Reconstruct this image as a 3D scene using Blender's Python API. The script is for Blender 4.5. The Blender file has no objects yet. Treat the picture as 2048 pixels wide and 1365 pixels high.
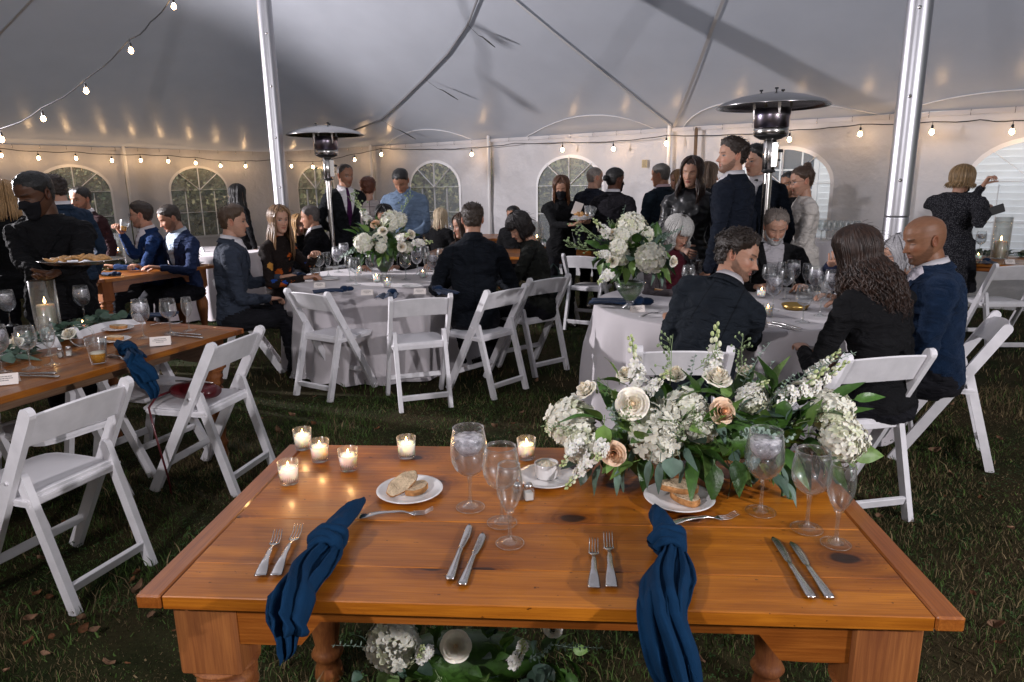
import bpy, bmesh, math, random
import numpy as np
from math import sin, cos, pi, radians as R, sqrt, atan2
from mathutils import Vector as V, Matrix, Euler, noise as MN
random.seed(7)
# ---------------------------------------------------------------- camera
S = bpy.context.scene
COL = S.collection
CAM_H, F, PITCH, ROLL = 1.57, 1365.0, math.atan(317.5/1365.0), 0.0137
cd = bpy.data.cameras.new('camera'); cam = bpy.data.objects.new('camera', cd); COL.objects.link(cam)
cd.sensor_width = 36.0; cd.lens = 36.0*F/2048.0; cd.clip_start = 0.05; cd.clip_end = 600
CM = Matrix.Rotation(pi/2-PITCH, 4, 'X') @ Matrix.Rotation(-ROLL, 4, 'Z')
cam.matrix_world = Matrix.Translation((0, 0, CAM_H)) @ CM
S.camera = cam
# ---------------------------------------------------------------- world, sun, flashes, exposure
w = bpy.data.worlds.new('World'); S.world = w; w.use_nodes = True
nt = w.node_tree; bgn = nt.nodes['Background']
sky = nt.nodes.new('ShaderNodeTexSky'); sky.sky_type = 'NISHITA'; sky.sun_disc = False
sky.sun_elevation = R(25); sky.sun_rotation = R(212); sky.air_density = 1.3; sky.dust_density = 3.0; sky.ozone_density = 2.0
nt.links.new(sky.outputs[0], bgn.inputs[0]); bgn.inputs[1].default_value = 0.10
def lamp(name, kind, loc, energy, color=(1, 1, 1), size=0.3, target=None, **kw):
    d = bpy.data.lights.new(name, kind); d.energy = energy; d.color = color
    if kind == 'AREA': d.size = size
    elif kind == 'SUN': d.angle = size
    else: d.shadow_soft_size = size
    for k, v in kw.items(): setattr(d, k, v)
    o = bpy.data.objects.new(name, d); COL.objects.link(o); o.location = loc
    if target is not None:
        o.rotation_euler = (V(target)-V(loc)).to_track_quat('-Z', 'Y').to_euler()
    return o
sun = lamp('sun', 'SUN', (0, 0, 20), 1.5, (1.0, .95, .9), R(15)); sun.rotation_euler = V((.5, .8, -.44)).to_track_quat('-Z', 'Y').to_euler()
# the photographer's two off-camera flashes, bare heads on stands at the sides of the tent
FL = (1.0, .955, 1.0)
lamp('flash_left', 'SPOT', (-6.5, 6.5, 2.15), 1250, FL, .035, (1.5, 7.8, 3.6), spot_size=R(112), spot_blend=.5)
lamp('flash_right', 'SPOT', (3.7, -1.0, 2.25), 420, FL, .06, (-.4, 5.0, 2.2), spot_size=R(140), spot_blend=.7)
lamp('flash_camera', 'SPOT', (-2.1, -.9, 2.5), 190, FL, .07, (2.2, 5.0, 2.2), spot_size=R(120), spot_blend=.6)
S.view_settings.view_transform = 'Standard'; S.view_settings.look = 'None'
S.view_settings.exposure = 0.70; S.view_settings.gamma = 1.0
try: S.view_settings.use_curve_mapping = False
except Exception: pass
S.render.engine = 'CYCLES'
cy = S.cycles
cy.use_denoising = True; cy.max_bounces = 10; cy.transparent_max_bounces = 40; cy.transmission_bounces = 8
cy.diffuse_bounces = 4; cy.glossy_bounces = 4; cy.caustics_reflective = False; cy.caustics_refractive = False
cy.sample_clamp_indirect = 4.0; cy.sample_clamp_direct = 30.0
# ---------------------------------------------------------------- photo measurements -> metres
CR = CM.to_3x3()
def ray(px, py):
    return CR @ V(((px-1024)/F, (682.5-py)/F, -1.0))
def at(px, py, z=0.0):                      # point of the photo on the level z
    d = ray(px, py); t = (z-CAM_H)/d.z
    return V((d.x*t, d.y*t, z))
def aty(px, py, Y):                         # point of the photo at depth Y
    d = ray(px, py); t = Y/d.y
    return V((d.x*t, Y, CAM_H+d.z*t))
def proj(p):
    q = CR.transposed() @ (V(p)-V((0, 0, CAM_H)))
    return (1024+F*q.x/-q.z, 682.5-F*q.y/-q.z)
# ---------------------------------------------------------------- mesh helpers
def smooth(a, b, x):
    t = min(1, max(0, (x-a)/(b-a))) if b != a else (1.0 if x > a else 0.0)
    return t*t*(3-2*t)
def frame(d, up=V((0, 0, 1))):
    d = d.normalized()
    if abs(d.dot(up)) > .98: up = V((0, 1, 0)) if abs(d.y) < .9 else V((1, 0, 0))
    x = up.cross(d).normalized(); y = d.cross(x)
    return x, y, d
class MB:
    def __init__(s): s.v = []; s.f = []; s.m = []; s.sm = []
    def add(s, vs, fs, mi=0, sm=True):
        o = len(s.v); s.v.extend([tuple(p) for p in vs])
        s.f.extend([tuple(i+o for i in f) for f in fs]); s.m.extend([mi]*len(fs)); s.sm.extend([sm]*len(fs)); return s
    def box(s, c, d, M=None, mi=0, b=0.0):      # centre, full size
        x, y, z = d[0]/2, d[1]/2, d[2]/2
        if b > 0:
            b = min(b, x*.9, y*.9, z*.9); vs = []
            for sx in (-1, 1):
                for sy in (-1, 1):
                    for sz in (-1, 1):
                        vs += [(sx*x, sy*(y-b), sz*(z-b)), (sx*(x-b), sy*y, sz*(z-b)), (sx*(x-b), sy*(y-b), sz*z)]
            bm = bmesh.new()
            bv = [bm.verts.new(p) for p in vs]; bmesh.ops.convex_hull(bm, input=bv)
            bmesh.ops.dissolve_limit(bm, angle_limit=.02, verts=bm.verts, edges=bm.edges)
            bm.verts.index_update(); vs = [v.co.copy() for v in bm.verts]; fs = [[v.index for v in f.verts] for f in bm.faces]; bm.free()
        else:
            vs = [V((a, e, g)) for a in (-x, x) for e in (-y, y) for g in (-z, z)]
            fs = [(0, 1, 3, 2), (4, 6, 7, 5), (0, 4, 5, 1), (2, 3, 7, 6), (0, 2, 6, 4), (1, 5, 7, 3)]
        c = V(c)
        vs = [((M @ V(p)) if M else V(p))+c for p in vs]
        return s.add(vs, fs, mi, False)
    def bar(s, a, b, w, h, up=V((0, 0, 1)), mi=0, bev=0.0):
        a = V(a); b = V(b); X, Y, D = frame(b-a, V(up))
        M = Matrix((X, Y, D)).transposed()
        return s.box((a+b)/2, (w, h, (b-a).length), M, mi, bev)
    def rings(s, rs, mi=0, caps=True, closed=True, sm=True):
        n = len(rs[0]); vs = [p for r in rs for p in r]; fs = []
        for i in range(len(rs)-1):
            for j in range(n if closed else n-1):
                k = (j+1) % n; fs.append((i*n+j, i*n+k, (i+1)*n+k, (i+1)*n+j))
        if caps and closed:
            fs.append(tuple(range(n-1, -1, -1))); fs.append(tuple((len(rs)-1)*n+j for j in range(n)))
        return s.add(vs, fs, mi, sm)
    def tube(s, pts, r, n=8, mi=0, caps=True, up=V((0, 0, 1)), flat=1.0, sm=True):
        pts = [V(p) for p in pts]; rs = []; X = None
        for i, p in enumerate(pts):
            d = (pts[min(i+1, len(pts)-1)]-pts[max(i-1, 0)])
            if d.length < 1e-9: d = V((0, 0, 1))
            d.normalize()
            if X is None: X, Y, _ = frame(d, up)
            else:
                X = X-d*X.dot(d)
                if X.length < 1e-6: X = frame(d)[0]
                X.normalize(); Y = d.cross(X)
            rr = r[i] if isinstance(r, (list, tuple)) else r
            rs.append([p+X*(cos(2*pi*k/n)*rr)+Y*(sin(2*pi*k/n)*rr*flat) for k in range(n)])
        return s.rings(rs, mi, caps, True, sm)
    def lathe(s, prof, n=20, c=(0, 0, 0), mi=0, M=None, sm=True):   # prof: (r,z) list
        c = V(c); vs = []; idx = []
        for (r, z) in prof:
            if r < 1e-6: idx.append([len(vs)]*n); vs.append(V((0, 0, z)))
            else:
                idx.append([len(vs)+k for k in range(n)]); vs += [V((r*cos(2*pi*k/n), r*sin(2*pi*k/n), z)) for k in range(n)]
        fs = []
        for i in range(len(prof)-1):
            for k in range(n):
                q = [idx[i][k], idx[i][(k+1) % n], idx[i+1][(k+1) % n], idx[i+1][k]]
                u = []
                for t in q:
                    if t not in u: u.append(t)
                if len(u) > 2: fs.append(tuple(u))
        return s.add([((M @ p) if M else p)+c for p in vs], fs, mi, sm)
    def ell(s, c, r, n=14, mi=0, M=None):
        m = max(5, n//2); vs = []; c = V(c)
        prof = [(sin(pi*i/m), -cos(pi*i/m)) for i in range(m+1)]
        Sc = Matrix.Diagonal(V(r)) if not M else M @ Matrix.Diagonal(V(r))
        return s.lathe([(a if 0 < i < m else 0, b) for i, (a, b) in enumerate(prof)], n, c, mi, Sc)
    def grid(s, fn, nu, nv, mi=0, sm=True, wrap=False):
        vs = [fn(i/(nu-1), j/(nv-1)) for i in range(nu) for j in range(nv)]
        fs = [(i*nv+j, (i+1)*nv+j, (i+1)*nv+j+1, i*nv+j+1) for i in range(nu-1) for j in range(nv-1)]
        return s.add(vs, fs, mi, sm)
    def prism(s, poly, h, M=None, c=(0, 0, 0), mi=0):   # polygon in xy extruded by h in z
        n = len(poly); c = V(c)
        vs = [V((p[0], p[1], z)) for z in (0, h) for p in poly]
        fs = [tuple(range(n-1, -1, -1)), tuple(range(n, 2*n))]+[(i, (i+1) % n, n+(i+1) % n, n+i) for i in range(n)]
        return s.add([((M @ p) if M else p)+c for p in vs], fs, mi, False)
    def mesh(s, name, mats):
        me = bpy.data.meshes.new(name); me.from_pydata(s.v, [], s.f)
        if not isinstance(mats, (list, tuple)): mats = [mats]
        for m in mats: me.materials.append(m)
        me.polygons.foreach_set('material_index', s.m); me.polygons.foreach_set('use_smooth', s.sm)
        me.update(); return me
    def build(s, name, mats, parent=None, loc=None, rot=None):
        return obj(name, s.mesh(name, mats), parent, loc, rot)
def obj(name, me, parent=None, loc=None, rot=None):
    o = bpy.data.objects.new(name, me); COL.objects.link(o)
    if parent is not None: o.parent = parent
    if loc is not None: o.location = loc
    if rot is not None: o.rotation_euler = rot
    return o
def empty(name, loc=(0, 0, 0), rz=0.0):
    o = obj(name, None, None, loc, (0, 0, rz)); o.empty_display_size = .1; return o
def tag(o, label=None, cat=None, group=None, kind=None):
    if label: o['label'] = label
    if cat: o['category'] = cat
    if group: o['group'] = group
    if kind: o['kind'] = kind
    return o
KIDS = {}
def children(o): return [c for c in bpy.data.objects if c.parent == o]
def copy_tree(o, parent=None, kids=None):
    c = o.copy(); COL.objects.link(c)
    if parent is not None: c.parent = parent
    for ch in (o.children): copy_tree(ch, c)
    return c
def rmat(rx=0, ry=0, rz=0): return Euler((rx, ry, rz)).to_matrix()
# ---------------------------------------------------------------- materials
def srgb(r, g, b):
    f = lambda c: (c/255/12.92) if c/255 <= .04045 else ((c/255+.055)/1.055)**2.4
    return (f(r), f(g), f(b))
def mat(name, col, rough=.5, metal=0.0, var=0.0, vscale=8.0, bump=0.0, bscale=60.0, coat=0.0, emit=None, estr=0.0,
        sheen=0.0, trans=0.0, ior=1.45, sss=0.0, stretch=None, spec=.5, alpha=1.0, sssr=.01, col2=None, obj_rand=0.0, detail=4):
    m = bpy.data.materials.new(name); m.use_nodes = True; t = m.node_tree; b = t.nodes['Principled BSDF']
    if rough >= .7 and spec == .5: spec = .14
    def I(k, v):
        if k in b.inputs: b.inputs[k].default_value = v
    I('Base Color', (*col, 1)); I('Roughness', rough); I('Metallic', metal); I('IOR', ior)
    I('Coat Weight', coat); I('Coat Roughness', .12); I('Sheen Weight', sheen); I('Transmission Weight', trans)
    I('Specular IOR Level', spec); I('Subsurface Weight', sss); I('Subsurface Radius', (sssr*1.6, sssr, sssr*.6)); I('Subsurface Scale', 1.0); I('Alpha', alpha)
    if emit: I('Emission Color', (*emit, 1)); I('Emission Strength', estr)
    tc = t.nodes.new('ShaderNodeTexCoord'); src = tc.outputs['Object']
    if stretch:
        mp = t.nodes.new('ShaderNodeMapping'); mp.inputs['Scale'].default_value = stretch; t.links.new(src, mp.inputs[0]); src = mp.outputs[0]
    last = None
    if var > 0 or col2:
        n = t.nodes.new('ShaderNodeTexNoise'); n.inputs['Scale'].default_value = vscale; n.inputs['Detail'].default_value = detail
        t.links.new(src, n.inputs['Vector'])
        cr = t.nodes.new('ShaderNodeValToRGB'); cr.color_ramp.elements[0].position = .3; cr.color_ramp.elements[1].position = .7
        c2 = col2 if col2 else tuple(min(1, c*(1+var)) for c in col); c1 = col if col2 else tuple(c*(1-var) for c in col)
        cr.color_ramp.elements[0].color = (*c1, 1); cr.color_ramp.elements[1].color = (*c2, 1)
        t.links.new(n.outputs['Fac'], cr.inputs[0]); last = cr.outputs[0]
    if obj_rand > 0:
        oi = t.nodes.new('ShaderNodeObjectInfo'); mr = t.nodes.new('ShaderNodeMapRange'); mr.inputs[3].default_value = 1-obj_rand; mr.inputs[4].default_value = 1+obj_rand
        t.links.new(oi.outputs['Random'], mr.inputs[0]); hs = t.nodes.new('ShaderNodeHueSaturation'); hs.inputs['Color'].default_value = (*col, 1)
        if last: t.links.new(last, hs.inputs['Color'])
        t.links.new(mr.outputs[0], hs.inputs['Value']); last = hs.outputs[0]
    if last: t.links.new(last, b.inputs['Base Color'])
    if bump > 0:
        n2 = t.nodes.new('ShaderNodeTexNoise'); n2.inputs['Scale'].default_value = bscale; n2.inputs['Detail'].default_value = 5
        t.links.new(src, n2.inputs['Vector']); bp = t.nodes.new('ShaderNodeBump'); bp.inputs['Strength'].default_value = bump; bp.inputs['Distance'].default_value = .01
        t.links.new(n2.outputs['Fac'], bp.inputs['Height']); t.links.new(bp.outputs[0], b.inputs['Normal'])
    return m
def glassmat(name, tint=(1, 1, 1), gloss=1.0, rough=.02, base=.06, edge=.55, rim=.35):
    # thin-walled glass: clear film plus Fresnel reflection
    m = bpy.data.materials.new(name); m.use_nodes = True; t = m.node_tree; t.nodes.clear()
    out = t.nodes.new('ShaderNodeOutputMaterial'); tr = t.nodes.new('ShaderNodeBsdfTransparent'); gl = t.nodes.new('ShaderNodeBsdfGlossy')
    tr.inputs[0].default_value = (*tint, 1); gl.inputs['Roughness'].default_value = rough; gl.inputs[0].default_value = (gloss, gloss, gloss, 1)
    lw = t.nodes.new('ShaderNodeLayerWeight'); lw.inputs[0].default_value = .5
    mr = t.nodes.new('ShaderNodeMapRange'); mr.inputs[3].default_value = base; mr.inputs[4].default_value = edge; pw = t.nodes.new('ShaderNodeMath'); pw.operation = 'POWER'; pw.inputs[1].default_value = 2.6
    mx = t.nodes.new('ShaderNodeMixShader')
    t.links.new(lw.outputs['Facing'], pw.inputs[0]); t.links.new(pw.outputs[0], mr.inputs[0]); t.links.new(mr.outputs[0], mx.inputs[0])
    g2 = t.nodes.new('ShaderNodeBsdfGlossy'); g2.inputs['Roughness'].default_value = .38; m0 = t.nodes.new('ShaderNodeMixShader'); m0.inputs[0].default_value = rim
    t.links.new(gl.outputs[0], m0.inputs[1]); t.links.new(g2.outputs[0], m0.inputs[2])
    t.links.new(tr.outputs[0], mx.inputs[1]); t.links.new(m0.outputs[0], mx.inputs[2]); t.links.new(mx.outputs[0], out.inputs[0])
    return m
def vcolmat(name, rough=.5, sss=0.0, bump=.0, bscale=120, spec=.4, attr='Col', sheen=0):
    m = mat(name, (.5, .5, .5), rough, sss=sss, bump=bump, bscale=bscale, spec=spec, sheen=sheen); t = m.node_tree
    a = t.nodes.new('ShaderNodeAttribute'); a.attribute_name = attr
    t.links.new(a.outputs['Color'], t.nodes['Principled BSDF'].inputs['Base Color']); return m
def setcol(me, cols, attr='Col'):
    a = me.color_attributes.new(attr, 'FLOAT_COLOR', 'POINT'); arr = np.ones((len(me.vertices), 4), dtype=np.float32); arr[:, :3] = cols
    a.data.foreach_set('color', arr.ravel())
# ================================================================ the tent frame
P1 = aty(545, 200, 7.4).xy; P2 = aty(1819, 200, 4.45).xy
U2 = V((.8, -.6)); N2 = V((.6, .8))
EAVE = 2.33
RW0 = V((-2.8, 14.6)); LW0 = V((-5.52, 16.64))
def rw(s, off=0.0): p = RW0+U2*s-N2*off; return p
def lw(t, off=0.0): p = LW0-N2*t+U2*off; return p       # t metres from the corner towards us
ridge_n = P1.dot(N2); W_FAR = RW0.dot(N2)-ridge_n; W_NEAR = 7.6; LE = (P1-LW0).dot(U2); POLE_GAP = (P2-P1).dot(U2)
def ceil_h(x, y):
    p = V((x, y)); u = (p-P1).dot(U2); n = p.dot(N2)-ridge_n
    a = min(1, n/W_FAR if n > 0 else -n/W_NEAR); e = min(1, max(0, -u/LE))
    t = min(1, (a**5+e**5)**.2)
    h = EAVE+2.95*(1-t)**1.03
    for k in (0, 1, 2):
        q = P1+U2*POLE_GAP*k; h += .6*math.exp(-(p-q).length/1.0)*(1-t)
    return h
def ceil_at(px, py, below=.02):
    d = ray(px, py); lo, hi = 1.0, 30.0
    f = lambda t: CAM_H+d.z*t-(ceil_h(d.x*t, d.y*t)-below)
    t = 1.0
    while t < 25 and f(t) < 0: t += .1
    lo, hi = t-.1, t
    for _ in range(20):
        m = (lo+hi)/2
        if f(m) < 0: lo = m
        else: hi = m
    return V((d.x*lo, d.y*lo, CAM_H+d.z*lo))
def wall_at(px, py, side='r', off=0.25):
    d = ray(px, py)
    if side == 'r': n, c = N2, RW0.dot(N2)-off
    else: n, c = V((-U2.x, -U2.y)), -LW0.dot(U2)-off
    t = c/(d.x*n.x+d.y*n.y); return V((d.x*t, d.y*t, CAM_H+d.z*t))
# fabric: white vinyl that lets a little daylight through
def fabric(name, col, transl=.3, bump=.15, bs=3.0):
    m = mat(name, col, .42, var=.04, vscale=2.0, bump=bump, bscale=bs, spec=.35); t = m.node_tree; b = t.nodes['Principled BSDF']
    tl = t.nodes.new('ShaderNodeBsdfTranslucent'); tl.inputs[0].default_value = (*[c*.95 for c in col], 1)
    mx = t.nodes.new('ShaderNodeMixShader'); mx.inputs[0].default_value = transl
    out = t.nodes['Material Output']; t.links.new(b.outputs[0], mx.inputs[1]); t.links.new(tl.outputs[0], mx.inputs[2]); t.links.new(mx.outputs[0], out.inputs[0])
    return m
M_ROOF = fabric('tent_roof_vinyl', (.52, .54, .585), .17, .10, 5.0); M_ROOF.node_tree.nodes['Principled BSDF'].inputs['Roughness'].default_value = .30
M_WALL = fabric('tent_wall_vinyl', (.62, .60, .61), .22, .8, 2.2)
for _n in M_WALL.node_tree.nodes:
    if _n.type == 'BUMP': _n.inputs['Distance'].default_value = .09
for _n in M_ROOF.node_tree.nodes:
    if _n.type == 'BUMP': _n.inputs['Distance'].default_value = .04
M_WEB = mat('webbing', (.50, .50, .51), .7, bump=.2, bscale=200)
M_WELT = mat('window_welt', (.78, .77, .78), .5)
M_VINYL = glassmat('clear_window_vinyl', (.88, .90, .92), .8, .08, .05, .35)
_t = M_VINYL.node_tree; _o = _t.nodes['Material Output']; _s = _o.inputs[0].links[0].from_socket; _d = _t.nodes.new('ShaderNodeBsdfDiffuse'); _d.inputs[0].default_value = (.62, .66, .69, 1)
_m = _t.nodes.new('ShaderNodeMixShader'); _m.inputs[0].default_value = .24; _t.links.new(_s, _m.inputs[1]); _t.links.new(_d.outputs[0], _m.inputs[2]); _t.links.new(_m.outputs[0], _o.inputs[0])   # dull, slightly milky film
M_ALU = mat('brushed_aluminium', (.50, .50, .53), .40, 1.0, bump=.06, bscale=30, stretch=(1, 1, .02))
M_BLACK = mat('black_rubber', (.012, .012, .013), .5)
M_WHITEP = mat('white_paint', (.78, .77, .77), .4, var=.03, vscale=3)
M_STEEL = mat('stainless_steel', (.58, .56, .54), .22, 1.0, bump=.04, bscale=25)
# ---- roof
root = empty('tent_roof'); tag(root, 'white vinyl tent roof sweeping up to the poles', 'tent roof')
b = MB(); nu, nn = 150, 86; u0, u1 = -LE, 18.0
def cf(i, j):
    u = u0+(u1-u0)*i; n = -W_NEAR+(W_NEAR+W_FAR)*j; p = P1+U2*u+N2*n
    z = ceil_h(p.x, p.y)
    z += .012*MN.noise(V((p.x*.9, p.y*.9, 0)))
    return V((p.x, p.y, z))
b.grid(cf, nu, nn); b.build('canopy', M_ROOF, root)
def strap(name, pts, wdt, m, parent, th=.006):
    b = MB(); rs = []
    for i, p in enumerate(pts):
        d = (pts[min(i+1, len(pts)-1)]-pts[max(0, i-1)]).normalized(); x = d.cross(V((0, 0, 1))).normalized(); y = x.cross(d)
        rs.append([p+x*wdt/2, p+x*wdt/2-y*th, p-x*wdt/2-y*th, p-x*wdt/2])
    b.rings(rs, 0, True, True, False); return b.build(name, m, parent)
def along_ceil(a, c, n=16, below=.025):
    a = V(a); c = V(c); r = []
    for i in range(n+1):
        p = a.lerp(c, i/n); r.append(V((p.x, p.y, ceil_h(p.x, p.y)-below)))
    return r
# seams and webbing straps running up from the eave poles
eave_pts = {}
for s in (3.1, 6.6, 9.75):
    e = rw(s, .05); q = e-N2*4.6
    if s == 6.6: strap('webbing_strap', along_ceil(e, V(e).lerp(P1, .92)), .045, M_WEB, root)
    if s != 6.6: continue
    k = 0 if s < 3 else 1
    pk = P1+U2*POLE_GAP*(0 if s < 2 else (1 if s < 10 else 2))
    strap('webbing_strap', along_ceil(e, V(e).lerp(pk, .92)), .045, M_WEB, root)
for t in (6.9,):
    e = lw(t, .05); strap('webbing_strap', along_ceil(e, e.lerp(P1, .9)), .035, M_WEB, root)

# curved scallop seams over the eave
for (a, h, c) in (((1030, 280), (1180, 232), (1350, 262)), ((1360, 260), (1470, 205), (1765, 232)), ((1780, 232), (1920, 195), (2100, 180)), ((770, 292), (880, 262), (1020, 285))):
    pa, ph, pc = ceil_at(*a), ceil_at(*h), ceil_at(*c); m = MB(); pts = []
    for i in range(15):
        t = i/14; p = pa*(1-t)**2+ (ph*2-pa*.5-pc*.5)*2*t*(1-t)+pc*t*t; pts.append(V((p.x, p.y, ceil_h(p.x, p.y)-.012)))
    m.tube(pts, .008, 5); m.build('seam', M_WELT, root)
# eave band with small hooks
for (a, c) in ((rw(-3.4), rw(16)), (lw(0), lw(17))):
    b = MB(); inn = -N2 if a[0] > -5.6 and c[1] < 10 and c[0] > 0 else U2
    a3 = V((a.x, a.y, EAVE-.03)); c3 = V((c.x, c.y, EAVE-.03)); off = V((inn.x, inn.y, 0))*.06
    b.bar(a3+off, c3+off, .02, .055); b.build('eave_band', M_WALL, root)
    b = MB()
    L = (c3-a3).length; n = int(L/.42)
    for i in range(n):
        p = a3.lerp(c3, (i+.5)/n)+off*1.5; b.tube([p+V((0, 0, .03)), p+off*.3, p+V((0, 0, -.04))], .0035, 4)
    b.build('hooks', M_STEEL, root)
# lacing rope with hanging ties
lace = [(962, -20), (935, 50), (895, 108), (848, 158), (800, 205), (762, 240), (690, 268)]
pts = [ceil_at(px, py, .05) for px, py in lace]
lr = MB(); lr.tube(pts, .016, 6); lro = lr.build('lacing_rope', mat('grey_rope', (.22, .22, .23), .8), root)
M_TIE = mat('dark_tie', (.06, .06, .06), .7)
for (i, (ex, ey)) in ((1, (990, 95)), (3, (916, 200)), (5, (832, 279))):
    p = pts[i]; q = aty(ex, ey, p.y-.05); m = MB()
    m.tube([p, p.lerp(q, .4)+V((0, 0, -.02)), p.lerp(q, .55), p.lerp(q, .8), q], [.006, .007, .02, .028, .012], 6, flat=.4); m.build('hanging_tie', M_TIE, root)
# ---- centre poles
def tent_pole(p, label, rad=.0725):
    r = empty('tent_pole', (p.x, p.y, 0)); tag(r, label, 'tent pole', 'aluminium centre poles'); h = ceil_h(p.x, p.y)+.02
    cut = 1.32
    b = MB(); b.lathe([(0, 0), (rad+.05, 0), (rad+.05, .02), (rad+.004, .03), (0, .03)], 28); b.build('base', M_STEEL, r)
    for (z0, z1) in ((.02, cut), (cut+.004, 1.0+cut+1.3), (1.0+cut+1.304, h)):
        b = MB(); b.lathe([(rad*.97, z0), (rad, z0+.004), (rad, z0+.008), (rad, z0+.012), (rad, z1-.012), (rad, z1-.008), (rad, z1-.004), (rad*.97, z1)], 40); b.build('tube', M_ALU, r)
    for z in (1.1, 1.55, 2.05, 2.55, 3.05):
        b = MB(); a = atan2(-p.y, -p.x); d = V((cos(a), sin(a), 0)); c = d*rad+V((0, 0, z))
        b.tube([c-d*.003, c+d*.006], .011, 10); b.tube([c+d*.006, c+d*.009], .005, 8); b.build('bolt', M_STEEL, r)
    return r
tent_pole(P1, 'silver aluminium tent pole standing behind the left round table')
tent_pole(P2, 'silver aluminium tent pole standing behind the bald man on the right')
# ---- side walls with arched windows
def outline(kind, n=48):
    # closed window outline, local (x,z), centre (0,1.15)
    pts = []; hw, sp, tp, bt = .66, 1.5, 1.99, .5
    for i in range(n):
        a = 2*pi*(i+.5)/n-pi/2; d = V((cos(a), sin(a))); c = V((0, 1.2)); best = None; lo, hi = 0, 3
        for _ in range(24):
            m = (lo+hi)/2; q = c+d*m
            ins = abs(q.x) < hw and q.y > bt and (q.y < sp or (q.x/hw)**2+((q.y-sp)/(tp-sp))**2 < 1)
            if ins: lo = m
            else: hi = m
        pts.append(c+d*lo)
    return pts
OUT = outline(0)
def drape(s, z, seed=0):
    t = (EAVE-z)/EAVE
    return .035*sin(s*2.1+seed)*t+.02*sin(s*7.3+1.7*sin(z*2+seed))*min(1, t*2)+.02*MN.noise(V((s*3, z*3, seed)))*min(1, t*3)
WMATS = {}
def wall_bay(fn, s0, s1, sc, seed, name_root, lab=None):
    """fn(s,off)->xy ; bay s0..s1 with a window centred at sc (None: plain)"""
    def P(s, z, off=0.0):
        q = fn(s, off+drape(s, z, seed)*(1 if sc is None else min(1, max(0, (abs(s-sc)-.5)/.35 if z < 2.05 else 1)))); return V((q.x, q.y, z))
    b = MB()
    if sc is None:
        b.grid(lambda i, j: P(s0+(s1-s0)*i, EAVE*j), 24, 14)
        b.build('wall_panel', M_WALL, name_root); return
    n = len(OUT); rings = []
    bounds = []
    for q in OUT:
        d = (q-V((0, 1.2))).normalized(); ts = []
        if d.x > 1e-6: ts.append((s1-sc)/d.x)
        if d.x < -1e-6: ts.append((s0-sc)/d.x)
        if d.y > 1e-6: ts.append((EAVE-1.2)/d.y)
        if d.y < -1e-6: ts.append((-1.2)/d.y)
        bounds.append(V((0, 1.2))+d*min(ts))
    # snap the nearest samples to the rectangle's corners so that bays join
    for cx, cz in ((s0-sc, 0), (s1-sc, 0), (s0-sc, EAVE), (s1-sc, EAVE)):
        k = min(range(n), key=lambda i: (bounds[i]-V((cx, cz))).length); bounds[k] = V((cx, cz))
    K = 9
    for k in range(K):
        t = k/(K-1); rings.append([P(sc+OUT[i].x*(1-t)+bounds[i].x*t, OUT[i].y*(1-t)+bounds[i].y*t) for i in range(n)])
    b.rings(rings, 0, False, True); b.build('wall_panel', M_WALL, name_root)
    # clear pane, welt and muntins
    wr = MB(); wr.add([P(sc+q.x, q.y, -.004) for q in OUT], [tuple(range(n))], 0, False); wo = wr.build('window', M_VINYL, name_root)
    def flat(s, z, off): q = fn(s, off); return V((q.x, q.y, z))
    b = MB(); inner = [V((q.x*.955, 1.2+(q.y-1.2)*.955)) for q in OUT]; outer = [V((q.x*1.02, 1.2+(q.y-1.2)*1.02)) for q in OUT]
    b.rings([[flat(sc+q.x, q.y, .012) for q in outer], [flat(sc+q.x, q.y, .02) for q in inner]], 0, False, True, False); b.build('window_frame', M_WELT, wo)
    def m(x0, z0, x1, z1, wd=.035, k=0):
        q = MB(); a = flat(sc+x0, z0, .014+.003*k); c = flat(sc+x1, z1, .014+.003*k); nn_ = fn(sc, 1)-fn(sc, 0)
        q.bar(a, c, wd, .006, up=V((nn_.x, nn_.y, 0)).cross(c-a)); q.build('muntin', M_WELT, wo)
    m(-.65, 1.5, .65, 1.5, .085, 1); m(0, .5, 0, 1.985, .035); m(-.325, .5, -.325, 1.47); m(.325, .5, .325, 1.47); m(-.65, 1.03, .65, 1.03, .035, 2)
    m(0, 1.5, -.44, 1.855, .035, 2); m(0, 1.5, .44, 1.855, .035, 3)
    return wo
wr_ = empty('tent_side_wall'); tag(wr_, 'white tent side wall with arched windows behind the standing guests, right of the corner', 'tent wall')
for k, (s0, s1, sc) in enumerate(((-3.4, 0, -1.95), (0, 3.1, 1.68), (3.1, 6.5, 4.75), (6.5, 9.65, 8.2), (9.65, 13.0, 11.0), (13, 18, None))):
    wall_bay(lambda s, o: rw(s, o), s0, s1, sc, k*1.3, wr_)
wl_ = empty('tent_side_wall'); tag(wl_, 'white tent side wall with arched windows at the far left', 'tent wall')
for k, (t0, t1, tcn) in enumerate(((0, 3.45, 1.95), (3.45, 6.0, 4.4), (6.0, 9.2, 7.5), (9.2, 17, None))):
    wall_bay(lambda s, o: lw(s, o), t0, t1, tcn, 7+k*1.7, wl_)
# walls on the two sides the photograph does not show
wb = empty('tent_side_wall'); tag(wb, 'plain white tent wall on the near side behind the viewer', 'tent wall')
b = MB(); q0 = P1-U2*LE-N2*W_NEAR; b.grid(lambda i, j: V((*(q0+U2*(18+LE)*i-N2*drape(26*i, EAVE*j, 3)), EAVE*j)), 60, 10); b.build('wall_panel', M_WALL, wb)
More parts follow.
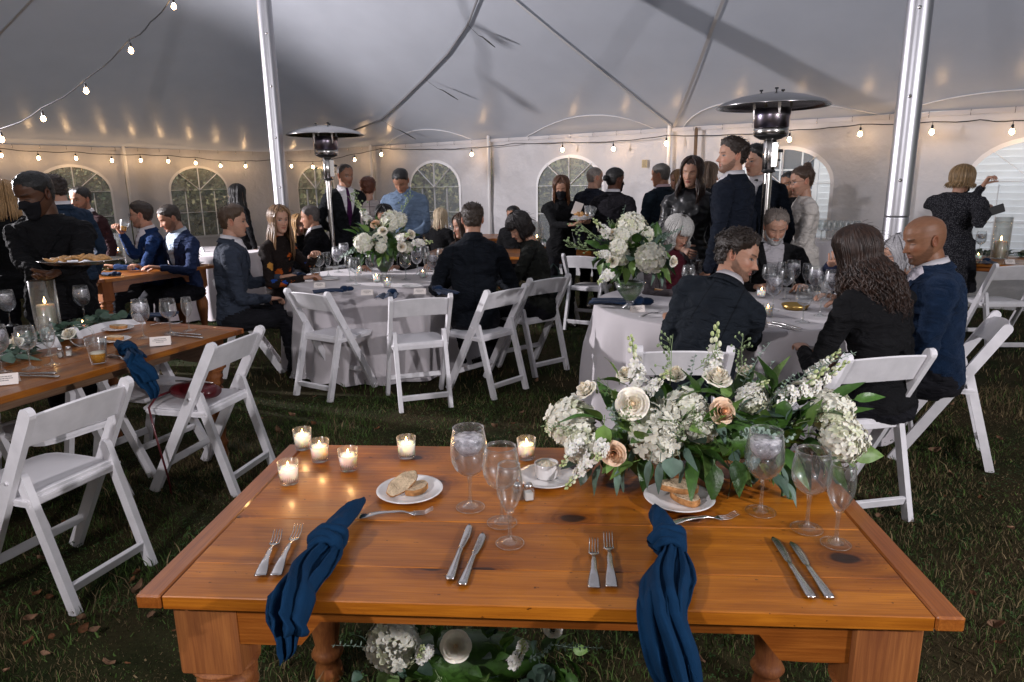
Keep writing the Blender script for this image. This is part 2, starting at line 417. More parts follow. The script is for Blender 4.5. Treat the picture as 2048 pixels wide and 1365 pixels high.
# small rating tag on the fabric
b = MB(); c = wall_at(1289, 328, 'r', .05); un = V((U2.x, U2.y, 0)); b.bar(c-un*.045, c+un*.045, .12, .002, up=V((0, 0, 1)).cross(un))
tg = b.build('fabric_tag', mat('cream_label', (.55, .45, .28), .7)); tag(tg, 'small cream rectangular fabric label on the tent wall', 'label')
b = MB(); nl = V((-N2.x, -N2.y, 0))
for r_ in range(6):
    q = c+nl*.003+V((0, 0, .045-.018*r_)); b.bar(q-un*(.03+.004*(r_ % 2)), q+un*(.025+.01*(r_ % 3)*.5), .005, .001, up=V((0, 0, 1)).cross(un))
b.build('print', mat('label_print', (.1, .08, .06), .7), tg)
# side poles at the bay joints
def side_pole(p, label, m, h=EAVE+.12, r=.028):
    o = MB(); o.lathe([(0, 0), (r, 0), (r, h), (r*.6, h+.03), (0, h+.03)], 12); x = o.build('side_pole', m, None, (p.x, p.y, 0)); tag(x, label, 'side pole', 'side poles along the tent walls'); return x
M_WOODP = mat('weathered_wood', (.16, .11, .075), .8, var=.25, vscale=12, stretch=(4, 4, .4))
side_pole(rw(0, .09), 'slim white side pole at the wall joint left of the middle arched window', M_WHITEP)
side_pole(rw(3.1, .09), 'slim white side pole right of the middle arched window', M_WHITEP)
side_pole(rw(6.55, .09), 'slim white side pole behind the woman in the leather jacket', M_WHITEP)
side_pole(rw(6.98, .12), 'brown wooden side pole just right of the white one, behind the guests', M_WOODP, h=EAVE-.05, r=.025)
side_pole(rw(9.72, .09), 'slim white side pole behind the tall heater on the right', M_WHITEP)
side_pole(lw(3.45, .09), 'slim white side pole between the two left windows', M_WHITEP)
side_pole(lw(6.0, .09), 'slim white side pole at the far left wall joint', M_WHITEP)
side_pole(lw(.15, .12), 'slim white side pole in the far corner of the tent', M_WHITEP)
# ================================================================ ground
def groundmat():
    m = mat('lawn_soil', (.02, .022, .012), .95, bump=.6, bscale=25, spec=.08); t = m.node_tree; bs = t.nodes['Principled BSDF']
    tc = t.nodes['Texture Coordinate']; n = t.nodes.new('ShaderNodeTexNoise'); n.inputs['Scale'].default_value = 2.2; n.inputs['Detail'].default_value = 8
    n2 = t.nodes.new('ShaderNodeTexNoise'); n2.inputs['Scale'].default_value = 55; n2.inputs['Detail'].default_value = 4
    cr = t.nodes.new('ShaderNodeValToRGB'); cr.color_ramp.elements[0].position = .35; cr.color_ramp.elements[1].position = .65
    cr.color_ramp.elements[0].color = (.016, .022, .008, 1); cr.color_ramp.elements[1].color = (.045, .034, .018, 1)
    cr2 = t.nodes.new('ShaderNodeValToRGB'); cr2.color_ramp.elements[0].color = (.35, .35, .35, 1); cr2.color_ramp.elements[1].color = (1.3, 1.3, 1.2, 1)
    mx = t.nodes.new('ShaderNodeMix'); mx.data_type = 'RGBA'; mx.blend_type = 'MULTIPLY'; mx.inputs[0].default_value = 1
    t.links.new(tc.outputs['Object'], n.inputs['Vector']); t.links.new(tc.outputs['Object'], n2.inputs['Vector'])
    t.links.new(n.outputs['Fac'], cr.inputs[0]); t.links.new(n2.outputs['Fac'], cr2.inputs[0])
    t.links.new(cr.outputs[0], mx.inputs[6]); t.links.new(cr2.outputs[0], mx.inputs[7]); t.links.new(mx.outputs[2], bs.inputs['Base Color']); return m
b = MB(); b.grid(lambda i, j: V((-4+8*i, -1.0+8*j, .008*MN.noise(V((i*22, j*22, 0))))), 70, 70)
b.add([V((x, y, -.01)) for x, y in ((-250, -60), (250, -60), (250, 300), (-250, 300))], [(0, 1, 2, 3)])
g = b.build('ground', groundmat()); tag(g, kind='structure')
# grass blades, clover and trampled straw as one mass
rg = np.random.RandomState(5)
def patch(n, near):
    k = int(n*2.6); X = rg.uniform(-9, 9, k) if not near else rg.uniform(-5.2, 5.2, k); Y = rg.uniform(.7, 14, k) if not near else .45+4.5*rg.rand(k)**1.15
    hw = .80*Y+1.5; ok = (np.abs(X) < hw); X, Y = X[ok][:n], Y[ok][:n]; return X, Y
def blades(n, near, hmin, hmax, wd):
    X, Y = patch(n, near); n = len(X); a = rg.uniform(0, 2*pi, n); lean = rg.uniform(.2, 1.2, n); h = rg.uniform(hmin, hmax, n)
    la = rg.uniform(0, 2*pi, n); w_ = wd*rg.uniform(.6, 1.3, n)
    dx, dy = np.cos(a)*w_, np.sin(a)*w_; tx, ty = X+np.cos(la)*h*lean, Y+np.sin(la)*h*lean
    Z = np.zeros(n); mx_, my_ = X+np.cos(la)*h*lean*.35, Y+np.sin(la)*h*lean*.35
    v = np.stack([np.stack([X-dx, Y-dy, Z], 1), np.stack([X+dx, Y+dy, Z], 1), np.stack([mx_+dx*.8, my_+dy*.8, h*.6], 1), np.stack([mx_-dx*.8, my_-dy*.8, h*.6], 1), np.stack([tx, ty, h], 1)], 1)
    nz = np.array([MN.noise(V((x*1.1, y*1.1, 3.3)))+.5*MN.noise(V((x*4, y*4, 9))) for x, y in zip(X, Y)])
    bare = np.array([MN.noise(V((x*2.1, y*2.1, 40))) for x, y in zip(X, Y)]); h_s = np.clip(1+bare*1.6, .25, 1.5)[:, None]; v[:, 2:, 2] *= h_s; v[:, 4, :2] = v[:, 0, :2]+(v[:, 4, :2]-v[:, 0, :2])*h_s
    dead = (rg.rand(n) < np.clip(.45-nz*.85, .08, .92)).astype(float)[:, None]
    gcol = np.array([.050, .088, .021])*rg.uniform(.5, 1.6, (n, 1)); dcol = np.array([.17, .125, .066])*rg.uniform(.4, 1.4, (n, 1))
    c = gcol*(1-dead)+dcol*dead
    return v, np.repeat(c[:, None, :], 5, 1), nz
def build_quadtri(name, v, c, m):
    n = len(v); me = bpy.data.meshes.new(name); me.vertices.add(n*5); me.vertices.foreach_set('co', v.reshape(-1).astype(np.float32))
    me.loops.add(n*7); me.polygons.add(n*2); base = np.arange(n)[:, None]*5
    li = (base+np.array([0, 1, 2, 3, 3, 2, 4])).reshape(-1); me.loops.foreach_set('vertex_index', li.astype(np.int32))
    st = (np.arange(n)[:, None]*7+np.array([0, 4])).reshape(-1); me.polygons.foreach_set('loop_start', st.astype(np.int32))
    me.materials.append(m); me.update(calc_edges=True); me.validate(); setcol(me, c.reshape(-1, 3)); return me
M_GRASS = vcolmat('grass_blade', .6, spec=.12)
v1, c1, _ = blades(190000, True, .008, .032, .0012); v2, c2, _ = blades(60000, False, .02, .055, .0028)
go = obj('grass', build_quadtri('grass', np.concatenate([v1, v2]), np.concatenate([c1, c2]), M_GRASS)); tag(go, kind='stuff', label='short trampled autumn grass on the lawn under the tent', cat='grass')
# clover leaves
X, Y = patch(9000, True); b = MB(); vs = []; fs = []
nz = [MN.noise(V((x*1.3, y*1.3, 21))) for x, y in zip(X, Y)]; cc = []
for x, y, q in zip(X, Y, nz):
    if q < -.05: continue
    s_ = random.uniform(.0035, .008); z = random.uniform(.008, .03); k0 = random.uniform(0, 6.28); tl = random.uniform(-.4, .4); o = len(vs); cl = V((.035, .075, .022))*random.uniform(.5, 1.7)
    for k in range(3):
        a = k0+k*2.094; o = len(vs)
        for (r_, da) in ((0, 0), (1.3, .5), (1.9, 0), (1.3, -.5)):
            vs.append((x+cos(a+da)*s_*r_, y+sin(a+da)*s_*r_, z+s_*r_*tl*cos(a))); cc.append(tuple(cl))
        fs.append((o, o+1, o+2, o+3))
b.add(vs, fs); me = b.mesh('clover', M_GRASS); setcol(me, np.array(cc)); tag(obj('clover', me), kind='stuff', label='small green clover leaves scattered through the grass', cat='clover')
# fallen leaves, each its own thing
def leafmesh(name, m, L=.045, W=.028, curl=.5, lobes=0):
    b = MB()
    def f(i, j):
        t = i; w_ = W*sin(pi*min(1, max(0, t))**.8)*(1+.35*abs(sin(lobes*pi*t)) if lobes else 1); x = (j-.5)*w_*1.0
        return V((x, (t-.5)*L, curl*L*((j-.5)**2*1.2+(t-.5)**2*.7)+.002*sin(9*t)))
    b.grid(f, 9, 5); return b.mesh(name, m)
M_DEAD = [mat('dry_leaf', (.12, .052, .024), .7, var=.35, vscale=40, obj_rand=.35), mat('dry_leaf_pale', (.20, .115, .07), .7, var=.3, vscale=40, obj_rand=.3)]
LM = [leafmesh('dry_leaf', M_DEAD[k % 2], .05+.012*k, .03+.006*k, .35+.2*k, (0, 3, 5)[k % 3]) for k in range(4)]
lp = [(730, 1150), (722, 1145), (275, 1150), (280, 1180), (265, 1160), (90, 1310), (100, 1195), (215, 1330), (255, 1330), (15, 1345), (60, 1290), (555, 865), (600, 842), (660, 1040), (1340, 1330), (990, 858), (1045, 830), (865, 862), (755, 858), (585, 835), (1150, 860), (960, 765), (1755, 1005), (1740, 1000), (1890, 995), (1900, 950), (1945, 1190), (1990, 1255), (2000, 1290), (190, 1265), (105, 1280), (170, 1240), (350, 1265), (440, 1085), (75, 1192), (400, 1100), (1780, 990), (2020, 1060), (1960, 1000), (1870, 905), (640, 870), (520, 840), (930, 1340), (1080, 1345), (1180, 1330), (1400, 1320), (1630, 1310), (2000, 880), (1960, 820), (690, 1010), (130, 1050), (90, 1120)]
rl = random.Random(11)
for k in range(4): lp.append((rl.uniform(0, 330), rl.uniform(1130, 1350)))
for k in range(6): lp.append((rl.uniform(560, 1300), rl.uniform(760, 870)))
for k in range(5): lp.append((rl.uniform(1750, 2040), rl.uniform(780, 1330)))
for k, (px, py) in enumerate(lp):
    q = at(px, py, .02); o = obj('fallen_leaf', LM[k % 4], None, (q.x, q.y, .018+.012*rl.random()), (rl.uniform(-.5, .5), rl.uniform(-.5, .5), rl.uniform(0, 6.28))); s_ = rl.uniform(.4, .8); o.scale = (s_, s_, s_)
    tag(o, 'small dry brown fallen leaf lying on the grass', 'leaf', 'dry leaves fallen on the grass')
# ================================================================ outside the tent
M_SID = mat('white_clapboard', (.80, .83, .86), .6, var=.05, vscale=1.5); M_TRIM = mat('white_trim', (.78, .79, .8), .5)
hr_ = empty('clapboard_house', (*rw(9.5, -4.2), 0)); hr_.rotation_euler = (0, 0, atan2(U2.y, U2.x)); tag(hr_, 'white clapboard house seen through the right arched windows', 'house')
b = MB(); b.box((4, 3, 3.2), (15, 5.9, 6.4)); b.build('wall', M_SID, hr_)
bb = MB(); bb.bar((-3.6, 0, 0), (11.6, 0, 0), .02, .125, up=(0, -.18, 1)); bme = bb.mesh('board', M_SID)
for k in range(50): obj('board', bme, hr_, (0, .02, .2+k*.115))
for (x, z) in ((-2.3, 1.35), (3.2, 1.5), (6.2, 1.5)):
    b = MB(); b.box((x, -.03, z), (1.0, .06, 1.7)); wf = b.build('window_frame', M_TRIM, hr_)
    b = MB(); b.box((x, -.055, z), (.82, .02, 1.52)); pn = b.build('pane', mat('dark_window_glass', (.05, .07, .09), .08), wf)
    for dx in (-.2, .2): b = MB(); b.box((x+dx, -.07, z), (.03, .02, 1.52)); b.build('muntin', M_TRIM, wf)
    for dz in (-.38, 0, .38): b = MB(); b.box((x, -.072, z+dz), (.82, .02, .03)); b.build('muntin', M_TRIM, wf)
b = MB(); b.add([V((-3.8, -.5, 6.3)), V((11.8, -.5, 6.3)), V((11.8, 3, 8.4)), V((-3.8, 3, 8.4)), V((-3.8, 6.3, 6.3)), V((11.8, 6.3, 6.3))], [(0, 1, 2, 3), (3, 2, 5, 4), (0, 3, 4), (1, 5, 2)]); b.build('roof', mat('grey_shingles', (.12, .12, .13), .9), hr_)
# porch stair rail beside the house
st = empty('porch_stair', (*rw(12.3, -2.4), 0)); st.rotation_euler = (0, 0, atan2(U2.y, U2.x)); tag(st, 'white wooden porch stair outside the rightmost window', 'stair')
for k in range(7):
    b = MB(); b.box((k*.28, .5, .17*(k+.5)), (.3, 1.1, .16)); b.build('step', M_SID, st)
b = MB(); b.bar((-.1, -.1, .75), (1.9, -.1, 1.95), .05, .09); b.build('handrail', M_TRIM, st)
for k in range(9):
    b = MB(); b.bar((k*.23, -.1, .1+.1*k), (k*.23, -.1, .78+.138*k), .03, .03); b.build('baluster', M_TRIM, st)
# trees and hedge beyond the walls
M_LEAF = mat('tree_leaves', (.10, .14, .05), .6, var=.5, vscale=.7, col2=(.17, .14, .06)); M_BARK = mat('bark', (.06, .045, .035), .9, bump=.6, bscale=20)
def tree(p, h, rcrown, label, seed):
    rr = random.Random(seed); r = empty('tree', (p.x, p.y, 0)); tag(r, label, 'tree', 'trees growing beyond the tent')
    b = MB(); b.tube([V((0, 0, 0)), V((.1, 0, h*.3)), V((.0, .1, h*.6)), V((0, 0, h*.85))], [.2, .15, .1, .03], 8)
    for k in range(7):
        a = rr.uniform(0, 6.28); z = h*rr.uniform(.25, .6); e = V((cos(a)*rcrown*.8, sin(a)*rcrown*.8, z+h*.18)); b.tube([V((.05, 0, z)), e*.5+V((0, 0, z*.55)), e], [.06, .04, .01], 5)
    b.build('trunk', M_BARK, r); b = MB(); vs = []; fs = []
    cl = [(V((rr.gauss(0, rcrown*.42), rr.gauss(0, rcrown*.42), h*rr.uniform(.12, .98))), rr.uniform(.35, .9)) for _ in range(60)]
    for c, q in cl:
        for _ in range(75):
            d = V((rr.gauss(0, 1), rr.gauss(0, 1), rr.gauss(0, 1))).normalized()*q*rr.uniform(.4, 1)
            pnt = c+d; s_ = rr.uniform(.05, .1); x = V((rr.gauss(0, 1), rr.gauss(0, 1), rr.gauss(0, 1))).normalized(); y = x.orthogonal().normalized(); o = len(vs)
            vs += [pnt-x*s_, pnt+y*s_*.5, pnt+x*s_, pnt-y*s_*.5]; fs.append((o, o+1, o+2, o+3))
    b.add(vs, fs, 0, False); b.build('crown', M_LEAF, r); return r
for k, (p, h, rc) in enumerate(((lw(1.0, -4.0), 6, 2.2), (lw(4.5, -3.6), 6.5, 2.3), (lw(7.6, -4.2), 6, 2.2), (rw(-3.2, -4.5), 6.5, 2.4), (rw(.3, -5.0), 6, 2.3), (rw(2.6, -5.6), 5.5, 2.1))):
    tree(p, h, rc, 'leafy tree outside '+('to the left of the window behind the long-haired woman', 'behind the window between the bearded man and the men in blue', 'behind the leftmost arched window', 'behind the window beside the left heater', 'behind the window right of the man in the pale blue shirt', 'behind the window above the waitress')[k], 30+k)
b = MB(); vs = []; fs = []; rr = random.Random(4)
for seg in ((lw(11, -5.5), LW0-V((6, -5))), (LW0-V((6, -5)), rw(3.5, -8.5))):
    a, c = seg
    for _ in range(9000):
        t = rr.random(); q = a.lerp(c, t); z = rr.uniform(0, 2.3+.5*sin(t*17)); pnt = V((q.x+rr.gauss(0, .5), q.y+rr.gauss(0, .5), z)); s_ = rr.uniform(.06, .13)
        x = V((rr.gauss(0, 1), rr.gauss(0, 1), rr.gauss(0, 1))).normalized(); y = x.orthogonal().normalized(); o = len(vs); vs += [pnt-x*s_, pnt+y*s_*.6, pnt+x*s_, pnt-y*s_*.6]; fs.append((o, o+1, o+2, o+3))
b.add(vs, fs, 0, False); h_ = b.build('hedge', M_LEAF); tag(h_, 'long dark hedge beyond the tent', 'hedge')
b = MB()
b.add([V((-150, 60, 0)), V((150, 60, 0)), V((150, 62, 14)), V((-150, 62, 14))], [(0, 1, 2, 3)]); wd_ = b.build('far_wood', M_LEAF); tag(wd_, kind='structure')
# ================================================================ string lights
M_BULB = mat('bulb_glow', (1, .8, .5), .3, emit=(1.0, .62, .30), estr=60); M_BULBG = glassmat('bulb_glass', (1, .95, .85), 1, .02, .08, .5)
sock = MB(); sock.tube([V((0, 0, 0)), V((0, 0, -.05))], .004, 6); sock.lathe([(0, -.04), (.012, -.045), (.016, -.06), (.016, -.095), (.012, -.10), (0, -.10)], 10); SOCK = sock.mesh('socket', M_BLACK)
blb = MB(); blb.lathe([(0, -.175), (.014, -.17), (.026, -.155), (.03, -.14), (.025, -.12), (.013, -.10), (0, -.098)], 12); BULB = blb.mesh('bulb', M_BULB)
def light_string(name, label, anchors, bulbs, placef, sc=1.0, loose=.012):
    r = empty(name, (0, 0, 0)); tag(r, label, 'string lights'); pts = [placef(*a) for a in anchors]; fine = []
    for i in range(len(pts)-1):
        n = max(4, int((pts[i+1]-pts[i]).length/.12))
        for k in range(n): t = k/n; fine.append(pts[i].lerp(pts[i+1], t)+V((0, 0, -loose*4*t*(1-t)+.004*sin(k*1.9))))
    fine.append(pts[-1]); b = MB(); b.tube(fine, .0065, 5); b.build('wire', M_BLACK, r)
    for (px, py) in bulbs:
        q0 = placef(px, py); q = min(fine, key=lambda p: (p-q0).x**2+(p-q0).y**2)
        s_ = obj('socket', SOCK, r, q, (0, 0, 0)); s_.scale = (sc, sc, sc); obj('bulb', BULB, s_)
    return r
rb = [(790, 292), (878, 299), (943, 297), (1125, 286), (1227, 284), (1333, 272), (1455, 271), (1580, 262), (1722, 250), (1866, 245), (2027, 243)]
light_string('string_lights', 'string of warm bulbs along the eave of the right tent wall', [(575, 322), (640, 323), (700, 310), (762, 297), (850, 299), (943, 296), (1030, 287), (1125, 285), (1227, 283), (1333, 271), (1455, 270), (1580, 261), (1722, 249), (1866, 244), (1960, 240), (2027, 242), (2120, 236)], [(583, 322), (625, 323), (707, 309), (762, 297)]+rb[2:], lambda x, y: wall_at(x, y, 'r', .3), .85)
light_string('string_lights', 'string of warm bulbs along the eave of the left tent wall', [(-60, 290), (0, 297), (75, 303), (150, 304), (222, 309), (280, 309), (335, 311), (390, 315), (440, 321), (490, 322), (545, 320)], [(0, 297), (75, 303), (150, 304), (222, 309), (280, 309), (335, 311), (390, 315), (440, 321), (490, 322)], lambda x, y: wall_at(x, y, 'l', .3), .85)
light_string('string_lights', 'string of warm bulbs climbing from the left eave to the tent roof', [(-60, 290), (0, 258), (83, 216), (169, 160), (259, 79), (300, 45), (345, -10), (420, -80)], [(0, 258), (83, 216), (169, 160), (259, 79), (352, -22)], lambda x, y: aty(x, y, 7.6), .8, .03)
# ================================================================ furniture
def woodmat(name, c1, c2, dark, rough=.3, coat=.3, knots=True, sc=1.0, vert=False):
    m = mat(name, c1, rough, coat=coat); t = m.node_tree; b = t.nodes['Principled BSDF']; N = t.nodes.new; Lk = t.links.new
    tc = N('ShaderNodeTexCoord'); oi = N('ShaderNodeObjectInfo'); sh = N('ShaderNodeVectorMath'); sh.operation = 'MULTIPLY_ADD'
    cx = N('ShaderNodeCombineXYZ'); Lk(oi.outputs['Random'], cx.inputs[0]); Lk(oi.outputs['Random'], cx.inputs[1]); Lk(oi.outputs['Random'], cx.inputs[2])
    sh.inputs[1].default_value = (37, 23, 11); Lk(cx.outputs[0], sh.inputs[0]); Lk(tc.outputs['Object'], sh.inputs[2])
    def noise(scale, st, det=5, dist=0.0):
        if vert: st = (st[1], st[2], st[0])
        mp = N('ShaderNodeMapping'); mp.inputs['Scale'].default_value = st; Lk(sh.outputs[0], mp.inputs[0]); n = N('ShaderNodeTexNoise'); n.inputs['Scale'].default_value = scale*sc; n.inputs['Detail'].default_value = det; n.inputs['Distortion'].default_value = dist; Lk(mp.outputs[0], n.inputs['Vector']); return n
    def ramp(src, p0, c0, p1, c1_):
        r = N('ShaderNodeValToRGB'); r.color_ramp.elements[0].position = p0; r.color_ramp.elements[1].position = p1; r.color_ramp.elements[0].color = (*c0, 1); r.color_ramp.elements[1].color = (*c1_, 1); Lk(src, r.inputs[0]); return r
    def mul(a, c, f=1.0, mode='MULTIPLY'):
        x = N('ShaderNodeMix'); x.data_type = 'RGBA'; x.blend_type = mode
        if isinstance(f, float): x.inputs[0].default_value = f
        else: Lk(f, x.inputs[0])
        Lk(a, x.inputs[6])
        if isinstance(c, tuple): x.inputs[7].default_value = (*c, 1)
        else: Lk(c, x.inputs[7])
        return x.outputs[2]
    big = ramp(noise(2.0, (1, 5, 5), 3, 1.0).outputs['Fac'], .35, c1, .68, c2)
    fine = ramp(noise(14, (.5, 16, 16), 6, .6).outputs['Fac'], .38, (.74, .68, .62), .62, (1, 1, 1))
    streak = ramp(noise(4, (.7, 22, 22), 4, .3).outputs['Fac'], .3, (.72, .62, .55), .55, (1, 1, 1))
    col = mul(mul(big.outputs[0], fine.outputs[0], .85), streak.outputs[0], .8)
    if knots:
        mp = N('ShaderNodeMapping'); mp.inputs['Scale'].default_value = (2.3, 4.2, 0); Lk(sh.outputs[0], mp.inputs[0])
        wn = N('ShaderNodeTexNoise'); wn.inputs['Scale'].default_value = 9; Lk(sh.outputs[0], wn.inputs['Vector'])
        ad = N('ShaderNodeVectorMath'); ad.operation = 'MULTIPLY_ADD'; ad.inputs[1].default_value = (.12, .12, 0); Lk(wn.outputs['Color'], ad.inputs[0]); Lk(mp.outputs[0], ad.inputs[2])
        vo = N('ShaderNodeTexVoronoi'); vo.inputs['Scale'].default_value = 1.0; vo.voronoi_dimensions = '2D'; vo.inputs['Randomness'].default_value = 1; Lk(ad.outputs[0], vo.inputs['Vector'])
        ring = N('ShaderNodeMath'); ring.operation = 'SINE'; mm = N('ShaderNodeMath'); mm.operation = 'MULTIPLY'; mm.inputs[1].default_value = 150; Lk(vo.outputs['Distance'], mm.inputs[0]); Lk(mm.outputs[0], ring.inputs[0])
        k1 = ramp(vo.outputs['Distance'], .062, (.13, .08, .06), .080, (1, 1, 1)); k2 = ramp(vo.outputs['Distance'], .06, (.50, .40, .34), .26, (1, 1, 1))
        # only some of the cells carry a knot
        sel = ramp(vo.outputs['Color'], .24, (0, 0, 0), .28, (1, 1, 1)); kk = mul(k1.outputs[0], k2.outputs[0])
        rr_ = ramp(ring.outputs[0], .2, (.8, .76, .72), .8, (1, 1, 1)); near = ramp(vo.outputs['Distance'], .1, (1, 1, 1), .24, (0, 0, 0))
        kk2 = mul(kk, mul((rr_.outputs[0]), (1.0, 1.0, 1.0), 1.0), near.outputs[0]); col = mul(col, mul(col, kk2), sel.outputs[0], 'MIX')
        pit = ramp(noise(55, (1, 1.6, 1.6), 2).outputs['Fac'], .25, (.25, .2, .18), .29, (1, 1, 1)); col = mul(col, pit.outputs[0])
    tint = N('ShaderNodeHueSaturation'); mr = N('ShaderNodeMapRange'); mr.inputs[3].default_value = .68; mr.inputs[4].default_value = 1.15; Lk(oi.outputs['Random'], mr.inputs[0]); Lk(mr.outputs[0], tint.inputs['Value']); Lk(col, tint.inputs['Color'])
    Lk(tint.outputs[0], b.inputs['Base Color'])
    bp = N('ShaderNodeBump'); bp.inputs['Strength'].default_value = .12; bp.inputs['Distance'].default_value = .004; Lk(fine.outputs[0], bp.inputs['Height']); Lk(bp.outputs[0], b.inputs['Normal'])
    rn = N('ShaderNodeMapRange'); rn.inputs[3].default_value = rough-.08; rn.inputs[4].default_value = rough+.16; Lk(noise(6, (1, 1, 1), 4).outputs['Fac'], rn.inputs[0]); Lk(rn.outputs[0], b.inputs['Roughness'])
    return m
M_WOOD = woodmat('honey_pine', (.29, .086, .006), (.49, .168, .012), (.05, .02, .01), .34, .12)
M_WOODE = woodmat('red_brown_pine', (.24, .068, .010), (.36, .115, .018), (.05, .02, .01), knots=False)
M_WOODD = woodmat('rough_pine_leg', (.20, .06, .014), (.36, .13, .03), (.05, .02, .01), .6, 0.0, knots=False, vert=True)
M_WOODG = woodmat('dull_pine', (.15, .085, .045), (.24, .14, .08), (.05, .02, .01), .6, 0.0, knots=False)
LEGPROF = [(0, 0), (.030, 0), (.036, .015), (.032, .05), (.026, .07), (.034, .085), (.040, .10), (.034, .115), (.028, .13), (.036, .20), (.048, .30), (.055, .37), (.054, .41), (.043, .45), (.034, .465), (.046, .475), (.050, .49), (.044, .505), (.050, .515), (.050, .53), (.040, .54), (.058, .56), (.058, .565), (0, .565)]
def farm_table(name, label, L, W, H, planks, endw=.055, inset=.045, blk=.135, group='wooden farm tables', legm=None, th=.030):
    """local: +x along the table, origin on the ground under the near-left corner, +y across"""
    r = empty(name); tag(r, label, 'table', group); y = 0
    for k, pw in enumerate(planks):
        b = MB(); b.box((0, 0, 0), (L-2*endw-.004, pw-.0008, th), b=.0018); o = b.build('plank', M_WOOD, r, (L/2, y+pw/2, H-th/2+.0007*((k*7) % 3))); y += pw
    for x in (endw/2, L-endw/2):
        b = MB(); b.box((0, 0, 0), (W, endw-.002, th+.002), b=.004); b.build('end_board', M_WOODE, r, (x, W/2, H-th/2), (0, 0, pi/2))
    ah = .085; z = H-th-ah/2
    def apron(p0, p1, rz):
        Lq = (V(p1)-V(p0)).length; n = 28; top = []; m = MB(); vs0 = []; vs1 = []
        for i in range(n+1):
            x = Lq*i/n; d = min(x, Lq-x); low = -.055-.06*(1-smooth(.13, .17, d)); vs0.append((x, low)); vs1.append((x, 0.0))
        poly = vs1+vs0[::-1]; m2 = MB(); yv = .011
        vs = [V((p[0], s_*yv, p[1])) for s_ in (-1, 1) for p in poly]; k_ = len(poly); fs = []
        for i in range(n):
            a_, b_, c_, d_ = i, i+1, k_-2-i, k_-1-i
            fs += [(a_, d_, c_, b_), (k_+a_, k_+b_, k_+c_, k_+d_)]
        fs += [(i, (i+1) % k_, k_+(i+1) % k_, k_+i) for i in range(k_)]
        m2.add(vs, fs, 0, False); m2.build('apron', M_WOODE if legm is None else legm, r, (p0[0], p0[1], H-th-.001), (0, 0, rz))
    e = inset+blk
    apron((e, inset+.02), (L-e, inset+.02), 0); apron((e, W-inset-.02), (L-e, W-inset-.02), 0)
    apron((inset+.02, e), (inset+.02, W-e), pi/2); apron((L-inset-.02, e), (L-inset-.02, W-e), pi/2)
    hb = H-th-.565*(H/.76)
    for x in (inset+blk/2, L-inset-blk/2):
        for yy in (inset+blk/2, W-inset-blk/2):
            b = MB(); zt = H-th-.0015; zb = zt-.19
            b.box((0, 0, (zt+zb)/2), (blk, blk, zt-zb), b=.006)
            sc_ = zb/.565; b.lathe([(q[0]*blk/.105, q[1]*sc_) for q in LEGPROF], 24); b.build('leg', M_WOODD, r, (x, yy, 0))
    return r
def place_table(r, A, B):       # A near-left corner, B near-right corner on the table level
    r.location = (A.x, A.y, 0); r.rotation_euler = (0, 0, atan2(B.y-A.y, B.x-A.x))
TH = .765
A, B_, C_ = at(268, 1192, TH), at(1935, 1238, TH), at(572, 889, TH)
xd = (B_-A).normalized(); L1 = (B_-A).length; W1 = (C_-A).dot(V((-xd.y, xd.x, 0)))
print('front table', L1, W1, A, B_, C_)
ft = farm_table('farm_table', 'honey coloured pine sweetheart table in the foreground laid for two', L1, W1, TH, [W1*q for q in (.125/.805, .20/.805, .27/.805, .21/.805)]); place_table(ft, A, B_)
TOP = TH+.003
# left table
A2 = at(488, 657, TH); B2 = at(0, 795, TH); d2 = (A2-B2).normalized(); C2 = at(203, 628, TH); nrm = V((-d2.y, d2.x, 0)); W2 = (C2-A2).dot(nrm)
print('left table', W2, A2, B2, C2); W2 = min(max(W2, .85), 1.12)
st2 = A2-d2*2.44
t2 = farm_table('farm_table', 'long pine farm table on the left with a eucalyptus runner', 2.44, W2, TH, [W2/5]*5, .07, .08, .11, legm=M_WOODG); place_table(t2, st2, A2)
# second left table
A3, B3 = at(205, 560, TH), at(427, 531, TH); d3 = (B3-A3).normalized()
t3 = farm_table('farm_table', 'pine farm table behind the waiter where two men in blue suits sit', (B3-A3).length+.1, .62, TH, [.124]*5, .07, .08, .11); place_table(t3, A3-d3*.05, B3+d3*.05); print('t3', (B3-A3).length)
A4, B4 = at(1895, 523, TH), at(2048, 533, TH); d4 = (B4-A4).normalized()
t4 = farm_table('farm_table', 'pine farm table at the right edge behind the bald man', 2.44, .9, TH, [.18]*5, .07, .08, .11); place_table(t4, A4-d4*.35, A4+d4)
A5, B5 = at(1062, 507, TH), at(1185, 517, TH); d5 = V((.985, -.17, 0)).normalized()
t5 = farm_table('farm_table', 'pine farm table behind the woman with the black bob', 2.44, .9, TH, [.18]*5, .07, .08, .11); place_table(t5, at(1185, 515, TH)-d5*2.0, at(1185, 515, TH))
t6 = farm_table('farm_table', 'pine farm table farthest back behind the flower centrepiece', 2.44, .9, TH, [.18]*5, .07, .08, .11); p6 = at(905, 478, TH); place_table(t6, p6-V((1.6, -.15, 0)), p6)
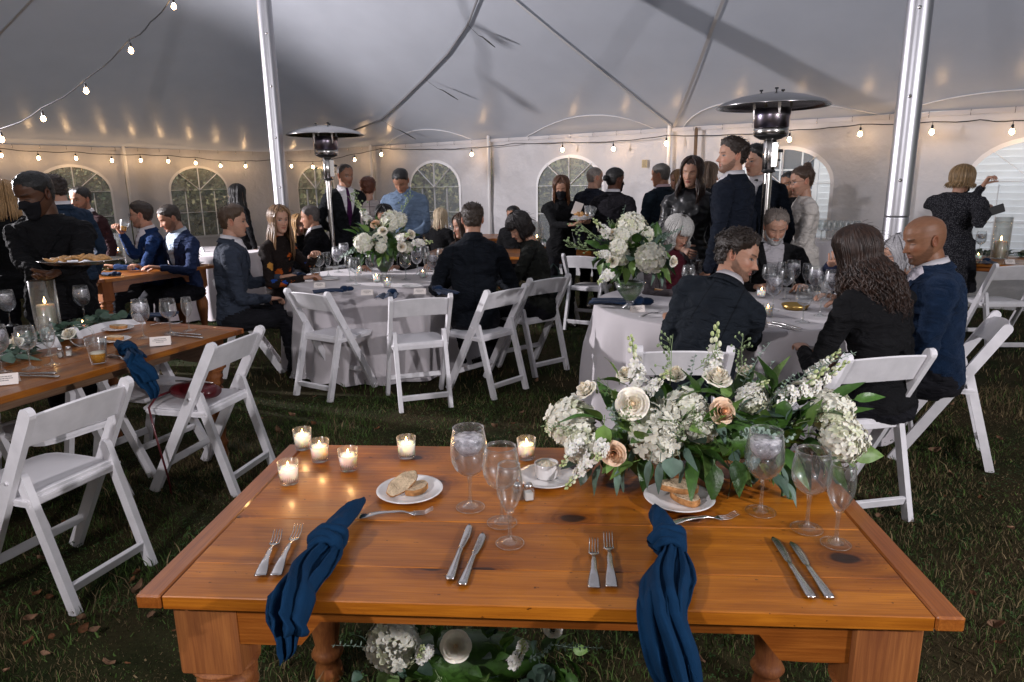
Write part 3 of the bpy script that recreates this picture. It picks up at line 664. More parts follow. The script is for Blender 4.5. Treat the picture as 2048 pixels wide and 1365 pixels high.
# ---- folding chair
M_RESIN = mat('white_resin', (.74, .725, .745), .40, var=.07, vscale=16, bump=.06, bscale=120, obj_rand=.04, detail=9); M_PAD = mat('white_vinyl_pad', (.74, .725, .745), .45, bump=.05, bscale=40)
def rbar(b, a, c, w_, h_, capr=True):       # rounded-end bar in the side plane
    a = V(a); c = V(c); d = (c-a).normalized(); X = V((1, 0, 0)); Y = d.cross(X); pts = []
    poly = []
    for k in range(7): an = -pi/2+pi*k/6; poly.append((h_/2*sin(an), -h_/2*cos(an)))
    L = (c-a).length
    prof = [(y, x) for y, x in poly]+[(h_/2, L), (-h_/2, L)]
    vs = []
    for s_ in (-1, 1):
        for (y, l) in prof: vs.append(a+Y*y+d*l+X*(s_*w_/2))
    n = len(prof); fs = [tuple(range(n)), tuple(range(2*n-1, n-1, -1))]+[(i, n+i, n+(i+1) % n, (i+1) % n) for i in range(n)]
    b.add(vs, fs, 0, False)
def make_chair():
    r = empty('folding_chair'); T = V((0, -.245, .80)); Fo = V((0, .20, 0)); RT = V((0, -.115, .53)); RF = V((0, -.27, 0))
    for s_ in (-1, 1):
        b = MB(); x = V((s_*.207, 0, 0)); rbar(b, T+x, Fo+x, .026, .052); b.tube([T.lerp(Fo, .34)+x*1.06, T.lerp(Fo, .34)+x*1.09], .008, 8); b.build('back_post', M_RESIN, r)
        b = MB(); x = V((s_*.178, 0, 0)); rbar(b, RT+x, RF+x, .028, .042); b.build('rear_leg', M_RESIN, r)
    # backrest: bowed slat with an arched top
    b = MB(); d = (Fo-T).normalized(); nrm_ = V((0, -d.z, d.y)); nn_ = 14; rs = []
    for i in range(nn_+1):
        u = -1+2*i/nn_; bow = -.028*(1-u*u); zt = .018+.018*(1-u*u); zb = .15+.012*(1-u*u)*-1; x = u*.196
        c = T+d*.0; f = V((0, bow, 0))
        p1 = V((x, 0, 0))+T+d*(.03-zt)+f; p2 = V((x, 0, 0))+T+d*zb+f; th = V((0, .0085, .004))
        rs.append([p1+th*.6, p1+V((0, 0, .004)), p1-th*.6, p2-th, p2-V((0, 0, .003)), p2+th])
    b.rings(rs, 0, True, True, False)
    o = b.build('backrest', M_RESIN, r)
    b = MB(); n = 20; poly = []
    for (x, y) in ((.196, -.15), (.198, .10), (.19, .19), (.165, .228), (.12, .242)): poly.append((x, y))
    poly = poly+[(-x, y) for x, y in poly[::-1]]
    b.prism(poly, .030, None, (0, 0, .425)); b.prism([(x*1.03, y*1.02) for x, y in poly], .010, None, (0, 0, .441)); b.build('seat', M_RESIN, r)
    b = MB(); q = [(x*.93, (y-.04)*.93+.04) for x, y in poly]; rs = [[V((x*s_, (y-.04)*s_+.04, z)) for x, y in q] for s_, z in ((1, .4515), (.985, .457), (.95, .460), (.5, .461), (.05, .461))]; b.rings(rs, 0, True, True, True); b.build('seat_pad', M_PAD, r)
    b = MB(); b.bar((-.165, -.135, .445), (.165, -.135, .445), .052, .022, up=(0, 1, 0), bev=.003); b.build('rear_rail', M_RESIN, r)
    b = MB(); b.bar((-.165, -.245, .095), (.165, -.245, .095), .040, .020, up=(0, 1, .25), bev=.003); b.build('rear_crossbar', M_RESIN, r)
    b = MB(); b.bar((-.195, .115, .155), (.195, .115, .155), .038, .020, up=(0, 1, -.5), bev=.003); b.build('front_crossbar', M_RESIN, r)
    return r
CH0 = make_chair(); CH_USED = [False]
def put_chair(p, rz, label, group='white folding chairs'):
    o = CH0 if not CH_USED[0] else copy_tree(CH0); CH_USED[0] = True
    o.location = (p[0], p[1], 0); o.rotation_euler = (0, 0, rz); return tag(o, label, 'chair', group)
def chair_feet(l, r_, label, yoff=-.27):      # left and right rear foot in the photo
    a, c = at(*l, 0), at(*r_, 0); rz = atan2(c.y-a.y, c.x-a.x); m = (a+c)/2; f = V((-sin(rz), cos(rz), 0)); q = m-f*yoff; print(label[:40], 'feet gap %.2f' % (a-c).length, q)
    return put_chair(q, rz, label)
chair_feet((148, 1232), (308, 1128), 'white folding chair nearest on the left, pulled out from the long table')
ca = chair_feet((452, 1008), (566, 925), 'white folding chair holding the dark red clutch bag')
chair_feet((588, 790), (665, 806), 'empty white folding chair at the left part of the round table, turned to the right')
chair_feet((800, 827), (905, 815), 'empty white folding chair in the middle, its back straight to the viewer')
chair_feet((987, 801), (1054, 778), 'white folding chair under the man seen from behind at the round table')
p = at(515, 740, 0); put_chair(p, -R(68), 'white folding chair under the man in the grey-blue jacket')
p = at(1062, 735, 0); CH7 = put_chair(p, R(38), 'white folding chair with a dark green handbag on its back')
chair_feet((1128, 660), (1192, 666), 'empty white folding chair at the farm table behind the green handbag')
p = at(1390, 706, .79); put_chair((p.x-.03, p.y+.24), R(-4), 'white folding chair under the curly-haired man leaning over')
a, c = at(1700, 722, .79), at(1852, 712, .79); rz = atan2(c.y-a.y, c.x-a.x); m = (a+c)/2; put_chair((m.x-sin(rz)*.24, m.y+cos(rz)*.24), rz, 'white folding chair under the woman with long curly hair')
p = at(1860, 905, 0); put_chair((p.x, p.y), R(62), 'white folding chair under the bald man in the blue coat')
a = at(1976, 712, 0); put_chair((a.x+.19, a.y+.26), R(-3), 'empty white folding chair at the right edge of the picture')
p = at(1915, 665, 0); put_chair((p.x+.05, p.y+.6), R(176), 'white folding chair on the far side of the right farm table')
q = at(290, 785, .45); dn = V((-d2.y, d2.x, 0)); rz2 = atan2(-dn.y, -dn.x)-pi/2; put_chair((q.x-.05, q.y+.12), rz2, 'white folding chair behind the left table near the hanging blue napkin')
q = at(75, 860, .45); put_chair((q.x, q.y+.1), rz2-.1, 'white folding chair behind the left table, partly hidden in shade')
q = at(405, 560, .45); put_chair((q.x, q.y), rz2-.2, 'white folding chair in the shade behind the long left table')
# ---- round tables with cloths
M_CLOTH = mat('pale_linen', (.53, .495, .51), .85, var=.04, vscale=5, bump=.12, bscale=350, sheen=.2)
def round_table(p, r, label, clabel, seed, nf=16):
    t = empty('round_table', (p.x, p.y, 0)); tag(t, label, 'table', 'round banquet tables'); b = MB(); b.lathe([(0, .735), (r-.01, .735), (r-.005, .745), (r-.01, .757), (0, .757)], 48); b.build('tabletop', M_WOODG, t)
    for k in range(4):
        a = k*pi/2+.6; b = MB(); b.tube([V((cos(a)*r*.55, sin(a)*r*.55, .735)), V((cos(a)*r*.6, sin(a)*r*.6, 0))], .014, 8); b.build('leg', M_STEEL, t)
    n = 220; rr = random.Random(seed); ph = [rr.uniform(0, 6.28) for _ in range(6)]; rs = [[V((0, 0, .7625))]*n]
    for q in (.5, .9, .985): rs.append([V((cos(2*pi*i/n)*r*q, sin(2*pi*i/n)*r*q, .7625)) for i in range(n)])
    levels = [.7605, .752, .735, .70, .64, .55, .45, .35, .25, .15, .07, .02, .012]
    for li, z in enumerate(levels):
        t_ = (.7605-z)/.7605; ring = []
        for i in range(n):
            a = 2*pi*i/n; w_ = sin(nf*a+ph[0]+1.2*sin(2*a+ph[1]))+.45*sin((nf*1.7//1)*a+ph[2]); w_ = w_ if w_ > 0 else w_*.55
            w_ = (1-abs(1-((a*nf/6.2832+.35*sin(2*a+ph[1])+ph[0]) % 1)*2))*2-1+.35*w_; amp = .058*smooth(.0, .5, t_); flare = .012*min(1, t_*20)+.06*t_; trail = .05*smooth(.93, 1.0, t_)*(1+MN.noise(V((a*3, 0, seed)))); rad = r+flare+amp*w_+trail*.7
            rad += .008*MN.noise(V((cos(a)*5, sin(a)*5, z*6+seed)))*min(1, t_*8)
            ring.append(V((cos(a)*rad, sin(a)*rad, max(z, .012)+ (.006*MN.noise(V((a*6, z, 2))) if z < .03 else 0))))
        rs.append(ring)
    b = MB(); b.rings(rs[1:], 0, False, True); b.add(rs[1], [tuple(range(n))]); o = b.build('tablecloth', M_CLOTH, None, (p.x, p.y, 0), (0, 0, rr.uniform(0, 6))); tag(o, clabel, 'tablecloth', 'pale tablecloths'); return o
q = at(748, 560, TH); TA = V((q.x, 6.08, TH)); RA = .77
q = at(1463, 600, TH); TB = V((1.47, 4.52, TH)); RB = .90
round_table(TA, RA, 'round table left of centre in front of the left tent pole', 'pale lilac-grey cloth to the floor on the left round table', 1, 15)
round_table(TB, RB, 'round table at which the curly-haired man leans over', 'pale lilac-grey cloth on the round table at the right', 2, 13)
q = aty(395, 455, 8.6); TC = V((q.x, 8.8, TH)); round_table(TC, .75, 'round table far back on the left', 'white cloth on the far round table behind the two men in blue suits', 3, 16)
# bar table with a boxy white cloth at the right
q = at(1690, 482, .95); bt = MB(); bx = V((q.x, q.y+.3, 0)); n = 60; rs = []
for z, g_ in ((.93, 0), (.925, .008), (.6, .015), (.2, .03), (.01, .04)):
    ring = []
    for i in range(n*4):
        s_ = i//n; t_ = (i % n)/n; cx_ = [(-1, -1), (1, -1), (1, 1), (-1, 1), (-1, -1)]; a0, a1 = cx_[s_], cx_[s_+1]; x = a0[0]+(a1[0]-a0[0])*t_; y = a0[1]+(a1[1]-a0[1])*t_; g2 = g_*(1+.9*sin(i*.9))
        ring.append(V((x*(.85+g2), y*(.33+g2), z)))
    rs.append(ring)
bt.rings(rs, 0, False, True); bt.add(rs[0], [tuple(range(n*4))]); o = bt.build('tablecloth', M_CLOTH, None, bx, (0, 0, -.45)); tag(o, 'white cloth on the drinks table below the right tent wall', 'tablecloth', 'pale tablecloths')
fb = empty('drinks_table', bx, -.45); tag(fb, 'folding drinks table under a white cloth by the right tent wall', 'table'); b = MB(); b.box((0, 0, .905), (1.66, .62, .03)); b.build('tabletop', M_WOODG, fb)
for sx in (-.75, .75): b = MB(); b.box((sx, 0, .445), (.03, .5, .89)); b.build('leg', M_STEEL, fb)
# ---- patio heaters
M_STEELD = mat('heat_tinted_steel', (.32, .27, .27), .28, 1.0, var=.5, vscale=9, col2=(.14, .13, .2)); M_SHADE = mat('heater_hood', (.38, .37, .37), .22, 1.0)
def heater(p, label, rz=0.0):
    r = empty('patio_heater', (p.x, p.y, 0), rz); tag(r, label, 'patio heater', 'mushroom patio heaters')
    def L(name, prof, m, n=36): b = MB(); b.lathe(prof, n); return b.build(name, m, r)
    r.scale = (1, 1, .952)
    L('base', [(0, 0), (.23, 0), (.24, .02), (.22, .05), (0, .05)], M_STEEL); L('tank_housing', [(.02, .05), (.20, .05), (.20, .72), (.19, .74), (.04, .80), (.04, .78)], M_STEEL)
    L('pole', [(.031, .78), (.031, 1.70)], M_STEEL, 24)
    L('collar', [(.031, 1.69), (.040, 1.695), (.040, 1.715), (.046, 1.72), (.046, 1.95), (.04, 1.955)], M_STEEL); L('collar_ring', [(.041, 1.70), (.050, 1.70), (.050, 1.716), (.041, 1.716)], M_BLACK)
    b = MB(); b.box((.045, -.02, 1.83), (.05, .06, .19), b=.005); cbx = b.build('control_box', M_STEEL, r); [MB().tube([V((.07, -.03, z)), V((.07+l, -.03, z))], q, 10).build('knob', M_BLACK, cbx) for z, l, q in ((1.86, .03, .013), (1.79, .015, .008))]
    L('burner_base', [(.046, 1.945), (.075, 1.95), (.115, 1.972), (.118, 1.98), (.05, 1.975)], M_BLACK); L('burner_ring', [(.116, 1.978), (.124, 1.985), (.124, 2.03), (.118, 2.036)], M_STEEL)
    L('emitter', [(.120, 2.036), (.124, 2.04), (.130, 2.12), (.132, 2.175), (.0, 2.18)], M_STEELD)
    for k in range(4): a = k*pi/2+.5; b = MB(); b.bar((cos(a)*.125, sin(a)*.125, 2.10), (cos(a)*.14, sin(a)*.14, 2.235), .02, .004); b.build('bracket', M_STEEL, r)
    b = MB(); b.lathe([(0, 2.30), (.06, 2.298), (.12, 2.288), (.25, 2.262), (.36, 2.225), (.400, 2.20), (.407, 2.19), (.400, 2.188), (.36, 2.215), (.25, 2.252), (.12, 2.275), (0, 2.285)], 56); b.build('hood', M_SHADE, r)
    for k in range(3): a = k*2.09+.9; b = MB(); c = V((cos(a)*.09, sin(a)*.09, 2.285)); b.tube([c, c+V((0, 0, .03))], .005, 6); b.tube([c+V((-.012, 0, .034)), c+V((.012, 0, .034))], .007, 6); b.build('wing_nut', M_BLACK, r)
heater(V((1.95, 5.30)), 'tall steel patio heater on the right with a wide hood', -.5); heater(V((-1.97, 7.62)), 'tall steel patio heater on the left beside the tent pole', .3)
# ================================================================ tableware
M_GL = glassmat('clear_glass', (.97, .98, .98), 1, .04, .06, 1.0, .5); M_GLT = glassmat('thick_glass', (.90, .92, .91), 1, .06, .14, .85)
M_WATER = glassmat('water', (.90, .91, .93), 1, .05, .10, .6)
_t = M_WATER.node_tree; _o = _t.nodes['Material Output']; _s = _o.inputs[0].links[0].from_socket; _d = _t.nodes.new('ShaderNodeBsdfTranslucent'); _d.inputs[0].default_value = (.8, .76, .80, 1)
_m = _t.nodes.new('ShaderNodeMixShader'); _m.inputs[0].default_value = .10; _t.links.new(_s, _m.inputs[1]); _t.links.new(_d.outputs[0], _m.inputs[2]); _t.links.new(_m.outputs[0], _o.inputs[0]); M_ICE = glassmat('crushed_ice', (.9, .88, .92), 1, .12, .25, .8)
_t = M_ICE.node_tree; _o = _t.nodes['Material Output']; _s = _o.inputs[0].links[0].from_socket; _d = _t.nodes.new('ShaderNodeBsdfDiffuse'); _d.inputs[0].default_value = (.92, .86, .90, 1); _n = _t.nodes.new('ShaderNodeTexNoise'); _n.inputs['Scale'].default_value = 70; _c = _t.nodes.new('ShaderNodeTexCoord'); _r = _t.nodes.new('ShaderNodeMapRange'); _r.inputs[1].default_value = .35; _r.inputs[2].default_value = .65; _r.inputs[3].default_value = .15; _r.inputs[4].default_value = .75
_m = _t.nodes.new('ShaderNodeMixShader'); _t.links.new(_c.outputs['Object'], _n.inputs['Vector']); _t.links.new(_n.outputs['Fac'], _r.inputs[0]); _t.links.new(_r.outputs[0], _m.inputs[0]); _t.links.new(_s, _m.inputs[1]); _t.links.new(_d.outputs[0], _m.inputs[2]); _t.links.new(_m.outputs[0], _o.inputs[0])
M_WAX = mat('candle_wax', (.95, .86, .82), .5, sss=.9, sssr=.06); M_WAXI = mat('ivory_wax', (.80, .70, .52), .4, sss=.6, sssr=.02)
M_FLAME = mat('flame', (1, .6, .2), .5, emit=(1.0, .56, .20), estr=38); M_WICK = mat('wick', (.01, .01, .01), .9)
M_CHINA = mat('white_china', (.72, .70, .69), .16, coat=.4); M_CUT = mat('cutlery_steel', (.60, .575, .56), .20, 1.0, bump=.04, bscale=90)
M_CRUST = mat('bread_crust', (.42, .20, .075), .75, var=.4, vscale=60, bump=.5, bscale=150); M_CRUMB = mat('bread_crumb', (.66, .50, .33), .85, var=.2, vscale=120, bump=.9, bscale=220)
M_BLUE = mat('blue_linen', (.0034, .025, .066), .9, var=.15, vscale=20, bump=.35, bscale=500); M_NAVY = mat('dark_blue_linen', (.006, .02, .055), .85, bump=.3, bscale=500, sheen=.12)
M_CARD = mat('card', (.72, .66, .62), .7); M_INK = mat('ink', (.03, .03, .035), .7)
M_BEER = mat('beer', (.80, .36, .03), .05, trans=.35, ior=1.34, sss=.0); M_FOAM = mat('foam', (.8, .74, .6), .8); M_COCK = mat('amber_drink', (.62, .20, .02), .05, trans=.4, ior=1.34)
M_BUTTER = mat('butter', (.80, .72, .56), .4, sss=.3)
M_FOOT = glassmat('foot_glass', (.97, .98, .98), 1, .06, .04, .5, .2)
class Kind:
    def __init__(s, make): s.make = make; s.proto = None
    def put(s, loc, label, cat, group=None, rz=0.0, sc=1.0, tilt=0.0):
        if s.proto is None: s.proto = s.make(); o = s.proto
        else: o = copy_tree(s.proto)
        o.location = loc; o.rotation_euler = (tilt, 0, rz); o.scale = (sc, sc, sc)
        for k in ('label', 'category', 'group'):
            if k in o: del o[k]
        return tag(o, label, cat, group)
def lathe_part(name, prof, m, parent, n=28): b = MB(); b.lathe(prof, n); return b.build(name, m, parent)
def stem(h0, rb, base_r): return [(0, .0015), (base_r*.55, .004), (base_r, .0015), (base_r, .0005)], [(base_r*.55, .004), (rb*3, .008), (rb*1.3, .016), (rb, .03), (rb*.95, h0*.7), (rb*1.5, h0-.004), (rb*2.6, h0)]
def mk_goblet(name, H, bowl, base_r=.036, fill=.8, ice=True, tint=None, foam=False):
    """bowl: (r,z) list from the stem to the rim"""
    def make():
        r = empty(name); h0 = bowl[0][1]
        f1, f2 = stem(h0, .0042, base_r); lathe_part('foot', f1, M_FOOT, r); q_ = MB(); q_.tube([V((cos(2*pi*k/36)*base_r, sin(2*pi*k/36)*base_r, .0012)) for k in range(37)], .0009, 5, caps=False); q_.build('foot_rim', M_GLT, r); b = MB(); b.lathe(f2, 14); b.build('stem', M_GLT, r)
        inner = [(max(0, q[0]-.0012), q[1]+.001) for q in bowl]
        lathe_part('bowl', [(0, h0-.0005)]+bowl+[(bowl[-1][0]-.0012, H)]+inner[::-1][1:]+[(0, h0+.002)], M_GL, r, 40)
        b = MB(); b.tube([V((cos(2*pi*k/40)*bowl[-1][0], sin(2*pi*k/40)*bowl[-1][0], H)) for k in range(41)], .0009, 5, caps=False); b.build('rim', M_GLT, r)
        if fill > 0:
            zt = h0+(H-h0)*fill; prof = [(0, h0+.003)]
            for (a, z) in bowl:
                if z < zt: prof.append((a-.0018, z+.0015))
            for i in range(len(bowl)-1):
                if bowl[i][1] <= zt < bowl[i+1][1]: t_ = (zt-bowl[i][1])/(bowl[i+1][1]-bowl[i][1]); rt = bowl[i][0]+(bowl[i+1][0]-bowl[i][0])*t_-.0018
            prof += [(rt, zt), (0, zt)]; wt = lathe_part('drink' if tint else 'water', prof, tint or M_WATER, r, 32)
            if ice:
                rr = random.Random(3); b = MB(); rsi = []
                for i in range(9):
                    zz = zt+.002-.046*i/8; rd = rt*(.90+.05*(i in (2, 3, 4, 5)))*(1-.5*(i/8)**3); rsi.append([V((cos(2*pi*k/26)*rd*(1-.16*abs(MN.noise(V((cos(k*.24)*3, sin(k*.24)*3, i*.8))))), sin(2*pi*k/26)*rd*(1-.16*abs(MN.noise(V((cos(k*.24)*3, sin(k*.24)*3, i*.8+9))))), zz+.004*MN.noise(V((k*.7, i, 2))))) for k in range(26)])
                b.rings(rsi, 0, True, True); b.build('ice', M_ICE, r); b = MB()
                for k in range(0):
                    a = rr.uniform(0, 6.28); q = rr.uniform(0, rt*.78); z = zt+.001-rr.uniform(0, .04); s_ = rr.uniform(.015, .020)
                    b.box((cos(a)*q, sin(a)*q, z), (s_, s_*.9, s_*.8), rmat(rr.uniform(0, 3), rr.uniform(0, 3), rr.uniform(0, 3)), b=.004)
        return r
    return make
BW = [(.006, .088), (.022, .094), (.036, .108), (.0445, .128), (.0465, .145), (.0455, .165), (.0425, .19), (.0395, .206), (.0385, .214)]
BWI = [(.006, .090), (.020, .095), (.034, .107), (.0425, .126), (.044, .142), (.0425, .162), (.0395, .182), (.0365, .197)]
BF = [(.004, .080), (.012, .086), (.020, .10), (.0275, .122), (.030, .142), (.029, .165), (.0265, .182), (.0245, .193)]
K_WATER = Kind(mk_goblet('water_goblet', .214, BW)); K_WATER2 = Kind(mk_goblet('water_goblet', .214, BW, fill=.5, ice=False))
K_WINE = Kind(mk_goblet('wine_glass', .197, BWI, fill=0)); K_FLUTE = Kind(mk_goblet('champagne_flute', .193, BF, .032, fill=0))
K_FLUTEF = Kind(mk_goblet('champagne_flute', .193, BF, .032, fill=.6, ice=False, tint=M_BEER))
def flame(b, z, s_=1.0): b.lathe([(0, z), (.0022*s_, z+.002*s_), (.0042*s_, z+.007*s_), (.0036*s_, z+.013*s_), (.0016*s_, z+.020*s_), (0, z+.027*s_)], 10)
def mk_votive():
    r = empty('votive_candle'); lathe_part('glass_cup', [(0, 0), (.0235, 0), (.0248, .003), (.0285, .064), (.0277, .0645), (.0272, .064), (.0236, .010), (0, .010)], M_GL, r, 32)
    wx = lathe_part('wax', [(0, .0105), (.0236, .0105), (.0262, .044), (.0252, .0455), (0, .0445)], M_WAX, r, 28); b = MB(); b.tube([V((0, 0, .044)), V((.001, 0, .050))], .0009, 5); b.build('wick', M_WICK, wx)
    b = MB(); flame(b, .048, .6); b.build('flame', M_FLAME, wx); return r
K_VOT = Kind(mk_votive)
def mk_hurricane(h=.235, hc=.13):
    def make():
        r = empty('hurricane_candle'); lathe_part('glass_cylinder', [(0, 0), (.0495, 0), (.05, .004), (.05, h), (.0485, h), (.0485, .006), (0, .006)], M_GLT, r, 40)
        wx = lathe_part('pillar_candle', [(0, .007), (.034, .007), (.0345, hc-.003), (.031, hc), (.012, hc-.004), (0, hc-.004)], M_WAXI, r, 32); b = MB(); b.tube([V((0, 0, hc-.004)), V((.001, 0, hc+.006))], .0012, 5); b.build('wick', M_WICK, wx)
        b = MB(); flame(b, hc+.004, 1.1); b.build('flame', M_FLAME, wx); return r
    return make
K_HUR = Kind(mk_hurricane()); K_HURS = Kind(mk_hurricane(.26, .11))
def plate_prof(R_): return [(0, 0), (R_*.55, 0), (R_*.6, .002), (R_*.97, .011), (R_, .0135), (R_*.985, .015), (R_*.9, .0125), (R_*.62, .0055), (R_*.55, .0045), (0, .0045)]
def slice_mesh(L, W, T, seed=0):
    b = MB(); n = 26; rr = random.Random(seed); out = []
    for i in range(n):
        a = 2*pi*i/n; q = 1+.05*sin(3*a+seed)+.03*sin(7*a); out.append((cos(a)*L/2*q, sin(a)*W/2*q*(1+.12*cos(a))))
    rs = [[V((x*.96, y*.95, z)) for x, y in out] for z in (0,)]+[[V((x, y, z)) for x, y in out] for z in (T*.15, T*.85)]+[[V((x*.96, y*.95, T)) for x, y in out]]
    b.rings(rs, 0, False, True, True)
    for z, fl in ((0, 1), (T, 0)):
        o = [V((x*.96, y*.95, z)) for x, y in out]; c = [V((x*.45, y*.45, z+(.0015 if z else -.001))) for x, y in out]; cc = V((0, 0, z)); vs = o+c+[cc]
        fs = [(i, (i+1) % n, n+(i+1) % n, n+i) for i in range(n)]+[(n+i, n+(i+1) % n, 2*n) for i in range(n)]; b.add(vs, fs if z else [f[::-1] for f in fs], 1)
    return b
def bread_plate(p, R_, rz, label, lean):
    r = empty('plate', p, rz); tag(r, label, 'plate', 'white bread plates'); lathe_part('dish', plate_prof(R_), M_CHINA, r, 56)
    return r
def bread(p, M, L, W, T, label, seed):
    o = slice_mesh(L, W, T, seed).build('bread_slice', [M_CRUST, M_CRUMB]); o.matrix_world = Matrix.Translation(p) @ M.to_4x4(); tag(o, label, 'bread', 'slices of bread'); return o
def mk_fork(L=.20):
    def make():
        b = MB(); n = 26; rs = []
        def hz(t): return .004+.012*smooth(.0, .3, t)*(1-smooth(.55, .72, t))*.6+.010*smooth(.86, 1.0, t)*1.0+.001
        for i in range(n+1):
            t = i/n*.74; wv = .0115*(1-smooth(0, .12, t))+.0055 if t < .4 else .0052+.0*t
            wv = .0135-.0070*smooth(.02, .40, t) if t < .5 else .0065-.0025*smooth(.45, .6, t)+.0085*smooth(.66, .74, t)
            z = hz(t); th = .0014; y = t*L; rs.append([V((wv, y, z)), V((wv*.7, y, z+th)), V((-wv*.7, y, z+th)), V((-wv, y, z)), V((-wv*.7, y, z-th)), V((wv*.7, y, z-th))])
        b.rings(rs, 0, True, True); w_ = .0128
        for k in range(4):
            x0 = -w_+.0031+k*(2*w_-.0062)/3; rs = []
            for i in range(8):
                t = .72+.28*i/7; z = hz(t)-.0*i; ww = .0019*(1-.45*(i/7)); hh = .0013*(1-.4*i/7); rs.append([V((x0*(1-.04*i/7)+a*ww, t*L, z+c*hh)) for a, c in ((1, 0), (0, 1), (-1, 0), (0, -1))])
            b.rings(rs, 0, True, True)
        o = b.build('fork', M_CUT); return o
    return make
def mk_knife(L=.235):
    def make():
        b = MB(); n = 30; rs = []
        for i in range(n+1):
            t = i/n; 
            if t < .52: wl = wr = .0115-.0045*smooth(.02, .45, t); th = .0032-.0008*t
            elif t < .56: wl = wr = .0052; th = .0026
            else:
                u = (t-.56)/.44; wr = .0080+.0050*sin(min(1, u*1.15)*pi*.75); wl = .0075
                if u > .8: q = (u-.8)/.2; wr = wr*(1-q**2.2)+.001*q; wl = wl*(1-q**3*.75)
                th = .0009
            if t < .03: wl *= .75; wr *= .75
            y = t*L; z = .0035; rs.append([V((wr, y, z)), V((wr*.6, y, z+th)), V((-wl*.6, y, z+th)), V((-wl, y, z)), V((-wl*.6, y, z-th)), V((wr*.6, y, z-th))])
        b.rings(rs, 0, True, True); return b.build('knife', M_CUT)
    return make
K_FORK, K_FORKS, K_KNIFE, K_KNIFES = Kind(mk_fork(.205)), Kind(mk_fork(.18)), Kind(mk_knife(.235)), Kind(mk_knife(.215))
def cutl(kind, base, tip, label, cat, z=TOP, zoff=0.0):
    a, c = at(*base, z), at(*tip, z); o = kind.put((a.x, a.y, z+zoff), label, cat, None, atan2(c.y-a.y, c.x-a.x)-pi/2); print(label[:30], round((c-a).length, 3)); return o
def ordn(k, n, what):
    w_ = ['leftmost', 'second from the left', 'third from the left', 'fourth from the left', 'fifth from the left', 'sixth from the left', 'seventh from the left', 'eighth from the left', 'ninth from the left', 'tenth from the left', 'eleventh from the left', 'twelfth from the left']
    return ('rightmost' if k == n-1 and n > 1 else w_[k])+' of the '+what
def puts(kind, pxs, z, what, cat, group, sc=1.0, where=None):
    L = sorted(pxs, key=lambda q: q[0]); n = len(L)
    for k, q in enumerate(L):
        p = at(q[0], q[1], z) if len(q) == 2 else V((q[2], q[3], z)); kind.put((p.x, p.y, z), ordn(k, n, what) if n > 1 else what, cat, group, rz=k*1.3, sc=sc)
# --- the front table
vlab = {(607, 897): 'votive candle at the back left corner of the front table', (641, 921): 'votive candle between two others near the back left', (698, 939): 'votive candle right of its group of four', (814, 914): 'votive candle standing alone at the back of the front table', (1053, 917): 'votive candle beside the butter plate', (579, 966): 'votive candle nearest the left edge of the front table'}
for q, lb in vlab.items():
    p = at(*q, TOP); K_VOT.put(p, lb, 'candle', 'votive candles in glass cups', rz=q[0], sc=1.0)
    lamp('candle_light', 'POINT', (p.x, p.y, p.z+.060), .16, (1.0, .55, .22), .006)
K_WATER.put(at(941, 1015, TOP), 'full water goblet with ice behind the left place setting', 'glass', 'stemware on the front table')
K_WATER.put(at(1521, 1024, TOP), 'full water goblet with ice in front of the flowers at the right', 'glass', 'stemware on the front table', rz=1.7)
K_WINE.put(at(1004, 1046, TOP), 'empty wine glass between goblet and flute at the left setting', 'glass', 'stemware on the front table'); K_WINE.put(at(1613, 1058, TOP), 'empty wine glass between goblet and flute at the right setting', 'glass', 'stemware on the front table')
K_FLUTE.put(at(1020, 1087, TOP), 'empty champagne flute above the left knives', 'glass', 'stemware on the front table'); K_FLUTE.put(at(1671, 1088, TOP), 'empty champagne flute nearest the right edge', 'glass', 'stemware on the front table')
for (px, py, R_, lb) in ((820, 987, .088, 'white bread plate at the left place setting'), (1358, 1002, .090, 'white bread plate at the right place setting'), (1093, 960, .083, 'white plate under the butter ramekin')):
    bread_plate(at(px, py, TOP), R_, 0, lb, 0)
pl = at(820, 987, TOP); pr = at(1358, 1002, TOP)
bread(pl+V((.018, -.004, .008)), rmat(0, .0, 1.0), .075, .05, .016, 'bread slice lying flat on the left plate', 1)
bread(pl+V((-.020, -.008, .030)), rmat(.9, -.45, .55), .095, .045, .017, 'bread slice leaning on another on the left plate', 2)
bread(pr+V((.012, -.015, .008)), rmat(.1, .0, -.9), .085, .05, .018, 'pale bread slice lying under another on the right plate', 3)
bread(pr+V((-.002, .006, .030)), rmat(.12, .06, -.12), .105, .052, .016, 'brown bread slice on top on the right plate', 4)
pb = at(1093, 958, TOP)+V((0, 0, .006)); o = empty('ramekin', pb); tag(o, 'small white ramekin of butter on its plate', 'ramekin'); lathe_part('dish', [(0, 0), (.027, 0), (.030, .004), (.033, .036), (.0335, .042), (.031, .043), (.029, .037), (.026, .006), (0, .006)], M_CHINA, o, 40)
b = MB(); b.grid(lambda i, j: V((cos(j*2*pi)*.0285*i, sin(j*2*pi)*.0285*i, .037+.006*(1-i)+.0018*sin(j*2*pi*3+i*9))), 10, 25); b.build('butter', M_BUTTER, o)
def shaker(p, label, fill):
    o = empty('shaker', p, .3); tag(o, label, 'shaker', 'salt and pepper shakers'); b = MB(); b.box((0, 0, .0165), (.026, .026, .033), b=.003); b.build('glass_jar', M_GLT, o); b = MB(); b.box((0, 0, .0125), (.021, .021, .022), b=.002); b.build('filling', fill, o)
    lathe_part('cap', [(.010, .033), (.0115, .034), (.0115, .041), (.009, .046), (.004, .0485), (0, .049)], M_CUT, o, 18)
M_SALT = mat('salt', (.75, .74, .72), .8); M_PEPP = mat('pepper', (.12, .09, .07), .8, var=.5, vscale=300)
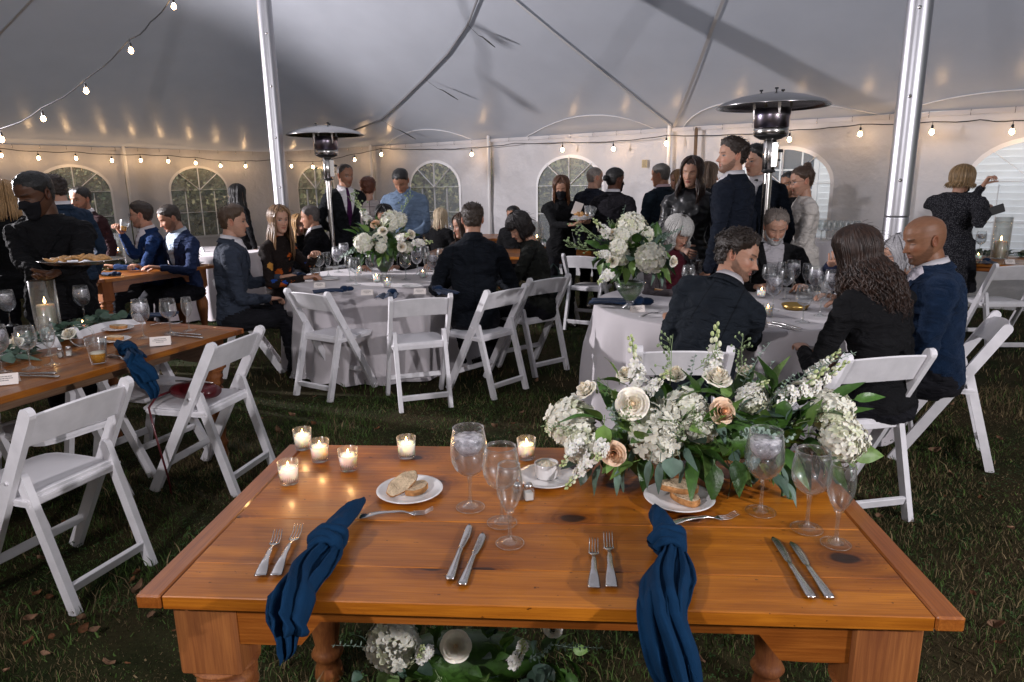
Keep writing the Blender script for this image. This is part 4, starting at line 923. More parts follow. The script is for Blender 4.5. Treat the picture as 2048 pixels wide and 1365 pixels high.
shaker(at(1057, 1000, TOP), 'salt shaker nearer the butter plate', M_SALT); shaker(at(1036, 999, TOP), 'pepper shaker half hidden behind the wine glass', M_PEPP)
cutl(K_FORKS, (521, 1156), (568, 1047), 'smaller fork at the far left of the left setting', 'fork'); cutl(K_FORK, (552, 1155), (610, 1037), 'larger fork beside the left blue napkin', 'fork')
cutl(K_FORKS, (1188, 1180), (1187, 1065), 'smaller fork at the left of the right setting', 'fork'); cutl(K_FORK, (1223, 1178), (1214, 1053), 'larger fork beside the right blue napkin', 'fork')
cutl(K_FORKS, (720, 1037), (868, 1028), 'dessert fork lying across above the left setting', 'fork'); cutl(K_FORKS, (1335, 1051), (1467, 1037), 'dessert fork lying across above the right setting', 'fork')
cutl(K_KNIFE, (899, 1162), (943, 1040), 'long table knife left of its pair at the left setting', 'knife'); cutl(K_KNIFES, (924, 1173), (970, 1057), 'shorter table knife right of its pair at the left setting', 'knife')
cutl(K_KNIFE, (1624, 1199), (1538, 1066), 'long knife reflecting green at the right setting', 'knife'); cutl(K_KNIFES, (1661, 1200), (1575, 1078), 'shorter knife at the far right of the right setting', 'knife')
# knotted linen napkins
def fix_solid(o, th=.0015):
    m = o.modifiers.new('solid', 'SOLIDIFY'); m.thickness = th; m.offset = 0; return o
def napkin(path, wid, label, knot_i, seed, m=None, name='napkin', loopr=.022, droop=1.0):
    """path: list of world points (centre line of the long tail) from the loop end to the tail tip; wid: half widths"""
    m = m or M_BLUE; r = empty(name, path[knot_i]); tag(r, label, 'napkin', 'blue linen napkins'); K = path[knot_i]
    pts = [V(p)-K for p in path]; rr = random.Random(seed)
    def interp(t, arr):
        x = t*(len(arr)-1); i = min(len(arr)-2, int(x)); f = x-i; f = f*f*(3-2*f)*.5+f*.5; return arr[i]*(1-f)+arr[i+1]*f
    tk = knot_i/(len(path)-1)
    def surf(lo, hi, wscale, lift, ph, nfold):
        def f(i, j):
            t = lo+(hi-lo)*i; p = interp(t, pts); q = interp(min(1, t+.02), pts)-interp(max(0, t-.02), pts); q.normalize()
            up = V((0, 0, 1)) if abs(q.z) < .6 else V((-.05, -1, 0)).normalized(); side = q.cross(up).normalized(); up = side.cross(q).normalized()
            w_ = interp(t, wid)*wscale; s_ = j*2-1; open_ = abs(t-tk)/(1-tk) if t > tk else abs(t-tk)/tk
            tri = math.asin(.97*sin(s_*nfold*1.57+ph+3.0*open_))/1.33; fold = tri*(.010+.024*min(1, open_*2))*(1-.4*abs(s_))+.007*sin(s_*nfold*3.3+ph*2+7*t); edge = (1-s_*s_)
            x = s_*w_*(1.08+.22*sin(8*t+ph+s_*1.5))+.012*sin(11*t+ph); z = lift*edge+abs(fold)*.9+.003
            return p+side*x+up*z
        return f
    b = MB(); b.grid(surf(tk*.9, 1.0, 1.0, .010, ph=.4, nfold=3), 46, 30); fix_solid(b.build('tail', m, r))
    b = MB(); b.grid(surf(tk*.9, .80, .8, .022, ph=2.0, nfold=2.4), 34, 24); fix_solid(b.build('upper_fold', m, r))
    # loop end: twisted cloth roll
    rs = []; n = 22
    for i in range(20):
        t = tk*1.02*i/19; p = interp(t, pts); q = (interp(min(1, t+.02), pts)-interp(max(0, t-.02), pts)).normalized(); side = q.cross(V((0, 0, 1))).normalized(); w_ = interp(t, wid)*(.35+.65*smooth(0, .25, i/19)); h_ = .020*(.5+.5*smooth(0, .3, i/19))
        rs.append([p+side*(cos(2*pi*k/n)*w_*(1+.14*sin(3*2*pi*k/n+i*.55)))+V((0, 0, h_*.9+h_*sin(2*pi*k/n)*(1+.18*sin(4*2*pi*k/n+i*.6)))) for k in range(n)])
    b = MB(); b.rings(rs, 0, True, True); b.build('loop_end', m, r)
    # the knot: cloth wound across
    q = (interp(tk+.03, pts)-interp(tk-.03, pts)).normalized(); side = q.cross(V((0, 0, 1))).normalized()
    for (o_, rad, thk, tl) in ((-.012, .030, .014, .35), (.010, .028, .013, -.25), (.026, .024, .009, .15)):
        pl_ = []
        for k in range(25):
            a = 2*pi*k/24; pl_.append(q*(o_+tl*.03*cos(a))+side*(cos(a)*rad)+V((0, 0, .020+sin(a)*rad*.72)))
        b = MB(); b.tube(pl_, [thk*(1+.15*sin(k*1.3+seed)) for k in range(25)], 12, caps=False, flat=1.15); b.build('knot_wrap', m, r)
    return r
e = .012
def tp(px, py, z=TOP+e): return at(px, py, z)
edgeL = tp(600, 1205); hang = V((0, -.022, 0))
pA = [tp(728, 1008), tp(700, 1038), tp(672, 1070), tp(655, 1098), tp(636, 1130), tp(618, 1165), tp(600, 1203)]
last = pA[-1]; pA += [V((last.x-.010, last.y-.038, TOP-.012)), V((last.x-.018, last.y-.046, TOP-.035)), V((last.x-.024, last.y-.046, TOP-.06))]
napkin(pA, [.017, .020, .026, .020, .030, .040, .042, .032, .020, .004], 'blue linen napkin tied in a knot at the left setting, tail over the edge', 3, 1)
pB = [tp(1308, 1022), tp(1318, 1048), tp(1330, 1074), tp(1335, 1100), tp(1338, 1135), tp(1338, 1170), tp(1338, 1213)]
last = pB[-1]; pB += [V((last.x+.004, last.y-.045, TOP-.04)), V((last.x+.008, last.y-.05, TOP-.10)), V((last.x+.006, last.y-.048, TOP-.18)), V((last.x+.008, last.y-.046, TOP-.25))]
napkin(pB, [.018, .022, .026, .022, .030, .042, .046, .040, .034, .024, .004], 'blue linen napkin tied in a knot at the right setting, hanging low', 3, 2)
# --- generic small napkin (far), place cards, cups
def mk_napk():
    r = empty('napkin'); b = MB()
    b.grid(lambda i, j: V(((j-.5)*(.10+.05*i), i*.20-.02, .006+.02*abs(sin(j*7+i*2))*(1-.3*i))), 12, 16); fix_solid(b.build('fold', M_NAVY, r)); b = MB(); b.ell((0, -.03, .024), (.034, .03, .022), 12); b.ell((.012, -.065, .02), (.022, .035, .018), 10); b.build('knot', M_NAVY, r); return r
K_NAPK = Kind(mk_napk)
def mk_card():
    r = empty('place_card'); b = MB(); b.add([V((-.045, -.02, 0)), V((.045, -.02, 0)), V((.045, 0, .04)), V((-.045, 0, .04)), V((-.045, .02, 0)), V((.045, .02, 0))], [(0, 1, 2, 3), (3, 2, 5, 4)], 0, False); fix_solid(b.build('folded_card', M_CARD, r), .0006)
    b = MB()
    for (z, w_) in ((.030, .024), (.023, .030), (.016, .016)):
        x = -w_
        while x < w_: l = .0022+.0014*abs(sin(x*900)); b.box((x, -.0212+z*.5, z), (l, .0004, .0026), rmat(-.46, 0, 0)); x += l+.0016
    b.build('lettering', M_INK, r); return r
K_CARD = Kind(mk_card)
def mk_cup(m, foam=True, name='plastic_cup', fill=.42):
    def make():
        r = empty(name); lathe_part('cup', [(0, .001), (.029, 0), (.030, .002), (.0425, .105), (.0445, .109), (.0445, .112), (.0425, .112), (.0405, .105), (.0285, .004), (0, .003)], M_GL, r, 32); h_ = .105*fill
        for z in (.085, .092, .099): b = MB(); q = .030+.0125*z/.105; b.tube([V((cos(2*pi*k/32)*q, sin(2*pi*k/32)*q, z)) for k in range(33)], .0008, 4, caps=False); b.build('ridge', M_GLT, r)
        lathe_part('drink', [(0, .005), (.027, .005), (.0285+.0115*fill, h_), (0, h_)], m, r, 28)
        if foam: lathe_part('foam', [(0, h_), (.0283+.0115*fill, h_), (.0285+.0118*fill, h_+.005), (0, h_+.006)], M_FOAM, r, 28)
        return r
    return make
K_BEER = Kind(mk_cup(M_BEER)); K_COCK = Kind(mk_cup(M_COCK, False, 'amber_drink', .6))
# left farm table
T2 = TH+.003
puts(K_WATER, [(288, 677), (170, 640), (22, 652), (5, 745)], T2, 'full water goblets on the long left table', 'glass', 'stemware on the left table')
puts(K_WINE, [(342, 668), (62, 738)], T2, 'empty wine glasses on the long left table', 'glass', 'stemware on the left table')
puts(K_FLUTE, [(379, 662), (105, 730), (98, 712)], T2, 'flutes on the long left table', 'glass', 'stemware on the left table')
p = at(100, 668, T2); K_HUR.put(p, 'large hurricane glass with a burning pillar candle on the left table', 'candle', sc=1.3)
K_BEER.put(at(198, 726, T2), 'plastic cup of beer half drunk at the edge of the left table', 'cup', sc=1.06)
K_VOT.put(at(168, 662, T2), 'votive candle behind the ring on the left table', 'candle', 'votive candles in glass cups')
rg_ = MB(); rg_.tube([V((cos(2*pi*k/40)*.052, 0, sin(2*pi*k/40)*.052+.055)) for k in range(41)], .0032, 8, caps=False); rg_.tube([V((cos(2*pi*k/40)*.058, .006, sin(2*pi*k/40)*.058+.06)) for k in range(41)], .002, 8, caps=False); o = rg_.build('table_number_ring', M_GLT, None, at(166, 694, T2), (0, 0, .35)); tag(o, 'clear round ring stand beside the beer cup', 'ring stand')
for (q, rz, lb) in (((322, 690), .35, 'folded white place card near the corner of the left table'), ((12, 768), .4, 'white printed place card at the left picture edge')): K_CARD.put(at(*q, T2), lb, 'card', 'place cards', rz=rz, sc=1.1)
for (q, lb, f) in (((122, 715), 'pepper shaker on the left table', M_PEPP), ((139, 712), 'salt shaker on the left table', M_SALT)): shaker(at(*q, T2), lb, f)
q0 = at(272, 678, T2+.01); q1 = at(283, 700, T2+.01); outd = -V((-d2.y, d2.x, 0)); pN = [at(232, 690, T2+e), at(245, 698, T2+e), at(256, 706, T2+e), at(266, 714, T2+e), at(276, 722, T2+.01)]
lst = pN[-1]; pN += [lst+outd*.05-V((0, 0, .05)), lst+outd*.07-V((0, 0, .12)), lst+outd*.07-V((0, 0, .17))]
napkin(pN, [.014, .03, .036, .03, .045, .05, .04, .012], 'dark blue napkin hanging over the edge of the left table', 2, 5)
K_NAPK.put(at(285, 638, T2), 'dark blue napkin lying behind the goblet on the left table', 'napkin', 'blue linen napkins', rz=-1.3, sc=1.1)
for (px, py, lb) in ((238, 660, 'bread plate behind the left table napkin'), (230, 683, 'bread plate in front of the other on the left table')):
    q = at(px, py, T2); bread_plate(q, .08, 0, lb, 0); bread(q+V((0, 0, .01)), rmat(.1, .1, .4), .09, .05, .018, 'bread slice on the '+('rear' if py < 670 else 'front')+' plate of the left table', px)
puts(K_VOT, [(40, 690), (95, 640)], T2, 'votive candles among the eucalyptus on the left table', 'candle', 'votive candles in glass cups')
cutl(K_KNIFE, (118, 755), (28, 752), 'longer knife at the left picture edge', 'knife', T2); cutl(K_KNIFES, (112, 748), (40, 748), 'shorter knife beside it at the left picture edge', 'knife', T2)
cutl(K_KNIFE, (406, 677), (340, 671), 'knife near the right corner of the left table', 'knife', T2); cutl(K_KNIFES, (402, 671), (345, 667), 'second knife near the right corner of the left table', 'knife', T2)
cutl(K_FORK, (215, 712), (258, 722), 'fork beside the beer cup', 'fork', T2); cutl(K_FORKS, (300, 652), (362, 648), 'fork lying behind the stemware of the left table', 'fork', T2)
# second left table
puts(K_WATER, [(197, 545), (215, 528), (300, 535), (270, 535), (320, 530)], T2, 'goblets on the table of the two men in blue', 'glass', 'stemware on the second left table'); puts(K_FLUTE, [(313, 520)], T2, 'champagne flute on the table of the men in blue suits', 'glass', 'stemware on the second left table')
puts(K_HURS, [(240, 528), (176, 505)], T2, 'hurricane candles on the table of the men in blue', 'candle', 'hurricane candles', 1.25)
K_VOT.put(at(289, 535, T2), 'votive candle on the table of the men in blue suits', 'candle', 'votive candles in glass cups'); K_NAPK.put(at(225, 552, T2), 'dark napkin at the corner of the second left table', 'napkin', 'blue linen napkins', rz=1.2)
bread_plate(at(392, 528, T2), .085, 0, 'white plate in front of the man in the navy suit', 0)
# round table A
def ring_px(C, R_, ang): return V((C.x+cos(R(ang))*R_, C.y+sin(R(ang))*R_, TH))
T3 = TH+.0005
puts(K_WATER, [(677, 545), (745, 560), (868, 562), (795, 535), (720, 528), (835, 550), (690, 535)], T3, 'water goblets on the left round table', 'glass', 'stemware on the left round table', 1.12); puts(K_WINE, [(640, 556), (812, 560), (885, 545), (712, 570), (850, 540)], T3, 'wine glasses on the left round table', 'glass', 'stemware on the left round table', 1.12)
puts(K_FLUTE, [(657, 553), (855, 555), (700, 562), (780, 555)], T3, 'flutes on the left round table', 'glass', 'stemware on the left round table', 1.12); puts(K_VOT, [(718, 550), (754, 565), (846, 556), (775, 575)], T3, 'votive candles on the left round table', 'candle', 'votive candles on the left round table', 1.15)
K_COCK.put(at(883, 565, T3), 'amber drink in a tumbler beside the man seen from behind', 'drink', 'amber drinks'); K_COCK.put(at(632, 562, T3), 'amber drink at the left of the round table', 'drink', 'amber drinks')
for (q, rz, lb) in (((600, 555), .6, 'dark napkin at the left rim of the left round table'), ((680, 585), 1.9, 'dark napkin draped at the front left of the left round table'), ((783, 592), 3.1, 'dark blue napkin hanging at the front of the left round table'), ((880, 585), 3.6, 'dark napkin at the right front of the left round table')):
    K_NAPK.put(at(*q, T3), lb, 'napkin', 'blue linen napkins', rz=rz, sc=1.1)
for k, (q, lb) in enumerate((((640, 575), 'left'), ((735, 590), 'front left'), ((840, 588), 'front right'))): K_CARD.put(at(*q, T3), 'place card at the %s of the left round table' % lb, 'card', 'place cards')
for (q, lb) in (((825, 575), 'bread plate at the front right of the left round table'), ((660, 560), 'bread plate at the left of the left round table')): bread_plate(at(*q, T3), .085, 0, lb, 0)
# round table B
puts(K_WATER, [(1362, 572), (1385, 560), (1545, 622), (1628, 600), (1660, 612), (1420, 560), (1583, 585), (1340, 560), (1500, 575)], T3, 'water goblets on the right round table', 'glass', 'stemware on the right round table', 1.08)
puts(K_WINE, [(1375, 590), (1605, 645), (1570, 600), (1680, 625), (1400, 575), (1535, 590)], T3, 'wine glasses on the right round table', 'glass', 'stemware on the right round table', 1.08); puts(K_FLUTE, [(1610, 585), (1640, 632), (1560, 580)], T3, 'flutes on the right round table', 'glass', 'stemware on the right round table', 1.08)
puts(K_VOT, [(1535, 633), (1522, 596)], T3, 'votive candles on the right round table', 'candle', 'votive candles on the right round table', 1.15)
K_NAPK.put(at(1262, 612, T3), 'dark blue napkin lying at the left rim of the right round table', 'napkin', 'blue linen napkins', rz=1.3, sc=1.5); K_CARD.put(at(1275, 624, T3), 'folded card in front of the dark napkin on the right round table', 'card', 'place cards', rz=.2)
K_CARD.put(at(1515, 655, T3), 'white printed place card near the curly-haired man', 'card', 'place cards', rz=.05, sc=1.1); bread_plate(at(1318, 587, T3), .09, 0, 'bread plate left on the right round table', 0); bread(at(1318, 587, T3)+V((0, 0, .01)), rmat(.1, .2, .3), .09, .05, .02, 'bread slice on the plate of the right round table', 8)
cutl(K_KNIFE, (1535, 648), (1600, 663), 'knife in front of the votive on the right round table', 'knife', T3); cutl(K_KNIFES, (1545, 645), (1610, 660), 'second knife in front of the votive on the right round table', 'knife', T3); cutl(K_FORK, (1283, 635), (1312, 628), 'fork left of the curly-haired man', 'fork', T3)
o = empty('bread_basket', at(1590, 618, T3)); tag(o, 'small gilt wire basket on the right round table', 'basket'); lathe_part('tray', [(0, 0), (.07, 0), (.085, .03), (.083, .03), (.068, .003), (0, .003)], mat('gilt_metal', (.5, .32, .1), .3, 1.0), o)
# centre and right farm tables
puts(K_HURS, [(1074, 500), (880, 478)], T2, 'hurricane candles on the rear farm tables', 'candle', 'hurricane candles', 1.3); puts(K_COCK, [(1094, 505)], T2, 'amber drink on the centre farm table', 'drink', 'amber drinks'); K_VOT.put(at(1081, 507, T2), 'votive candle on the centre farm table', 'candle', 'votive candles in glass cups', sc=1.2)
puts(K_WATER, [(1062, 497), (862, 470), (897, 482), (832, 470), (815, 480), (850, 482), (1045, 492), (873, 486)], T2, 'goblets on the rear farm tables', 'glass', 'stemware on the rear tables', 1.15); K_NAPK.put(at(1140, 510, T2), 'dark blue napkin on the centre farm table', 'napkin', 'blue linen napkins', rz=.5)
K_HURS.put(at(1997, 517, T2), 'hurricane glass with a tall burning pillar candle on the right farm table', 'candle', 'hurricane candles', sc=1.55); K_VOT.put(at(1955, 522, T2), 'votive candle on the right farm table', 'candle', 'votive candles in glass cups', sc=1.2)
K_COCK.put(at(1917, 505, T2), 'iced amber drink on the right farm table', 'drink', 'amber drinks'); puts(K_WATER, [(1958, 508), (1930, 500)], T2, 'goblets on the right farm table', 'glass', 'stemware on the right farm table', 1.1)
K_NAPK.put(at(1973, 526, T2), 'dark blue napkin on the right farm table', 'napkin', 'blue linen napkins', rz=2.6); K_CARD.put(at(2018, 528, T2), 'white place card on the right farm table', 'card', 'place cards')
# drinks table
zb = .935; c0 = bx
for k in range(14):
    a = c0+V((cos(-.45), sin(-.45), 0))*(-.1+.055*(k % 7))+V((-sin(-.45), cos(-.45), 0))*(-.05+.12*(k//7)); K_WINE.put((a.x, a.y, zb), 'empty glass in the rows on the white drinks table', 'glass', 'glasses on the drinks table')
q = c0+V((-.62, .18, 0)); o = empty('ice_bucket', (q.x, q.y, zb)); tag(o, 'steel ice bucket on the drinks table', 'bucket'); lathe_part('body', [(0, 0), (.085, 0), (.115, .2), (.118, .205), (.112, .2), (.083, .01), (0, .01)], M_STEEL, o); lathe_part('band', [(.111, .15), (.116, .155), (.117, .165), (.113, .17)], M_STEELD, o)
K_COCK.put((q.x-.02, q.y-.17, zb), 'amber drink beside the ice bucket', 'drink', 'amber drinks', sc=1.3)
# clutch bag and handbag
M_RED = mat('dark_red_leather', (.085, .007, .011), .28, bump=.1, bscale=200, coat=.3); M_GREEN = mat('dark_green_leather', (.012, .028, .024), .4, bump=.15, bscale=150)
p = ca.location; rzc = ca.rotation_euler.z; o = empty('clutch_bag', (p.x, p.y, .462), rzc); o.scale = (1.25, 1.15, 1.45); tag(o, 'dark red leather clutch bag with a strap on the chair seat', 'bag'); b = MB(); rs = []
for i in range(11):
    t = i/10; s_ = sin(pi*(.08+.84*t))**.4; rs.append([V((-.02+cos(2*pi*k/16)*.055*s_*1.2, -.09+.22*t, .033+sin(2*pi*k/16)*.032*s_)) for k in range(16)])
b.rings(rs, 0, True, True); b.build('body', M_RED, o); b = MB(); b.tube([V((-.02, -.08, .066)), V((-.02, .0, .069)), V((-.02, .12, .066))], .003, 6); b.build('zip', M_CUT, o)
b = MB(); b.tube([V((-.03, .10, .04)), V((-.12, .14, .03)), V((-.19, .12, .01)), V((-.215, .08, -.08)), V((-.21, .05, -.24)), V((-.19, .06, -.36))], .0045, 6); b.tube([V((-.195, .06, -.34)), V((-.20, .05, -.45))], [.006, .012], 6); b.build('strap', M_RED, o)
p = at(1107, 560, .56); o = empty('handbag', (p.x, p.y, .40), R(15)); tag(o, 'dark green leather handbag hanging on the chair back', 'bag'); b = MB(); rs = []
for z, w_, d_ in ((0, .13, .05), (.01, .14, .055), (.10, .135, .05), (.19, .125, .025), (.20, .12, .015)): rs.append([V((cos(2*pi*k/20)*w_*(abs(cos(2*pi*k/20))**-.25 if abs(cos(2*pi*k/20)) > .3 else 1), sin(2*pi*k/20)*d_, z)) for k in range(20)])
b.rings(rs, 0, True, True); b.build('body', M_GREEN, o)
for y in (-.02, .02): b = MB(); b.tube([V((-.07, y, .18)), V((-.06, y, .26)), V((0, y*.5, .33)), V((.06, y, .26)), V((.07, y, .18))], .006, 6); b.build('handle', M_GREEN, o)
b = MB(); b.tube([V((-.13, 0, .15)), V((-.12, 0, -.15)), V((-.02, 0, -.3)), V((.06, 0, -.28)), V((.13, 0, -.05)), V((.12, 0, .15))], .003, 5); b.build('long_strap', M_GREEN, o)
# ================================================================ flowers and greenery
M_PET = vcolmat('petal', .6, sss=.25, spec=.25); M_PET.node_tree.nodes['Principled BSDF'].inputs['Subsurface Radius'].default_value = (.004, .003, .002)
M_LFD = mat('leaf_dark_green', (.042, .105, .016), .38, var=.25, vscale=60, obj_rand=.35, bump=.12, bscale=200); M_LFL = mat('leaf_light_green', (.12, .21, .045), .5, var=.2, vscale=50, obj_rand=.25)
M_EUC = mat('eucalyptus_leaf', (.085, .14, .105), .55, var=.15, vscale=50, obj_rand=.3); M_EUCD = mat('eucalyptus_dark', (.04, .075, .05), .5, var=.2, vscale=50, obj_rand=.3); M_STEM = mat('stem_green', (.05, .09, .03), .6)
fr = random.Random(77)
def rdir(rr, up=0.0):
    while 1:
        d = V((rr.uniform(-1, 1), rr.uniform(-1, 1), rr.uniform(-1, 1)))
        if .05 < d.length < 1 and d.normalized().z > up: return d.normalized()
def colored(b, name, m, cols, parent=None): me = b.mesh(name, m); setcol(me, np.array(cols)); return me
def hydrangea_mesh(r, nfl, seed):
    rr = random.Random(seed); b = MB(); cc = []
    for k in range(nfl):
        z = 1-2*(k+.5)/nfl*.93; a = k*2.39996; d = V((sqrt(max(0, 1-z*z))*cos(a), sqrt(max(0, 1-z*z))*sin(a), z)); d = (d+rdir(rr)*.14).normalized(); c = d*r*rr.uniform(.86, 1.04)*(1+.10*sin(4*a)*sin(5*z))
        n = (d+rdir(rr)*.34).normalized(); X, Y, _ = frame(n); ps = rr.uniform(.0155, .0205); a0 = rr.uniform(0, 6.28); base = V((.80, .78, .66)) if rr.random() < .8 else V((.70, .72, .50))
        for p in range(4):
            an = a0+p*pi/2; e = X*cos(an)+Y*sin(an); f = n.cross(e); cup = rr.uniform(-.002, .006); vs = [c, c+e*ps*.45+f*ps*.42+n*cup*.4, c+e*ps*.95+f*ps*.36+n*cup, c+e*ps*1.12+n*cup*.7, c+e*ps*.95-f*ps*.36+n*cup*1.2, c+e*ps*.45-f*ps*.42+n*cup*.5]
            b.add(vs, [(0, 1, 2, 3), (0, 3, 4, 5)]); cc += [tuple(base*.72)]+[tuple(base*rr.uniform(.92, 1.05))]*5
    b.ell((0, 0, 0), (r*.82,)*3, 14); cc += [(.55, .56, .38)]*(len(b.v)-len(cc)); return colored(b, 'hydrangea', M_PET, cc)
def rose_mesh(R0, peach, seed):
    rr = random.Random(seed); b = MB(); cc = []; ga = 0; layers = [(3, .03, .17, 1.22, .0), (4, .10, .30, 1.17, .02), (5, .24, .46, 1.06, .06), (5, .40, .64, .92, .16), (6, .58, .82, .74, .32), (6, .74, 1.0, .50, .6)]
    for li, (n, r0, r1, h, curl) in enumerate(layers):
        for k in range(n):
            ga += 2*pi/n+rr.uniform(-.15, .15) if k else 2.4; span = 2*pi/n*.72 if li > 1 else 2*pi/n*.95; hh = h*rr.uniform(.84, 1.10); tw = rr.uniform(-.1, .1); s_ = len(b.v)
            def P(i, j, a0=ga, span=span, r0=r0, r1=r1, hh=hh, curl=curl, li=li):
                v = i; u = 2*j-1; w_ = sin(min(1, v*.62+.38)*pi*.5)*(1-.25*max(0, v-.75)*4*abs(u)); ang = a0+u*span*w_+(.25*v if li < 3 else 0); rad = r0*.55*R0+(r1-r0*.55)*R0*v**1.3+curl*R0*.22*max(0, v-.6)**1.2*2; z = hh*R0*(v**.85)*(1-.10*u*u)-curl*R0*.25*max(0, v-.7)**1.5*4; rad *= 1-.06*u*u
                return V((cos(ang)*rad, sin(ang)*rad, z+.055*R0*sin(u*4+a0*3)*v*v))
            b.grid(P, 7, 8)
            for q in range(len(b.v)-s_):
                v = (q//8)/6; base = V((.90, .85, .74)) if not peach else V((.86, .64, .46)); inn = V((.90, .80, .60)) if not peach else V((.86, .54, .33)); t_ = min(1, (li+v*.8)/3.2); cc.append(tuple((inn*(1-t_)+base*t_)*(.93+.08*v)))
    b.ell((0, 0, .72*R0), (.17*R0, .17*R0, .42*R0), 10); cc += [(.80, .62, .40) if not peach else (.80, .42, .22)]*(len(b.v)-len(cc)); b.lathe([(0, -.25*R0), (.25*R0, -.15*R0), (.5*R0, .08*R0), (.3*R0, .25*R0), (0, .3*R0)], 12); cc += [(.06, .11, .03)]*(len(b.v)-len(cc)); return colored(b, 'rose', M_PET, cc)
def blossom(b, cc, c, n, s_, rr, col=(.80, .78, .72)):
    X, Y, _ = frame(n)
    for lay in range(2):
        a0 = rr.uniform(0, 6.28)
        for p in range(5):
            an = a0+p*2*pi/5; e = X*cos(an)+Y*sin(an); f = n.cross(e); q = s_*(1-.35*lay); l = n*s_*(.15+.25*lay)
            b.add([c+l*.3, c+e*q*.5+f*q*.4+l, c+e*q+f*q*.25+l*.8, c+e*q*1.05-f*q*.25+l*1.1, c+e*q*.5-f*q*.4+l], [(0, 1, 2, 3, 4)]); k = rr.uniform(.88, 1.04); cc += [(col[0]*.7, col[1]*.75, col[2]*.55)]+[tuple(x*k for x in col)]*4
def stock_mesh(L, seed):
    rr = random.Random(seed); b = MB(); cc = []; b.tube([V((0, 0, 0)), V((.004, 0, L*.5)), V((0, .004, L))], [.003, .0024, .0012], 5); cc += [(.16, .24, .08)]*len(b.v)
    for k in range(10):
        t = k/10; a = k*2.4; d = V((cos(a), sin(a), .45)).normalized(); blossom(b, cc, V((0, 0, L*(.12+.5*t)))+d*.014*(1-.3*t), (d+rdir(rr)*.3).normalized(), .0180*(1-.25*t), rr)
    for k in range(9):
        t = k/9; a = k*2.4+1; d = V((cos(a), sin(a), .6)).normalized(); s_ = len(b.v); b.ell(V((0, 0, L*(.66+.36*t)))+d*(.011*(1-.6*t)), (.0052*(1-.4*t), .0052*(1-.4*t), .0075*(1-.35*t)), 8); cc += [(.45, .52, .25) if t > .3 else (.66, .68, .48)]*(len(b.v)-s_)
    return colored(b, 'stock_spike', M_PET, cc)
def leaf_shape(L, W, curve, point=1.0, fold=.25, ni=9):
    b = MB(); b.tube([V((0, -L*.32, -.002)), V((0, 0, 0))], [.0011, .0009], 4)
    def f(i, j):
        t = i; w_ = W/2*(sin(pi*t**.75)**.85)*(1-.35*t*point); u = 2*j-1; return V((u*w_, t*L, -curve*L*t*t+abs(u)*w_*fold+.0012*sin(10*t+3*u)))
    b.grid(f, ni, 5); return b
LEAFS = {}
for nm, a, m in (('broad', (.085, .050, .25, 1.0), M_LFD), ('broadlight', (.075, .048, .3, 1.0), M_LFL), ('round', (.048, .050, .12, .3), M_EUC), ('rounddark', (.055, .050, .2, .4), M_EUCD), ('narrow', (.075, .022, .35, .8), M_EUC), ('long', (.10, .035, .4, 1.0), M_LFD), ('small', (.034, .017, .2, .5), M_EUC)):
    LEAFS[nm] = leaf_shape(*a).mesh('leaf', m)
b = MB(); b.tube([V((0, 0, 0)), V((.01, 0, .05)), V((0, .012, .10)), V((.0, .02, .14))], [.0015, .0013, .001, .0006], 5); rr = random.Random(2)
for k in range(26):
    t = k/26; c = V((rr.gauss(0, .012), rr.gauss(0, .012), .03+.12*t)); b.ell(c, (.0032, .0032, .0048), 6); b.tube([V((0, .01*t, .02+.11*t)), c], .0006, 3)
FILL = b.mesh('berry_sprig', mat('seeded_green', (.20, .27, .13), .6))
b = MB(); b.tube([V((0, 0, 0)), V((.004, .01, .06)), V((0, .03, .12)), V((0, .055, .17))], [.0018, .0015, .001, .0006], 5)
for k in range(12):
    t = k/12; c = V((.003*sin(k), .055*t*t, .17*t*.97+.01)); s_ = .016*(1-.45*t)
    for sg in (-1, 1):
        a = k*1.57+ (0 if sg > 0 else pi); d = V((cos(a), sin(a), .35)).normalized(); q = d.orthogonal().normalized(); pc = c+d*s_*.6; X = d; Y = d.cross(V((0, 0, 1))).normalized(); b.add([pc+X*cos(w)*s_*.55+Y*sin(w)*s_*.55 for w in [0, .9, 1.8, 2.7, 3.6, 4.5, 5.4]], [tuple(range(7))], 0, False)
EUCS = b.mesh('eucalyptus_sprig', mat('silver_eucalyptus', (.22, .30, .24), .6))
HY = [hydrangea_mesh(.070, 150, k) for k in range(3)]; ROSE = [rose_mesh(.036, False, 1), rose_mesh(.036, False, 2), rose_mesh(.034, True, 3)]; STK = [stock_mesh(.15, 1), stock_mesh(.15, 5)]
def orient(d, spin=0.0, ax='Z'):
    q = V(d).to_track_quat(ax, 'Y' if ax == 'Z' else 'Z'); return (q.to_matrix() @ Matrix.Rotation(spin, 3, ax)).to_euler()
def part(name, me, root, p, d, s_=1.0, spin=0.0, ax='Z'):
    o = obj(name, me, root, V(p)-root.location, orient(d, spin, ax)); o.scale = (s_, s_, s_); return o
